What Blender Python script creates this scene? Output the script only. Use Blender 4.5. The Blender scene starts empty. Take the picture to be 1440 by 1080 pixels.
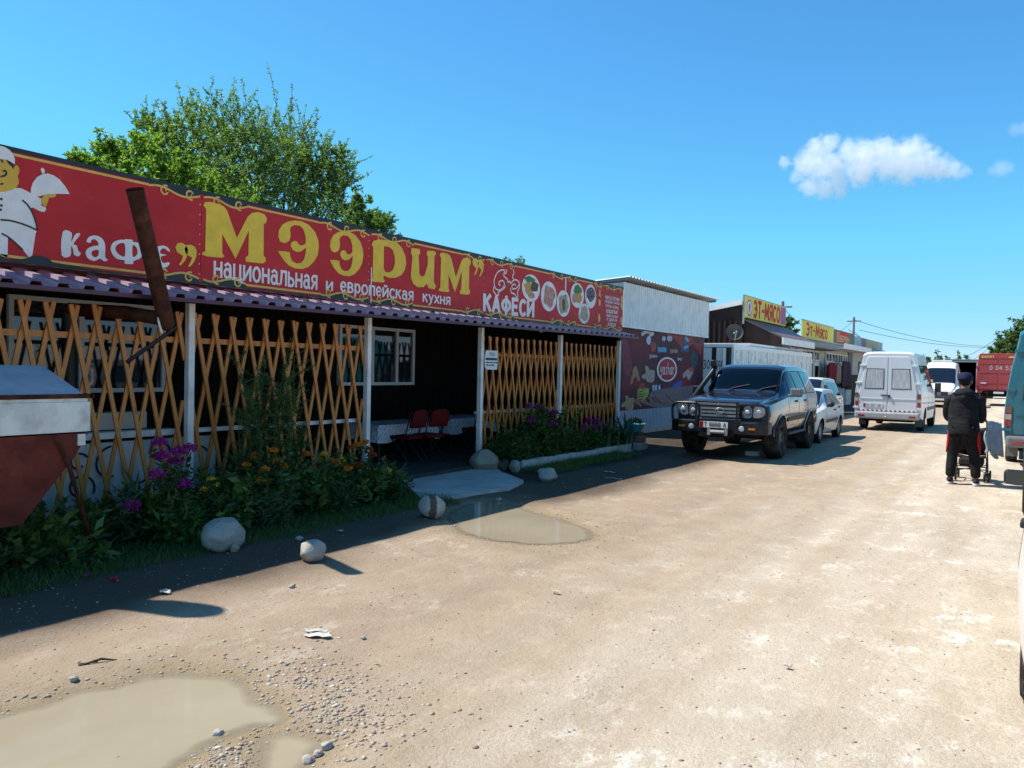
import bpy, bmesh, math, random
import numpy as np
from mathutils import Vector, Matrix, noise
from mathutils.geometry import tessellate_polygon
PI = math.pi
rnd = random.Random(7)
nrs = np.random.RandomState(11)
scn = bpy.context.scene
col = scn.collection

# ------------------------------------------------------------------ camera
FPX = 1109.0                       # focal length in pixels of a 1440 x 1080 frame
EYE = Vector((0, 0, 1.72))
YAW, PITCH, ROLL = math.radians(32.977), math.radians(1.1404), math.radians(1.2)
cF = Vector((-math.sin(YAW) * math.cos(PITCH), math.cos(YAW) * math.cos(PITCH), -math.sin(PITCH)))
r0 = Vector((math.cos(YAW), math.sin(YAW), 0)); u0 = r0.cross(cF)
cR = r0 * math.cos(ROLL) + u0 * math.sin(ROLL)
cU = -r0 * math.sin(ROLL) + u0 * math.cos(ROLL)
cam_d = bpy.data.cameras.new('camera'); cam = bpy.data.objects.new('camera', cam_d); col.objects.link(cam)
M = Matrix((cR, cU, -cF)).transposed().to_4x4(); M.translation = EYE
cam.matrix_world = M
cam_d.sensor_width = 36; cam_d.lens = 36 * FPX / 1440; cam_d.clip_end = 6000; cam_d.clip_start = .05
scn.camera = cam

# ------------------------------------------------------------------ light
SUNH = Vector((.69, .17, -1.0))    # travel of the sunlight per metre of fall
sun_el = math.atan2(1, math.hypot(.69, .17))
w = bpy.data.worlds.new('World'); scn.world = w; w.use_nodes = True
nt = w.node_tree; bg = nt.nodes['Background']
sky = nt.nodes.new('ShaderNodeTexSky'); sky.sky_type = 'NISHITA'; sky.sun_disc = False
sky.sun_elevation = sun_el
sky.sun_rotation = math.atan2(-.69, -.17)      # clockwise from +Y
sky.altitude = 500; sky.air_density = 1.0; sky.dust_density = 0.0; sky.ozone_density = 10
hs = nt.nodes.new('ShaderNodeMix'); hs.data_type = 'RGBA'; hs.blend_type = 'MULTIPLY'; hs.inputs[0].default_value = 1
hs.inputs[7].default_value = (.56, 1.01, .99, 1)        # the phone's vivid rendering of a clear highland sky
nt.links.new(sky.outputs[0], hs.inputs[6])
sp_, cb_ = nt.nodes.new('ShaderNodeSeparateColor'), nt.nodes.new('ShaderNodeCombineColor'); nt.links.new(hs.outputs[2], sp_.inputs[0])
nt.links.new(sp_.outputs[0], cb_.inputs[0])
for i_, knee in ((1, 3.2), (2, 4.4)):                     # soft shoulder, as a phone compresses highlights
    ma = nt.nodes.new('ShaderNodeMath'); ma.operation = 'MULTIPLY_ADD'; ma.inputs[1].default_value = .3; ma.inputs[2].default_value = .7 * knee
    mi_ = nt.nodes.new('ShaderNodeMath'); mi_.operation = 'MINIMUM'
    nt.links.new(sp_.outputs[i_], ma.inputs[0]); nt.links.new(sp_.outputs[i_], mi_.inputs[0]); nt.links.new(ma.outputs[0], mi_.inputs[1]); nt.links.new(mi_.outputs[0], cb_.inputs[i_])
nt.links.new(cb_.outputs[0], bg.inputs[0])
bg.inputs[1].default_value = .145
sl = bpy.data.lights.new('sun', 'SUN'); sl.energy = 5.0; sl.angle = math.radians(.53); sl.color = (1, .955, .88)
so = bpy.data.objects.new('sun', sl); col.objects.link(so)
so.rotation_euler = SUNH.to_track_quat('-Z', 'Y').to_euler(); so.location = (-20, -5, 30)
vs = scn.view_settings; vs.view_transform = 'Standard'; vs.look = 'None'; vs.gamma = 1; vs.use_curve_mapping = False
vs.exposure = .55
scn.render.engine = 'CYCLES'
cy = scn.cycles; cy.use_denoising = True; cy.max_bounces = 8; cy.diffuse_bounces = 3; cy.glossy_bounces = 3
cy.transmission_bounces = 6; cy.transparent_max_bounces = 12; cy.volume_bounces = 5; cy.sample_clamp_indirect = 6
cy.volume_step_rate = 1.0; cy.volume_max_steps = 96

# ------------------------------------------------------------------ sight lines (photo pixel -> place)
def ray(px, py): return (cF * FPX + cR * (px - 720) + cU * (540 - py)).normalized()
def on_z(px, py, z=0.0):
    d = ray(px, py); return EYE + d * ((z - EYE.z) / d.z)
def on_x(px, py, x):
    d = ray(px, py); return EYE + d * ((x - EYE.x) / d.x)
def on_y(px, py, y):
    d = ray(px, py); return EYE + d * ((y - EYE.y) / d.y)

# ------------------------------------------------------------------ things, parts
OFF = {}
def thing(name, label, cat, loc=(0, 0, 0), rz=0, group=None, kind=None):
    o = bpy.data.objects.new(name, None); col.objects.link(o)
    o.empty_display_size = .1
    o.location = loc; o.rotation_euler = (0, 0, rz); tag(o, label, cat, group, kind)
    OFF[o.name] = Vector(loc) if rz == 0 else Vector((0, 0, 0))
    return o
def local_thing(name, label, cat, loc, rz=0, group=None):
    o = thing(name, label, cat, loc, rz, group); OFF[o.name] = Vector((0, 0, 0)); return o
def tag(o, label=None, cat=None, group=None, kind=None):
    if label: o['label'] = label
    if cat: o['category'] = cat
    if group: o['group'] = group
    if kind: o['kind'] = kind
    return o
def copy_tree(o, parent=None):
    c = o.copy(); col.objects.link(c); OFF[c.name] = Vector((0, 0, 0))
    if parent: c.parent = parent
    for ch in list(o.children): copy_tree(ch, c)
    return c
def unit(v): return Vector(v).normalized()

class MB:
    def __init__(s): s.v = []; s.f = []; s.s = []; s.m = []
    def add(s, vs, fs, smooth=False, mi=0):
        b = len(s.v); s.v.extend([tuple(p) for p in vs])
        for f in fs: s.f.append([i + b for i in f]); s.s.append(smooth); s.m.append(mi)
        return s
    def box(s, c, d, rz=0, mi=0, rot=None):
        hx, hy, hz = d[0] / 2, d[1] / 2, d[2] / 2
        R = rot if rot is not None else Matrix.Rotation(rz, 3, 'Z'); c = Vector(c)
        vs = [c + R @ Vector((x * hx, y * hy, z * hz)) for z in (-1, 1) for y in (-1, 1) for x in (-1, 1)]
        return s.add(vs, [(0, 2, 3, 1), (4, 5, 7, 6), (0, 1, 5, 4), (2, 6, 7, 3), (0, 4, 6, 2), (1, 3, 7, 5)], mi=mi)
    def span(s, a, b, mi=0):
        return s.box([(a[i] + b[i]) / 2 for i in range(3)], [abs(b[i] - a[i]) for i in range(3)], mi=mi)
    def bar(s, p, q, wd, ht, up=(0, 0, 1), mi=0):
        p, q = Vector(p), Vector(q); d = (q - p); L = d.length; d.normalize()
        u = Vector(up); sd = d.cross(u)
        if sd.length < 1e-4: sd = d.cross(Vector((1, 0, 0)))
        sd.normalize(); u = sd.cross(d)
        R = Matrix((sd, d, u)).transposed()
        return s.box((p + q) / 2, (wd, L, ht), rot=R, mi=mi)
    def tube(s, pts, r, n=8, caps=True, mi=0, smooth=True):
        pts = [Vector(p) for p in pts]; k = len(pts); rr = r if isinstance(r, (list, tuple)) else [r] * k
        t0 = (pts[1] - pts[0]).normalized(); a = t0.orthogonal().normalized(); vs = []
        for i, p in enumerate(pts):
            t = (pts[min(i + 1, k - 1)] - pts[max(i - 1, 0)]).normalized()
            a = (a - t * a.dot(t)); a = a.normalized() if a.length > 1e-6 else t.orthogonal().normalized(); b = t.cross(a)
            for j in range(n):
                th = 2 * PI * j / n; vs.append(p + (a * math.cos(th) + b * math.sin(th)) * rr[i])
        fs = [(i * n + j, i * n + (j + 1) % n, (i + 1) * n + (j + 1) % n, (i + 1) * n + j) for i in range(k - 1) for j in range(n)]
        s.add(vs, fs, smooth, mi)
        if caps:
            b = len(s.v) - len(vs)
            s.f.append([b + j for j in range(n)][::-1]); s.s.append(False); s.m.append(mi)
            s.f.append([b + (k - 1) * n + j for j in range(n)]); s.s.append(False); s.m.append(mi)
        return s
    def lathe(s, prof, n=24, T=None, mi=0, smooth=True):
        T = T or Matrix.Identity(4); k = len(prof)
        vs = [T @ Vector((r * math.cos(2 * PI * j / n), r * math.sin(2 * PI * j / n), z)) for (r, z) in prof for j in range(n)]
        fs = [(i * n + j, i * n + (j + 1) % n, (i + 1) * n + (j + 1) % n, (i + 1) * n + j) for i in range(k - 1) for j in range(n)]
        return s.add(vs, fs, smooth, mi)
    def grid(s, fn, nu, nv, smooth=True, mi=0, flip=False):
        vs = [fn(i / nu, j / nv) for i in range(nu + 1) for j in range(nv + 1)]
        q = nv + 1
        fs = [(i * q + j, (i + 1) * q + j, (i + 1) * q + j + 1, i * q + j + 1) for i in range(nu) for j in range(nv)]
        if flip: fs = [f[::-1] for f in fs]
        return s.add(vs, fs, smooth, mi)
    def ball(s, c, r, nu=12, nv=8, mi=0, wob=0, seed=0, R=None):
        c = Vector(c); r = (r, r, r) if isinstance(r, (int, float)) else r
        vs = []
        for i in range(nv + 1):
            for j in range(nu):
                th, ph = PI * i / nv, 2 * PI * j / nu
                d = Vector((math.sin(th) * math.cos(ph), math.sin(th) * math.sin(ph), math.cos(th)))
                k = 1 + wob * noise.noise(d * 1.3 + Vector((seed * 3.1, seed, 0))) + wob * .35 * noise.noise(d * 3.2 + Vector((seed, 5, 0)))
                p = Vector((d.x * r[0], d.y * r[1], d.z * r[2])) * k
                vs.append(c + (R @ p if R is not None else p))
        fs = [(i * nu + j, (i + 1) * nu + j, (i + 1) * nu + (j + 1) % nu, i * nu + (j + 1) % nu) for i in range(nv) for j in range(nu)]
        return s.add(vs, fs, True, mi)
    def prism(s, poly, fn, d0, d1, holes=(), mi=0):
        loops = [list(poly)] + [list(h) for h in holes]
        tri = tessellate_polygon([[Vector((p[0], p[1], 0)) for p in L] for L in loops])
        flat = [p for L in loops for p in L]; n = len(flat)
        vs = [fn(p[0], p[1], d0) for p in flat] + [fn(p[0], p[1], d1) for p in flat]
        fs = []
        for t in tri:
            a, b, c = [flat[i] for i in t]
            ar = (b[0] - a[0]) * (c[1] - a[1]) - (b[1] - a[1]) * (c[0] - a[0])
            t = t if ar > 0 else t[::-1]
            fs.append([i + n for i in t]); fs.append([i for i in t][::-1])
        b = 0
        for L in loops:
            k = len(L)
            for i in range(k): fs.append((b + i, b + (i + 1) % k, b + (i + 1) % k + n, b + i + n))
            b += k
        return s.add(vs, fs, False, mi)
    def build(s, name, mat, parent=None, bevel=0, auto=40, kind=None, label=None, fixn=False):
        off = OFF.get(parent.name, Vector((0, 0, 0))) if parent else Vector((0, 0, 0))
        me = bpy.data.meshes.new(name)
        vs = s.v if off.length == 0 else [(p[0] - off.x, p[1] - off.y, p[2] - off.z) for p in s.v]
        me.from_pydata(vs, [], s.f)
        me.polygons.foreach_set('use_smooth', s.s)
        mats = mat if isinstance(mat, (list, tuple)) else [mat]
        for m_ in mats: me.materials.append(m_)
        if len(mats) > 1: me.polygons.foreach_set('material_index', s.m)
        me.update()
        if fixn:
            bm = bmesh.new(); bm.from_mesh(me); bmesh.ops.recalc_face_normals(bm, faces=bm.faces); bm.to_mesh(me); bm.free()
        if any(s.s): me.set_sharp_from_angle(angle=math.radians(auto))
        o = bpy.data.objects.new(name, me); col.objects.link(o)
        if parent: o.parent = parent; OFF[o.name] = off
        if bevel:
            b = o.modifiers.new('bevel', 'BEVEL'); b.width = bevel; b.segments = 2; b.limit_method = 'ANGLE'; b.angle_limit = .6
        if kind: o['kind'] = kind
        if label: o['label'] = label
        return o
def wplace(o, loc):            # move a top-level mesh's origin to loc, geometry stays
    loc = Vector(loc); o.data.transform(Matrix.Translation(-loc)); o.location = loc; return o

def fast_mesh(name, verts, quads, mat, parent=None, kind=None, mi=None, smooth=False):
    """verts (n,3) array, quads (m,k) array"""
    off = OFF.get(parent.name, Vector((0, 0, 0))) if parent else Vector((0, 0, 0))
    v = np.asarray(verts, dtype=np.float32) - np.array(off[:], dtype=np.float32)
    q = np.asarray(quads, dtype=np.int32); k = q.shape[1]
    me = bpy.data.meshes.new(name)
    me.vertices.add(len(v)); me.vertices.foreach_set('co', v.ravel())
    me.loops.add(q.size); me.loops.foreach_set('vertex_index', q.ravel())
    me.polygons.add(len(q)); me.polygons.foreach_set('loop_start', np.arange(len(q), dtype=np.int32) * k)
    mats = mat if isinstance(mat, (list, tuple)) else [mat]
    for m_ in mats: me.materials.append(m_)
    if mi is not None: me.polygons.foreach_set('material_index', np.asarray(mi, dtype=np.int32))
    if smooth: me.polygons.foreach_set('use_smooth', np.ones(len(q), dtype=bool))
    me.update(calc_edges=True); me.validate()
    o = bpy.data.objects.new(name, me); col.objects.link(o)
    if parent: o.parent = parent; OFF[o.name] = off
    if kind: o['kind'] = kind
    return o

# ------------------------------------------------------------------ materials
class NT:
    def __init__(s, name):
        s.m = bpy.data.materials.new(name); s.m.use_nodes = True; s.t = s.m.node_tree
        s.b = s.t.nodes['Principled BSDF']; s.out = s.t.nodes['Material Output']
        s.tc = None
    def n(s, typ, **kw):
        x = s.t.nodes.new('ShaderNode' + typ)
        for k, v in kw.items():
            if k in x.inputs.keys(): x.inputs[k].default_value = v
            else: setattr(x, k, v)
        return x
    def l(s, a, b): s.t.links.new(a, b)
    def co(s, which='Object'):
        if s.tc is None: s.tc = s.n('TexCoord')
        return s.tc.outputs[which]
    def pos(s):
        return s.n('NewGeometry').outputs['Position']
    def noise(s, vec, scale, detail=4, rough=.55, stretch=None):
        if stretch:
            mp = s.n('Mapping'); mp.inputs['Scale'].default_value = stretch; s.l(vec, mp.inputs[0]); vec = mp.outputs[0]
        x = s.n('TexNoise'); x.inputs['Scale'].default_value = scale; x.inputs['Detail'].default_value = detail
        x.inputs['Roughness'].default_value = rough; s.l(vec, x.inputs['Vector']); return x.outputs['Fac']
    def ramp(s, fac, stops):
        x = s.n('ValToRGB'); e = x.color_ramp.elements
        while len(e) < len(stops): e.new(.5)
        for i, (p, c) in enumerate(stops):
            e[i].position = p; e[i].color = tuple(c) + (1,) if not isinstance(c, (int, float)) else (c, c, c, 1)
        s.l(fac, x.inputs[0]); return x.outputs[0]
    def mix(s, fac, a, b, mode='MIX'):
        x = s.n('Mix', data_type='RGBA', blend_type=mode)
        for sock, v in ((x.inputs[0], fac), (x.inputs[6], a), (x.inputs[7], b)):
            if hasattr(v, 'is_linked') or isinstance(v, bpy.types.NodeSocket): s.l(v, sock)
            elif isinstance(v, (int, float)): sock.default_value = v
            else: sock.default_value = tuple(v) + (1,) if len(v) == 3 else v
        return x.outputs[2]
    def math(s, op, a, b=None, c=None, clamp=False):
        x = s.n('Math', operation=op, use_clamp=clamp)
        for i, v in enumerate((a, b, c)):
            if v is None: continue
            if isinstance(v, bpy.types.NodeSocket): s.l(v, x.inputs[i])
            else: x.inputs[i].default_value = v
        return x.outputs[0]
    def bump(s, h, strength=.3, dist=.02):
        x = s.n('Bump'); x.inputs['Strength'].default_value = strength; x.inputs['Distance'].default_value = dist
        s.l(h, x.inputs['Height']); s.l(x.outputs[0], s.b.inputs['Normal'])
    def base(s, c):
        if isinstance(c, bpy.types.NodeSocket): s.l(c, s.b.inputs['Base Color'])
        else: s.b.inputs['Base Color'].default_value = tuple(c) + (1,)

def pmat(name, c, rough=.6, metal=0, var=0, vs=4, bump=0, bs=60, coat=0, dirt=None, stretch=None, spec=.5, bdist=.01):
    """plain procedural material: colour with noise variation, optional dirt and bump"""
    T = NT(name); T.b.inputs['Roughness'].default_value = rough; T.b.inputs['Metallic'].default_value = metal
    if rough > .55: spec = min(spec, .18)
    T.b.inputs['Coat Weight'].default_value = coat; T.b.inputs['Coat Roughness'].default_value = .06
    T.b.inputs['Specular IOR Level'].default_value = spec
    out = None
    if var:
        n_ = T.noise(T.co(), vs, 5, .6, stretch)
        out = T.ramp(n_, [(.3, [x * (1 - var) for x in c]), (.7, [min(1, x * (1 + var)) for x in c])])
    if dirt:
        dc, amt, ds = dirt
        n2 = T.noise(T.co(), ds, 6, .65)
        f = T.ramp(n2, [(.45, 0.0), (.75, float(amt))])
        out = T.mix(f, out if out is not None else c, dc)
        rr = T.math('MULTIPLY_ADD', f, .4, rough, clamp=True); T.l(rr, T.b.inputs['Roughness'])
    T.base(out if out is not None else c)
    if bump: T.bump(T.noise(T.co(), bs, 5, .6, stretch), bump, bdist)
    return T.m
def leafmat(name, c1, c2, trans=.35, sc=2.0, rough=.5):
    T = NT(name)
    g = T.n('NewGeometry')
    rp = g.outputs['Random Per Island']
    c = T.ramp(rp, [(0, c1), (1, c2)])
    T.base(c); T.b.inputs['Roughness'].default_value = rough
    tr = T.n('BsdfTranslucent'); cc = T.mix(1.0, c, (1.6, 1.9, .7), 'MULTIPLY'); T.l(cc, tr.inputs[0])
    ms = T.n('MixShader'); ms.inputs[0].default_value = trans
    T.l(T.b.outputs[0], ms.inputs[1]); T.l(tr.outputs[0], ms.inputs[2]); T.l(ms.outputs[0], T.out.inputs[0])
    return T.m
# ------------------------------------------------------------------ ground
def poly_world(pts): return [(p.x, p.y) for p in (on_z(a, b) for a, b in pts)]
PUD1 = poly_world([(-60,1018),(0,1000),(42,989),(104,970),(167,958),(208,947),(250,941),(292,945),(329,950),(354,960),(367,981),(390,989),(396,1006),(390,1016),(354,1018),(333,1027),(308,1039),(287,1052),(258,1070),(236,1085),(190,1130),(0,1170),(-90,1150)])
PUD2 = poly_world([(367,1035),(400,1022),(437,1025),(462,1037),(458,1047),(433,1064),(422,1085),(395,1115),(355,1110),(358,1080),(354,1056)])
PUD3 = poly_world([(642,739),(626,728),(640,713),(665,704),(700,702),(722,708),(742,716),(762,722),(785,727),(810,735),(825,742),(837,751),(832,757),(810,761),(772,764),(735,764),(700,759),(672,754),(647,747)])
WL = -.014
def sdpoly(P, X, Y):
    d = np.full(X.shape, 1e9); inside = np.zeros(X.shape, bool); n = len(P)
    for i in range(n):
        (ax, ay), (bx, by) = P[i], P[(i + 1) % n]
        ex, ey = bx - ax, by - ay; L = ex * ex + ey * ey + 1e-12
        t = np.clip(((X - ax) * ex + (Y - ay) * ey) / L, 0, 1)
        d = np.minimum(d, np.hypot(X - ax - t * ex, Y - ay - t * ey))
        c = ((ay > Y) != (by > Y)); xi = ax + (Y - ay) * ex / (ey if abs(ey) > 1e-9 else 1e-9)
        inside ^= c & (X < xi)
    return np.where(inside, -d, d)
def vnoise(X, Y, seed=0):
    """smooth value noise on arrays"""
    xi, yi = np.floor(X).astype(int), np.floor(Y).astype(int); fx, fy = X - xi, Y - yi
    fx = fx * fx * (3 - 2 * fx); fy = fy * fy * (3 - 2 * fy)
    def h(a, b):
        n = (a * 374761393 + b * 668265263 + seed * 1442695041) & 0x7fffffff
        n = ((n ^ (n >> 13)) * 1274126177) & 0x7fffffff
        return ((n ^ (n >> 16)) & 0xffff) / 65535.0
    return (h(xi, yi) * (1 - fx) + h(xi + 1, yi) * fx) * (1 - fy) + (h(xi, yi + 1) * (1 - fx) + h(xi + 1, yi + 1) * fx) * fy
def fbm(X, Y, seed=0, o=4):
    s, a = 0, .5
    for k in range(o): s = s + a * vnoise(X * 2 ** k + 17.3 * k, Y * 2 ** k - 9.1 * k, seed + k); a *= .5
    return s
def sstep(a, b, x):
    t = np.clip((x - a) / (b - a), 0, 1); return t * t * (3 - 2 * t)
def ground_fields(X, Y):
    road = sstep(-6.6, -5.6, X)
    near = 1 - sstep(25, 60, Y)
    xr = X + .35 * np.sin(Y * .16) - .04 * Y * 0
    h = (fbm(X * .55, Y * .22, 3) - .47) * .05 * near + (fbm(X * 2.2, Y * 1.1, 9) - .47) * .022 * near
    rut = np.exp(-((xr + 3.1) / .22) ** 2) + np.exp(-((xr + 1.5) / .24) ** 2) + .7 * np.exp(-((xr + 2.3) / .16) ** 2) + .6 * np.exp(-((xr + 4.2) / .2) ** 2)
    h = h - .016 * rut * near * sstep(2, 4, Y)
    h = h + (fbm(X * 7, Y * 5, 21, 3) - .44) * .012 * near
    h = h * (.35 + .65 * road)
    sd = np.full(X.shape, 1e9)
    for P, s_ in ((PUD1, 1), (PUD2, 2), (PUD3, 3)): sd = np.minimum(sd, sdpoly(P, X, Y))
    sn = sd + (fbm(X * 5, Y * 5, 31, 4) - .47) * .10 - .02
    tgt = WL + np.clip(sn * .13, -.026, .03) + (fbm(X * 9, Y * 9, 41, 3) - .44) * .008
    k = 1 - sstep(.15, .8, sd)
    h = np.maximum(h, -.004 - .03 * (1 - k)) * (1 - k) + tgt * k
    wet = (1 - sstep(0.0, .16, sn + .1 * (fbm(X * 3, Y * 3, 77) - .5))) * .65 + .35 * (1 - sstep(.1, .75, sn + .7 * (fbm(X * 2.5, Y * 2.5, 79) - .5)))
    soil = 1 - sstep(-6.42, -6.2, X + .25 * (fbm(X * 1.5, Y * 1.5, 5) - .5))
    shade_damp = 1 - sstep(-5.5, -4.75, X + 1.1 * (fbm(X * .8, Y * .45, 55) - .5))  # moist strip by the cafe, its colour also darkened to deepen the shade
    shade_damp = shade_damp * (1 - sstep(18, 24, Y))
    wv = .30 * (fbm(X * .2, Y * .22, 61) - .5) * 2
    trk = np.zeros(X.shape)
    for c, w_, k in ((-3.05, .30, .8), (-2.35, .34, 1.0), (-1.62, .24, .7), (-.75, .2, .45), (-4.15, .28, .5)): trk = np.maximum(trk, k * np.exp(-((X + wv - c) / w_) ** 2))
    global TRK; TRK = trk
    return h, wet, soil, shade_damp, sd
def axis(segs):
    out = [segs[0][0]]
    for a, b, d in segs:
        n = max(1, int(round((b - a) / d))); out += list(a + (b - a) * (np.arange(n) + 1) / n)
    return np.array(out)
gx = axis([(-2500, -300, 550), (-300, -60, 60), (-60, -14, 5), (-14, -8, .5), (-8, .6, .055), (.6, 6, .4), (6, 60, 9), (60, 300, 60), (300, 2500, 550)])
gy = axis([(-2500, -300, 550), (-300, -40, 52), (-40, -4, 4), (-4, 1.2, .4), (1.2, 9, .055), (9, 16, .1), (16, 30, .25), (30, 70, 1), (70, 300, 20), (300, 3000, 540)])
GX, GY = np.meshgrid(gx, gy, indexing='ij')
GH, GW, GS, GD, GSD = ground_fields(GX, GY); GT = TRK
def gz(x, y):
    a = np.array([[float(x)]]); b = np.array([[float(y)]]); return float(ground_fields(a, b)[0][0, 0])
nx, ny = len(gx), len(gy)
ii, jj = np.meshgrid(np.arange(nx - 1), np.arange(ny - 1), indexing='ij'); b0 = (ii * ny + jj).ravel()
quads = np.stack([b0, b0 + ny, b0 + ny + 1, b0 + 1], 1)

def ground_mat():
    T = NT('dirt'); p = T.pos()
    def at(nm): return T.n('Attribute', attribute_name=nm).outputs['Fac']
    big = T.noise(p, .55, 6, .62); mid = T.noise(p, 2.6, 6, .65); st = T.noise(p, 1.5, 6, .62, (1.6, .3, 1))
    fine = T.noise(p, 60, 4, .7); grit = T.noise(p, 190, 3, .7)
    a = T.ramp(big, [(.32, (.46, .37, .265)), (.52, (.55, .455, .34)), (.7, (.63, .54, .42))])
    b = T.ramp(st, [(.38, (.44, .345, .24)), (.58, (.58, .485, .365))])
    c = T.mix(.45, a, b)
    pale = T.ramp(mid, [(.50, 0.0), (.62, 1.0)])
    pale2 = T.math('MULTIPLY', pale, T.ramp(T.noise(p, 11, 5, .7), [(.45, 0.0), (.6, 1.0)]))
    c = T.mix(T.math('MULTIPLY', pale2, .6), c, (.74, .67, .55))
    sx = T.n('SeparateXYZ'); T.l(p, sx.inputs[0])
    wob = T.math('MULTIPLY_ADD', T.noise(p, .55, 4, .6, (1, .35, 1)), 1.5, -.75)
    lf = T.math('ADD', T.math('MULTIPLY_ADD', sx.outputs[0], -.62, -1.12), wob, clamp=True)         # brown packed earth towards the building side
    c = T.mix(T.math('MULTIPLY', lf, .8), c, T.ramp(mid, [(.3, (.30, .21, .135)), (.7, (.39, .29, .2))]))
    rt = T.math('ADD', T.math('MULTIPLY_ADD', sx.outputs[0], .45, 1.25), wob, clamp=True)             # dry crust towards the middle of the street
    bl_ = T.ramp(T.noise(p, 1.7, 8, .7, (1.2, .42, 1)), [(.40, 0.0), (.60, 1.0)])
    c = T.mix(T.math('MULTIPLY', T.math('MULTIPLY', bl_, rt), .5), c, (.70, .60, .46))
    cr_ = T.ramp(T.noise(p, 3.4, 12, .8, (1.1, .6, 1)), [(.535, 0.0), (.575, 1.0)])
    cr2 = T.ramp(T.noise(p, 1.1, 5, .65), [(.44, 0.0), (.58, 1.0)])
    c = T.mix(T.math('MULTIPLY', T.math('MULTIPLY', cr_, cr2), T.math('MULTIPLY_ADD', rt, .65, .25)), c, (.86, .79, .68))
    tk = T.math('MULTIPLY', at('track'), T.ramp(T.noise(p, 2.2, 5, .7, (1.5, .35, 1)), [(.3, .25), (.62, 1.0)]))
    c = T.mix(T.math('MULTIPLY', tk, .85), c, T.ramp(mid, [(.3, (.36, .265, .17)), (.7, (.46, .35, .235))]))
    c = T.mix(T.ramp(fine, [(.35, .35), (.5, 0.0)]), c, (.27, .20, .14))
    c = T.mix(T.ramp(grit, [(.3, .5), (.45, 0.0)]), c, (.22, .17, .13))
    c = T.mix(T.ramp(grit, [(.62, 0.0), (.72, .55)]), c, (.74, .68, .6))
    c = T.mix(T.math('MULTIPLY', at('shade_damp'), .86), c, T.ramp(fine, [(.3, (.05, .034, .022)), (.7, (.095, .068, .046))]))  # moist soil tone with the building's shade painted in
    c = T.mix(T.math('MULTIPLY', at('wet'), .8), c, (.30, .225, .125))
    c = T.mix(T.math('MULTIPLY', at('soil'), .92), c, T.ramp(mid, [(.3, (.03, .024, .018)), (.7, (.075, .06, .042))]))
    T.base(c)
    T.l(T.math('MULTIPLY_ADD', at('wet'), -.45, .95, clamp=True), T.b.inputs['Roughness']); T.b.inputs['Specular IOR Level'].default_value = .12
    hgt = T.math('ADD', T.math('MULTIPLY', fine, .6), T.math('MULTIPLY', grit, .45))
    hgt = T.math('ADD', hgt, T.math('MULTIPLY', T.noise(p, 17, 5, .7), 1.1))
    T.bump(hgt, .75, .022); return T.m
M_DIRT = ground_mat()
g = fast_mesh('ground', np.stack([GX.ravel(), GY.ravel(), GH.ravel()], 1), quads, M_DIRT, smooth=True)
for nm, arr in (('wet', GW), ('soil', GS), ('shade_damp', GD), ('track', GT)):
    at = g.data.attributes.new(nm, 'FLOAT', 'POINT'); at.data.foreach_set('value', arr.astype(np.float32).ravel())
tag(g, kind='structure', label='pale dusty dirt street with tyre ruts and moist, shade-darkened edges')

def water_mat():
    T = NT('muddy water'); p = T.pos()
    c = T.ramp(T.noise(p, 1.3, 4, .5), [(.3, (.31, .26, .175)), (.7, (.37, .315, .22))]); T.base(c)
    T.b.inputs['Roughness'].default_value = .04; T.b.inputs['IOR'].default_value = 1.33
    T.bump(T.noise(p, 6, 2, .5), .02, .01)
    dp = T.n('Attribute', attribute_name='depth').outputs['Fac']; f = T.ramp(T.math('MULTIPLY', dp, 40.0), [(0.0, .12), (.55, .93)])
    tr = T.n('BsdfTransparent'); ms = T.n('MixShader'); T.l(f, ms.inputs[0]); T.l(tr.outputs[0], ms.inputs[1]); T.l(T.b.outputs[0], ms.inputs[2]); T.l(ms.outputs[0], T.out.inputs[0]); return T.m
M_WATER = water_mat()
def expand(P, d):
    cx, cy_ = sum(p[0] for p in P) / len(P), sum(p[1] for p in P) / len(P)
    return [(cx + (x - cx) * (1 + d / math.hypot(x - cx, y - cy_)), cy_ + (y - cy_) * (1 + d / math.hypot(x - cx, y - cy_))) for x, y in P]
for P, lab in ((PUD1, 'largest muddy puddle with pebbled shore in the foreground'), (PUD2, 'small muddy puddle lobe beside the pebbles, close to the big puddle'), (PUD3, 'muddy puddle in front of the concrete entry pad')):
    xs_ = np.arange(min(p[0] for p in P) - .14, max(p[0] for p in P) + .14, .03); ys_ = np.arange(min(p[1] for p in P) - .14, max(p[1] for p in P) + .14, .03)
    X_, Y_ = np.meshgrid(xs_, ys_, indexing='ij'); D_ = WL - ground_fields(X_, Y_)[0]; sp = sdpoly(P, X_, Y_); own = (sp < .16) & (sp <= np.minimum.reduce([sdpoly(Q_, X_, Y_) for Q_ in (PUD1, PUD2, PUD3)]) + 1e-9)
    D_ = np.where(own, D_, -.02); n_ = len(ys_); i_, j_ = np.meshgrid(np.arange(len(xs_) - 1), np.arange(n_ - 1), indexing='ij'); q0 = (i_ * n_ + j_).ravel()
    Q = np.stack([q0, q0 + n_, q0 + n_ + 1, q0 + 1], 1); Q = Q[(D_.ravel()[Q] > -.004).any(1) & own.ravel()[Q].all(1)]
    used, inv = np.unique(Q, return_inverse=True); dv = D_.ravel()[used]
    o = fast_mesh('puddle_water', np.stack([X_.ravel()[used], Y_.ravel()[used], np.full(len(used), WL)], 1), inv.reshape(-1, 4), M_WATER, smooth=True)
    at = o.data.attributes.new('depth', 'FLOAT', 'POINT'); at.data.foreach_set('value', dv.astype(np.float32)); tag(o, lab, kind='structure')

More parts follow.
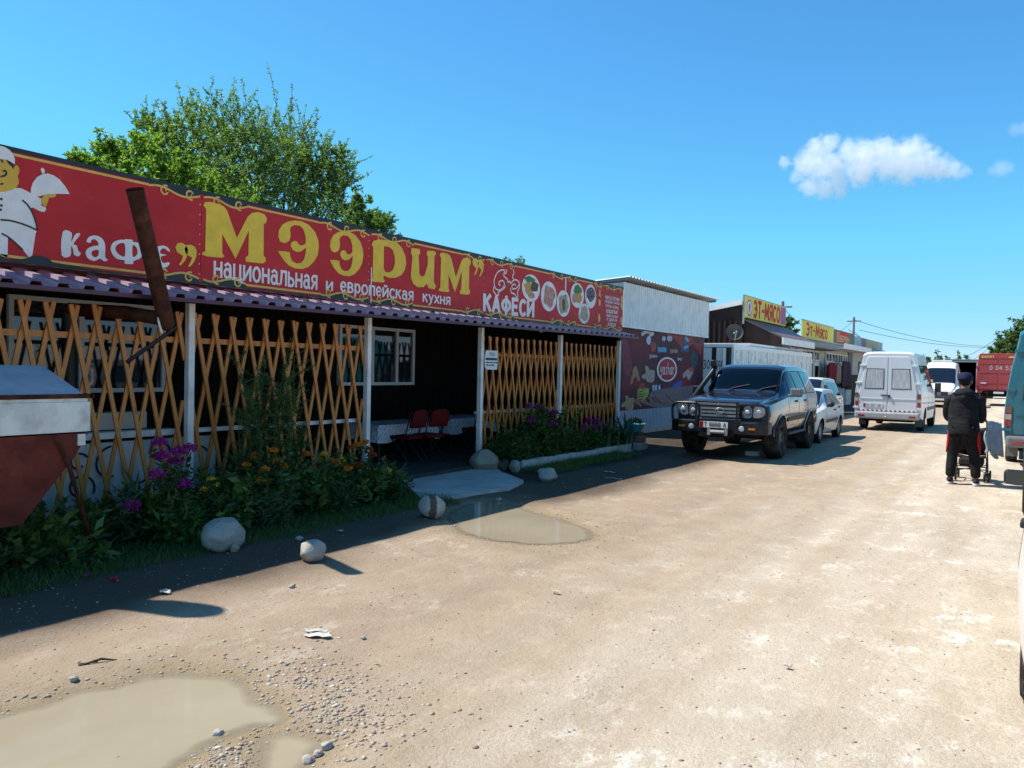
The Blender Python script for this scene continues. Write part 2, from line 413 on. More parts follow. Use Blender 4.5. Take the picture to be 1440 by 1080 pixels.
# pebbles: uncountable, one mesh
ico_v = []; ico_f = []
bm = bmesh.new(); bmesh.ops.create_icosphere(bm, subdivisions=1, radius=1)
ico_v = np.array([v.co[:] for v in bm.verts]); ico_f = np.array([[v.index for v in f.verts] for f in bm.faces]); bm.free()
def pebbles(n, sampler, rmin, rmax, pw):
    V = []; Fs = []; k = 0
    tries = 0
    X, Y, ok = sampler(n)
    H = ground_fields(X[:, None], Y[:, None])[0][:, 0]
    for x, y, z in zip(X, Y, H):
        r = rmin + (rmax - rmin) * rnd.random() ** pw
        s_ = np.array([r * rnd.uniform(.8, 1.4), r * rnd.uniform(.7, 1.1), r * rnd.uniform(.4, .75)])
        a = rnd.random() * 6.28; ca, sa = math.cos(a), math.sin(a)
        v = ico_v * s_ * (1 + .22 * nrs.randn(len(ico_v), 1) * .5)
        v = np.stack([v[:, 0] * ca - v[:, 1] * sa, v[:, 0] * sa + v[:, 1] * ca, v[:, 2]], 1) + np.array([x, y, z + s_[2] * .1])
        V.append(v); Fs.append(ico_f + k); k += len(ico_v)
    return np.concatenate(V), np.concatenate(Fs)
def peb_mat():
    T = NT('pebbles'); g_ = T.n('NewGeometry')
    c = T.ramp(g_.outputs['Random Per Island'], [(0, (.20, .17, .14)), (.3, (.34, .28, .22)), (.5, (.44, .36, .28)), (.6, (.32, .16, .11)), (.72, (.36, .22, .16)), (.78, (.27, .25, .23)), (1, (.62, .56, .48))])
    c = T.mix(T.math('MULTIPLY', T.noise(T.co(), 70, 3, .6), .5), c, (.40, .33, .25)); T.base(c); T.b.inputs['Roughness'].default_value = .85; T.b.inputs['Specular IOR Level'].default_value = .12
    return T.m
M_PEB = peb_mat()
def samp_cluster(n):
    cl = [(on_z(470, 1000), .26, .3), (on_z(430, 955), .25, .22), (on_z(500, 1030), .28, .2), (on_z(330, 1060), .3, .2), (on_z(460, 965), .35, .2), (on_z(300, 1070), .2, .1), (on_z(520, 990), .5, .15), (on_z(400, 930), .4, .12)]
    X = []; Y = []
    while len(X) < n:
        c, s_, wgt = rnd.choice(cl)
        if rnd.random() > wgt / .3: continue
        X.append(c.x + rnd.gauss(0, s_ * .6)); Y.append(c.y + rnd.gauss(0, s_ * .55))
    X, Y = np.array(X), np.array(Y)
    sd = ground_fields(X[:, None], Y[:, None])[4][:, 0]
    k = (sd > -.03); return X[k], Y[k], None
def samp_shore(n):
    X = nrs.uniform(-5.6, -1.2, n * 40); Y = nrs.uniform(1.6, 9, n * 40)
    sd = ground_fields(X[:, None], Y[:, None])[4][:, 0]
    pr = np.exp(-np.clip(sd, 0, 9) / .12) * (sd > -.04); k = nrs.rand(len(X)) < pr
    return X[k][:n], Y[k][:n], None
def samp_all(n):
    y = 1.6 + nrs.rand(n) ** 1.7 * 16; x = nrs.uniform(-6.1, .3, n)
    sd = ground_fields(x[:, None], y[:, None])[4][:, 0]; k = sd > .02
    return x[k], y[k], None
V1, F1 = pebbles(2000, samp_cluster, .003, .016, 3.6)
V2, F2 = pebbles(1500, samp_shore, .003, .014, 3)
V3, F3 = pebbles(9000, samp_all, .002, .011, 4.0)
o = fast_mesh('gravel', np.concatenate([V1, V2, V3]), np.concatenate([F1, F2 + len(V1), F3 + len(V1) + len(V2)]), M_PEB, smooth=False)
tag(o, 'grey, white and reddish pebbles strewn over the dirt by the puddles', kind='stuff')
# ------------------------------------------------------------------ cafe
FX = -7.75
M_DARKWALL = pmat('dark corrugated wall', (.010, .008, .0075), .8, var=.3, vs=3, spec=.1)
M_WHITEM = pmat('white painted metal', (.80, .77, .74), .4, var=.06, vs=6, dirt=((.35, .28, .2), .45, 5))
M_WALLW = pmat('white rendered low wall', (.72, .68, .64), .8, var=.1, vs=3, bump=.2, bs=30, dirt=((.25, .2, .16), .6, 3))
M_CONC = pmat('grey concrete', (.50, .45, .40), .85, var=.14, vs=2.2, bump=.35, bs=45, dirt=((.22, .2, .17), .6, 2.5))
M_MAROON = pmat('glossy maroon metal sheet', (.075, .018, .04), .4, .1, var=.15, vs=5)
M_AWNTOP = pmat('faded lilac awning sheet', (.47, .35, .415), .3, 0, var=.12, vs=4, coat=.4, dirt=((.35, .2, .27), .6, 3))
M_BLACKM = pmat('black painted metal', (.012, .012, .014), .5, var=.2)
M_DARKROOF = pmat('dark roof sheet', (.05, .04, .04), .6, .3, var=.2)
M_FRAMEW = pmat('white plastic frame', (.68, .69, .7), .35)
M_GLASS = pmat('dark window glass', (.012, .016, .02), .03, spec=.9)
M_RUST = pmat('rusty stovepipe steel', (.085, .03, .018), .75, .25, var=.5, vs=9, bump=.3, bs=90, dirt=((.02, .012, .01), .7, 6))
M_WOOD = None
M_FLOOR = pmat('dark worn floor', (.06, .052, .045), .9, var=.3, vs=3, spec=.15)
def wood():
    T = NT('varnished pine'); oi = T.n('ObjectInfo').outputs['Random']
    p = T.co(); gr = T.noise(p, 7, 5, .6, (6, 6, .7)); kn = T.noise(p, 16, 3, .5, (1, 1, .55))
    c = T.ramp(gr, [(.3, (.42, .135, .024)), (.7, (.66, .235, .045))])
    c = T.mix(T.ramp(kn, [(.64, 0.0), (.73, .8)]), c, (.09, .035, .012))
    c = T.mix(T.math('MULTIPLY', oi, .45), c, (.5, .2, .04)); T.base(c); T.b.inputs['Roughness'].default_value = .45; return T.m
M_WOOD = wood()

cafe = thing('cafe_building', 'long low cafe with white posts, dark inside, under a maroon corrugated awning', 'building', (-7.75, 9.5, 0))
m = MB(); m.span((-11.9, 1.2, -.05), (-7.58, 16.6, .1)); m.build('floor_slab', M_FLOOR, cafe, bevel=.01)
# corrugated back wall
def corr(m, o, u, v, pitch, depth, nv=1, prof=None):
    """corrugated sheet: origin o, u along the ribs' repeat, v along the ribs"""
    o, u, v = Vector(o), Vector(u), Vector(v); n = u.cross(v).normalized(); L = u.length; U = u.normalized()
    prof = prof or [(0, 0), (.42, 0), (.5, 1), (.92, 1)]
    k = int(math.ceil(L / pitch)); pts = []
    for i in range(k):
        for a, b in prof:
            s_ = (i + a) * pitch
            if s_ <= L: pts.append((s_, b * depth))
    pts.append((L, 0))
    vs = [o + U * s_ + n * d + v * t for t in np.linspace(0, 1, nv + 1) for s_, d in pts]; w_ = len(pts)
    fs = [(r * w_ + i, r * w_ + i + 1, (r + 1) * w_ + i + 1, (r + 1) * w_ + i) for r in range(nv) for i in range(w_ - 1)]
    return m.add(vs, fs, False)
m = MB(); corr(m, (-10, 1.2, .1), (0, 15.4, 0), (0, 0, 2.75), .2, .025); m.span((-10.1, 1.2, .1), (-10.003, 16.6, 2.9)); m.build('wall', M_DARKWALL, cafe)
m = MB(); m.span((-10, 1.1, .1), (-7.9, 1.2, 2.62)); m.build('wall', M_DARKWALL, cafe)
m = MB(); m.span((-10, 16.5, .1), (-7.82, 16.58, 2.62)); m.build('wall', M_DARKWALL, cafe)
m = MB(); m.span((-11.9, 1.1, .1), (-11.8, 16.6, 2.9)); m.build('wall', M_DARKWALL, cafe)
# roof sheets with a slit the sun gets through
SLX = -9.97
m = MB(); m.span((-12.1, 1.0, 2.84), (SLX, 16.75, 2.9)); m.build('roof', M_DARKROOF, cafe)
m = MB(); m.span((SLX + .07, 1.0, 2.8), (-8.1, 16.75, 2.85)); m.build('roof', M_DARKROOF, cafe)
m = MB(); m.span((SLX - .05, 1.0, 2.902), (SLX + .2, 8.55, 2.93)); m.span((SLX - .05, 10.45, 2.902), (SLX + .2, 16.7, 2.93)); m.build('ridge_cap', M_DARKROOF, cafe)
m = MB(); m.span((-8.14, 1.0, 2.58), (-8.1, 16.75, 2.8)); m.build('roof_beam', M_BLACKM, cafe)
# awning
m = MB(); corr(m, (-7.28, 1.0, 2.335), (0, 15.4, .14), (-.86, 0, .19), .235, .042, 1, [(0, 0), (.5, 0), (.57, 1), (.93, 1)])
o = m.build('awning', [M_AWNTOP, M_MAROON], cafe); sm_ = o.modifiers.new('thickness', 'SOLIDIFY'); sm_.thickness = .006; sm_.material_offset = 1; sm_.material_offset_rim = 1
m = MB(); m.bar((-7.277, 1.0, 2.318), (-7.277, 16.4, 2.458), .012, .04); m.build('drip_edge', M_MAROON, cafe)
m = MB(); m.bar((-7.5, 1.0, 2.33), (-7.5, 16.35, 2.47), .05, .05); m.build('awning_batten', M_DARKWALL, cafe)
PY = [2.64, 5.38, 8.2, 10.95, 13.68, 16.38]
for y in PY:
    m = MB(); m.span((FX - .04, y - .038, .0), (FX + .04, y + .038, 2.40)); m.build('post', M_WHITEM, cafe, bevel=.006)
# low wall and rails
M_CURL = pmat('wrought iron', (.015, .014, .014), .55)
m = MB(); m.span((-8.06, 1.2, .0), (-7.98, 5.9, .86)); m.build('low_wall', M_WALLW, cafe)
m = MB(); m.span((-8.08, 1.2, .9), (-7.92, 5.34, .97)); m.build('rail', M_WHITEM, cafe, bevel=.005)
for a, b in ((5.42, 8.16), (10.99, 13.64), (13.72, 16.34)):
    m = MB(); m.span((-7.9, a, .92), (-7.84, b, .97)); m.build('rail', M_WHITEM, cafe, bevel=.004)
m = MB(); m.span((-8.3, 4.45, .98), (-8.1, 5.1, 1.16)); m.build('sill_box', pmat('cream board', (.55, .48, .4), .7), cafe)
for cy_, cz, r, a0, a1 in ((4.3, .42, .15, -.5, 4.6), (4.28, .68, .10, .5, 5.5), (4.62, .62, .2, 1.6, 4.9), (4.95, .56, .22, 2.6, 5.6), (5.15, .72, .14, 0, 3.8), (3.9, .5, .16, 0, 4.8), (5.62, .6, .18, .3, 4.2), (5.65, .3, .14, 2, 6)):
    m = MB(); m.tube([(-7.955, cy_ + r * (1 - .45 * t) * math.cos(a0 + (a1 - a0) * t), cz + r * (1 - .45 * t) * math.sin(a0 + (a1 - a0) * t)) for t in np.linspace(0, 1, 18)], .011, 5); m.build('scroll', M_CURL, cafe)

def window(par, x, y0, y1, z0, z1, bars, name='window', glass=None, fr=.055):
    """window facing +x: frame mesh with panes as sub-parts"""
    m = MB()
    m.span((x - .03, y0, z0), (x + .035, y1, z0 + fr)); m.span((x - .03, y0, z1 - fr), (x + .035, y1, z1))
    m.span((x - .03, y0, z0 + fr), (x + .035, y0 + fr, z1 - fr)); m.span((x - .03, y1 - fr, z0 + fr), (x + .035, y1, z1 - fr))
    for b in bars: m.span((x - .028, b - fr * .55, z0 + fr), (x + .03, b + fr * .55, z1 - fr))
    w_ = m.build(name, M_FRAMEW, par)
    e = [y0 + fr] + [q for b in bars for q in (b - fr * .55, b + fr * .55)] + [y1 - fr]
    for i in range(0, len(e), 2):
        g_ = MB(); g_.span((x - .012, e[i], z0 + fr), (x - .002, e[i + 1], z1 - fr)); g_.build('pane', glass or M_GLASS, w_)
    return w_
window(cafe, -9.93, 9.78, 11.78, 1.36, 2.42, (10.62, 11.28))
window(cafe, -9.93, 4.5, 6.5, 1.3, 2.46, (5.35,))
M_CURT = pmat('pale curtain', (.32, .31, .3), .9, var=.3, vs=12, stretch=(1, 6, .3))
# ---- concrete pad in front of the entrance
P = poly_world([(556, 668), (600, 660), (650, 652), (690, 655), (706, 668), (736, 680), (716, 690), (670, 698), (622, 706), (592, 704), (575, 690)])
m = MB(); m.prism(P, lambda a, b, d: (a, b, d), -.06, .045); o = m.build('entry_pad', M_CONC, None, bevel=.012)
tag(o, 'pale grey concrete pad in front of the open cafe bay', kind='structure')

# ---- lattice fences
def lattice(y0, y1, lab, n):
    t = thing('lattice_fence', lab, 'lattice fence', (FX - .03, (y0 + y1) / 2, 0), group='crossed pine lattice fences between the white posts')
    zt, zb, s_ = 2.26, .22, .205; Pp = (y1 - y0) / n
    for k in range(-3, n + 4):
        for sg in (1, -1):
            c0 = y0 + (k + .5) * Pp - sg * .042 + rnd.uniform(-.006, .006)
            ya, yb = c0, c0 + sg * s_ * (zt - zb)
            za, zb_ = zt + rnd.uniform(-.012, .012), zb + rnd.uniform(-.02, .02)
            lo, hi = y0 + .045, y1 - .045
            def clip(ya, za, yb, zb2):
                pts = [(ya, za), (yb, zb2)]
                f = lambda y: za + (y - ya) / (yb - ya) * (zb2 - za)
                if min(ya, yb) > hi or max(ya, yb) < lo: return None
                out = []
                for y, z in pts:
                    yy = min(max(y, lo), hi); out.append((yy, f(yy)))
                return out
            q = clip(ya, za, yb, zb_)
            if not q or abs(q[0][1] - q[1][1]) < .12: continue
            x = FX - .022 if sg > 0 else FX - .046
            m = MB(); m.bar((x, q[0][0], q[0][1]), (x, q[1][0], q[1][1]), .043, .02, up=(1, 0, 0)); m.build('slat', M_WOOD, t)
    m = MB(); m.span((FX - .085, y0 + .04, 1.925), (FX - .06, y1 - .04, 1.985)); m.build('rail', M_WOOD, t)
    return t
for (a, b, n), lab in zip(((PY[0], PY[1], 12), (PY[1], PY[2], 12), (PY[3], PY[4], 13), (PY[4], PY[5], 13)),
    ('pine lattice fence behind the rusty hopper bin, left of the white post', 'pine lattice fence half hidden by the feathery green shrub', 'pine lattice fence with the small white notice hung on it', 'pine lattice fence at the far end of the cafe next to the banner wall')):
    lattice(a, b, lab, n)

# ---- stovepipe
sp = thing('stovepipe', 'rusty brown stovepipe leaning up through the awning in front of the red sign', 'stovepipe', (-7.2, 4.72, 2.1))
pb, pt = Vector((-7.2, 4.74, 2.08)), Vector((-6.9, 4.2, 3.29)); dr = (pt - pb).normalized()
m = MB(); m.tube([pb, pb + dr * .6, pt], .078, 20, caps=False); m.tube([pt, pb], .07, 20, caps=False); m.ball(pb + dr * .02, .078, 16, 8); m.build('pipe', M_RUST, sp)
m = MB(); m.tube([pt - dr * .012, pt + dr * .002], .082, 20, caps=False); m.tube([pb + dr * .42, pb + dr * .435], .081, 20, caps=False); m.build('seam', M_RUST, sp)
m = MB(); m.tube([pb + dr * .06, (-7.6, 4.55, 2.2), (-8.4, 4.4, 2.24)], .068, 16); m.build('elbow', M_RUST, sp)
m = MB(); m.tube([(-7.14, 4.8, 2.06), (-7.5, 4.5, 1.7)], .022, 8); m.build('brace', M_BLACKM, sp)
m = MB(); m.tube([(-8.4, 4.4, 2.24), (-8.4, 4.42, 1.0), (-8.4, 4.42, .2)], .07, 12); m.build('flue', M_BLACKM, sp)
m = MB(); m.tube([pb + dr * .05 + Vector((.0, -.09, .12)), pb + Vector((.02, -.105, .02)), pb + Vector((.02, -.07, -.08))], .011, 6); m.build('clamp', M_WHITEM, sp)

# ---- tables and chairs inside
M_CLOTH = None
T = NT('patterned tablecloth'); p = T.co(); ck = T.n('TexChecker', Scale=22.0); T.l(p, ck.inputs[0]); ck.inputs['Color1'].default_value = (.55, .56, .6, 1); ck.inputs['Color2'].default_value = (.3, .31, .36, 1)
T.base(T.mix(T.ramp(T.noise(p, 25, 3), [(.45, 0.), (.6, 1.)]), ck.outputs[0], (.6, .6, .63))); T.b.inputs['Roughness'].default_value = .35; M_CLOTH = T.m
M_RED = pmat('red upholstery', (.10, .005, .005), .8, var=.15, spec=.2)
M_DKWOOD = pmat('dark wood', (.05, .025, .015), .5)
def cafe_table(c, L, W, lab):
    t = thing('dining_table', lab, 'table', (c[0], c[1], .1), group='tables inside the cafe')
    m = MB(); m.box((c[0], c[1], .73), (W, L, .03)); m.build('tabletop', M_DKWOOD, t)
    for sx in (-1, 1):
        for sy in (-1, 1):
            m = MB(); m.box((c[0] + sx * (W / 2 - .06), c[1] + sy * (L / 2 - .08), .41), (.045, .045, .61)); m.build('leg', M_BLACKM, t)
    m = MB(); hw, hl = W / 2 + .012, L / 2 + .012
    def f(u, v):
        a = 2 * PI * u; ca, sa = math.cos(a), math.sin(a); k = 1 / max(abs(ca), abs(sa)); x, y = ca * k * hw, sa * k * hl
        drop = v * (.2 + .1 * abs(math.sin(2 * a)) ** 3 + .02 * math.sin(9 * a)); fl = 1 + .05 * v * (1 + .8 * math.sin(11 * a))
        return (c[0] + x * fl, c[1] + y * fl, .752 - drop)
    m.grid(f, 64, 4); m.box((c[0], c[1], .7505), (2 * hw, 2 * hl, .003)); o = m.build('tablecloth', M_CLOTH, None)
    wplace(o, (c[0], c[1], .75)); tag(o, lab.replace('dining table with a grey patterned cloth', 'grey patterned tablecloth'), 'tablecloth', 'tablecloths in the cafe')
cafe_table((-9.1, 10.25), 1.5, .75, 'dining table with a grey patterned cloth, left in the open cafe bay')
cafe_table((-9.3, 12.4), 1.4, .75, 'dining table with a grey patterned cloth, right in the open cafe bay behind the post')
def chair(c, rz, lab):
    t = local_thing('cafe_chair', lab, 'chair', (c[0], c[1], .1), rz, 'red padded chairs at the cafe tables')
    m = MB(); m.box((0, 0, .45), (.42, .42, .06)); m.build('seat', M_RED, t, bevel=.02)
    m = MB(); m.grid(lambda u, v: ((u - .5) * .42, .21 + .03 * math.cos((u - .5) * 3) + v * .05, .62 + .3 * v - .06 * v * (2 * u - 1) ** 2), 10, 6)
    m.build('backrest', M_RED, t).modifiers.new('thickness', 'SOLIDIFY').thickness = .04
    for sx in (-1, 1):
        m = MB(); m.tube([(sx * .2, -.2, 0), (sx * .19, .12, .47), (sx * .19, .24, .9)], .012, 6); m.build('leg', M_BLACKM, t)
        m = MB(); m.tube([(sx * .2, .25, 0), (sx * .19, -.16, .44)], .012, 6); m.build('leg', M_BLACKM, t)
    return t
chair((-8.55, 9.98), PI * 1.5 + .1, 'left red padded chair on the near side of the table in the open bay')
chair((-8.5, 10.5), PI * 1.5 - .1, 'right red padded chair on the near side of the table in the open bay')
chair((-8.75, 12.2), PI * 1.5, 'red padded chair at the far table, behind the white door post')
# notice
nt_ = thing('notice', 'small white printed notice hanging on the lattice beside the entrance post', 'notice', (FX + .02, 11.26, 1.7))
m = MB(); m.prism([(11.07, 1.74), (11.12, 1.69), (11.44, 1.69), (11.46, 1.8), (11.45, 2.02), (11.1, 2.02), (11.06, 1.9)], lambda a, b, d: (FX + d, a, b), .002, .006); m.build('board', pmat('white card', (.75, .76, .8), .5), nt_)
# ------------------------------------------------------------------ flat print helpers
# lettering is drawn stroke by stroke: each glyph is a width and a list of strokes in a box of height 1
def _arc(cx, cy, rx, ry, a0, a1, n=14): return [(cx + rx * math.cos(a0 + (a1 - a0) * t), cy + ry * math.sin(a0 + (a1 - a0) * t)) for t in np.linspace(0, 1, n)]
H_ = PI / 2
_bowl = lambda x, y0, y1, w_: [(x, y1)] + _arc(x + w_ * .5, (y0 + y1) / 2, w_ * .5, (y1 - y0) / 2, H_, -H_, 9) + [(x, y0)]
GL = {
 'н': (.6, [[(0, 0), (0, 1)], [(.6, 0), (.6, 1)], [(0, .52), (.6, .52)]]), 'и': (.62, [[(0, 1), (0, 0)], [(0, .05), (.62, .95)], [(.62, 1), (.62, 0)]]),
 'ц': (.66, [[(0, 1), (0, 0)], [(.58, 1), (.58, 0)], [(-.08, 0), (.74, 0)], [(.7, 0), (.7, -.25)]]), 'о': (.66, [_arc(.33, .5, .33, .5, 0, 2 * PI, 26)]),
 'л': (.66, [[(-.04, .02), (.1, .1), (.2, 1)], [(.12, 1), (.66, 1)], [(.66, 1), (.66, 0)]]), 'ь': (.52, [[(0, 1), (0, 0)], _bowl(0, 0, .56, .54)]),
 'я': (.56, [[(.56, 0), (.56, 1)], [(.56, 1)] + _arc(.28, .74, .26, .26, H_, 3 * H_, 9) + [(.56, .48)], [(.32, .48), (.0, 0)]]), 'е': (.52, [[(0, 0), (0, 1)], [(0, 1), (.52, 1)], [(0, .52), (.44, .52)], [(0, 0), (.52, 0)]]),
 'в': (.54, [[(0, 0), (0, 1)], _bowl(0, .52, 1, .48), _bowl(0, 0, .52, .54)]), 'р': (.54, [[(0, 0), (0, 1)], _bowl(0, .45, 1, .54)]), 'п': (.6, [[(0, 0), (0, 1)], [(0, 1), (.6, 1)], [(.6, 1), (.6, 0)]]),
 'с': (.58, [_arc(.33, .5, .33, .5, .85, 2 * PI - .85, 22)]), 'к': (.56, [[(0, 0), (0, 1)], [(0, .45), (.54, 1)], [(.2, .6), (.58, 0)]]), 'у': (.6, [[(0, 1), (.3, .42)], [(.6, 1), (.25, .1), (.05, 0)]]),
 'х': (.6, [[(0, 0), (.6, 1)], [(0, 1), (.6, 0)]]), 'а': (.64, [[(0, 0), (.32, 1)], [(.32, 1), (.64, 0)], [(.12, .33), (.52, .33)]]), 'т': (.6, [[(0, 1), (.6, 1)], [(.3, 1), (.3, 0)]]),
 'м': (.78, [[(0, 0), (.06, 1)], [(.06, 1), (.39, .2)], [(.39, .2), (.72, 1)], [(.72, 1), (.78, 0)]]), 'э': (.58, [_arc(.25, .5, .33, .5, PI - .9, -PI + .9, 22), [(.18, .52), (.55, .52)]]),
 'ф': (.8, [[(.4, -.08), (.4, 1.08)], _arc(.4, .52, .4, .33, 0, 2 * PI, 26)]), 'б': (.54, [[(0, 0), (0, 1)], [(0, 1), (.5, 1)], _bowl(0, 0, .56, .54)]), 'г': (.5, [[(0, 0), (0, 1)], [(0, 1), (.5, 1)]]),
 'ы': (.78, [[(0, 1), (0, 0)], _bowl(0, 0, .56, .5), [(.78, 1), (.78, 0)]]), 'ш': (.84, [[(0, 1), (0, 0)], [(.42, 1), (.42, 0)], [(.84, 1), (.84, 0)], [(-.06, 0), (.9, 0)]]), 'щ': (.9, [[(0, 1), (0, 0)], [(.42, 1), (.42, 0)], [(.84, 1), (.84, 0)], [(-.06, 0), (.98, 0)], [(.95, 0), (.95, -.25)]]),
 'д': (.66, [[(.0, -.2), (.0, 0)], [(-.06, 0), (.72, 0)], [(.66, 0), (.66, -.2)], [(.1, 0), (.22, 1)], [(.16, 1), (.56, 1)], [(.56, 1), (.56, 0)]]), 'ю': (.9, [[(0, 0), (0, 1)], [(0, .5), (.3, .5)], _arc(.6, .5, .3, .5, 0, 2 * PI, 24)]),
 'ч': (.54, [[(0, 1), (0, .6), (.12, .42), (.54, .42)], [(.54, 1), (.54, 0)]]), '-': (.3, [[(0, .48), (.3, .48)]]), ' ': (.25, []),
 '0': (.5, [_arc(.25, .5, .25, .5, 0, 2 * PI, 24)]), '1': (.2, [[(0, .75), (.18, 1)], [(.18, 1), (.18, 0)]]), '3': (.5, [_arc(.22, .75, .26, .25, 2.4, -H_, 12), _arc(.22, .26, .28, .26, H_, -2.5, 12)]), '4': (.54, [[(.4, 0), (.4, 1)], [(.4, 1), (0, .32)], [(0, .32), (.54, .32)]]),
 '5': (.5, [[(.46, 1), (.06, 1)], [(.06, 1), (.03, .55)], _arc(.22, .3, .28, .3, 2.2, -2.5, 14)]), '7': (.5, [[(0, 1), (.5, 1)], [(.5, 1), (.15, 0)]]), '8': (.5, [_arc(.25, .74, .21, .26, 0, 2 * PI, 20), _arc(.25, .26, .25, .26, 0, 2 * PI, 20)]),
 '9': (.5, [_arc(.25, .7, .25, .3, 0, 2 * PI, 20), [(.5, .7), (.44, .25), (.2, 0)]]), 'B': None, 'T': None, 'A': None,
 'y': (.42, [[(0, .7), (.02, .4), (.2, .3), (.4, .4)], [(.42, .7), (.42, .1), (.3, -.18), (.05, -.15)]]), 's': (.36, [[(.36, .62), (.2, .7), (.03, .6), (.18, .38), (.35, .22), (.2, .0), (0, .08)]]), 'a': (.44, [_arc(.2, .35, .2, .35, 0, 2 * PI, 20), [(.43, .7), (.43, 0)]]),
 'h': (.42, [[(0, 0), (0, 1.15)], [(0, .45), (.2, .7), (.42, .5), (.42, 0)]]), 'r': (.3, [[(0, 0), (0, .7)], [(0, .4), (.12, .65), (.32, .68)]]),
}
GL['й'] = (GL['и'][0], GL['и'][1] + [[(.15, 1.28), (.31, 1.16), (.47, 1.28)]]); GL['B'] = GL['в']; GL['T'] = GL['т']; GL['A'] = GL['а']
LOWA = (.6, [_arc(.26, .3, .26, .3, 0, 2 * PI, 20), [(.06, .85), (.28, 1.0), (.5, .88), (.55, .7), (.55, .12), (.66, 0)]])
LOWE = (.56, [[(.02, .5), (.54, .5)], [(.54, .5)] + _arc(.28, .5, .27, .5, 0, 2 * PI - .75, 22)])
LOWP = (.54, [[(0, -.38), (0, 1)], _arc(.28, .52, .27, .46, 2.8, -2.8, 20)])
LOWU = (.56, [[(0, 1), (.3, .2)], [(.56, 1), (.25, -.1), (.02, -.36)]])
def text_on(m, s, fn, r, off=.0, d=0.0, mi=0, th=.19):
    """brush lettering s fitted into rect r=(u0,u1,v0,v1) of the surface fn(u,v,d)"""
    x = 0; strokes = []; low_only = s == s.lower()
    for ch in s:
        lo = ch == ch.lower() and ch.isalpha(); c = ch if ch in GL else ch.lower()
        w_, st = {'а': LOWA, 'е': LOWE, 'р': LOWP, 'у': LOWU}.get(ch, GL[c]) if lo else GL[c]
        k = 1.0 if (low_only or not lo) else .74
        for q in st: strokes.append([(x + px * k, py * k) for px, py in q])
        x += (w_ + .30) * k
    P = [p for q in strokes for p in q]; a0, a1 = min(p[0] for p in P) - th / 2, max(p[0] for p in P) + th / 2; b0_, b1 = min(min(p[1] for p in P), 0), max(max(p[1] for p in P), .7)
    fx, fy = (r[1] - r[0]) / (a1 - a0), (r[3] - r[2]) / (b1 - b0_)
    for i, q in enumerate(strokes):
        (ax, ay), (bx, by) = q[0], q[1]; closed = math.hypot(q[0][0] - q[-1][0], q[0][1] - q[-1][1]) < 1e-6
        k = len(q); vs = []
        for j in range(k):
            a, b = (q[j - 1] if j else (q[-2] if closed else q[0])), (q[j + 1] if j < k - 1 else (q[1] if closed else q[-1]))
            tx, ty = b[0] - a[0], b[1] - a[1]; L = math.hypot(tx, ty) or 1; nx_, ny_ = -ty / L * th / 2, tx / L * th / 2
            ex = 0 if closed or 0 < j < k - 1 else (-.3 * th if j == 0 else .3 * th)
            cx, cy_ = q[j][0] + tx / L * ex, q[j][1] + ty / L * ex
            for sg_ in (1, -1): vs.append(fn(r[0] + (cx + sg_ * nx_ - a0) * fx, r[2] + (cy_ + sg_ * ny_ - b0_) * fy, d + .00012 * (i % 9)))
        m.add(vs, [(2 * j + 1, 2 * j + 3, 2 * j + 2, 2 * j) for j in range(k - 1)], False, mi)
def ribbon(m, pts, wd, fn, d, closed=False, mi=0):
    k = len(pts); vs = []
    for i in range(k):
        a, b = pts[max(i - 1, 0)], pts[min(i + 1, k - 1)]
        tx, ty = b[0] - a[0], b[1] - a[1]; L = math.hypot(tx, ty) or 1; nx_, ny_ = -ty / L, tx / L
        w_ = wd[i] if isinstance(wd, (list, tuple)) else wd
        vs += [fn(pts[i][0] + nx_ * w_ / 2, pts[i][1] + ny_ * w_ / 2, d), fn(pts[i][0] - nx_ * w_ / 2, pts[i][1] - ny_ * w_ / 2, d)]
    m.add(vs, [(2 * i + 1, 2 * i + 3, 2 * i + 2, 2 * i) for i in range(k - 1)], False, mi)
def smooth_pts(pts, n=4, closed=False):
    out = []; k = len(pts)
    rng = range(k if closed else k - 1)
    for i in rng:
        p = [pts[(i + j - 1) % k] if closed else pts[min(max(i + j - 1, 0), k - 1)] for j in range(4)]
        for t in np.arange(n) / n:
            out.append(tuple(.5 * ((2 * p[1][c]) + (-p[0][c] + p[2][c]) * t + (2 * p[0][c] - 5 * p[1][c] + 4 * p[2][c] - p[3][c]) * t * t + (-p[0][c] + 3 * p[1][c] - 3 * p[2][c] + p[3][c]) * t ** 3) for c in (0, 1)))
    if not closed: out.append(tuple(pts[-1]))
    return out
def blob(c, rx, ry, n=28, wob=0, seed=0):
    return [(c[0] + rx * math.cos(a) * (1 + wob * noise.noise(Vector((math.cos(a) * 1.5, math.sin(a) * 1.5, seed)))), c[1] + ry * math.sin(a) * (1 + wob * noise.noise(Vector((math.cos(a) * 1.5, math.sin(a) * 1.5, seed))))) for a in np.arange(n) * 2 * PI / n]

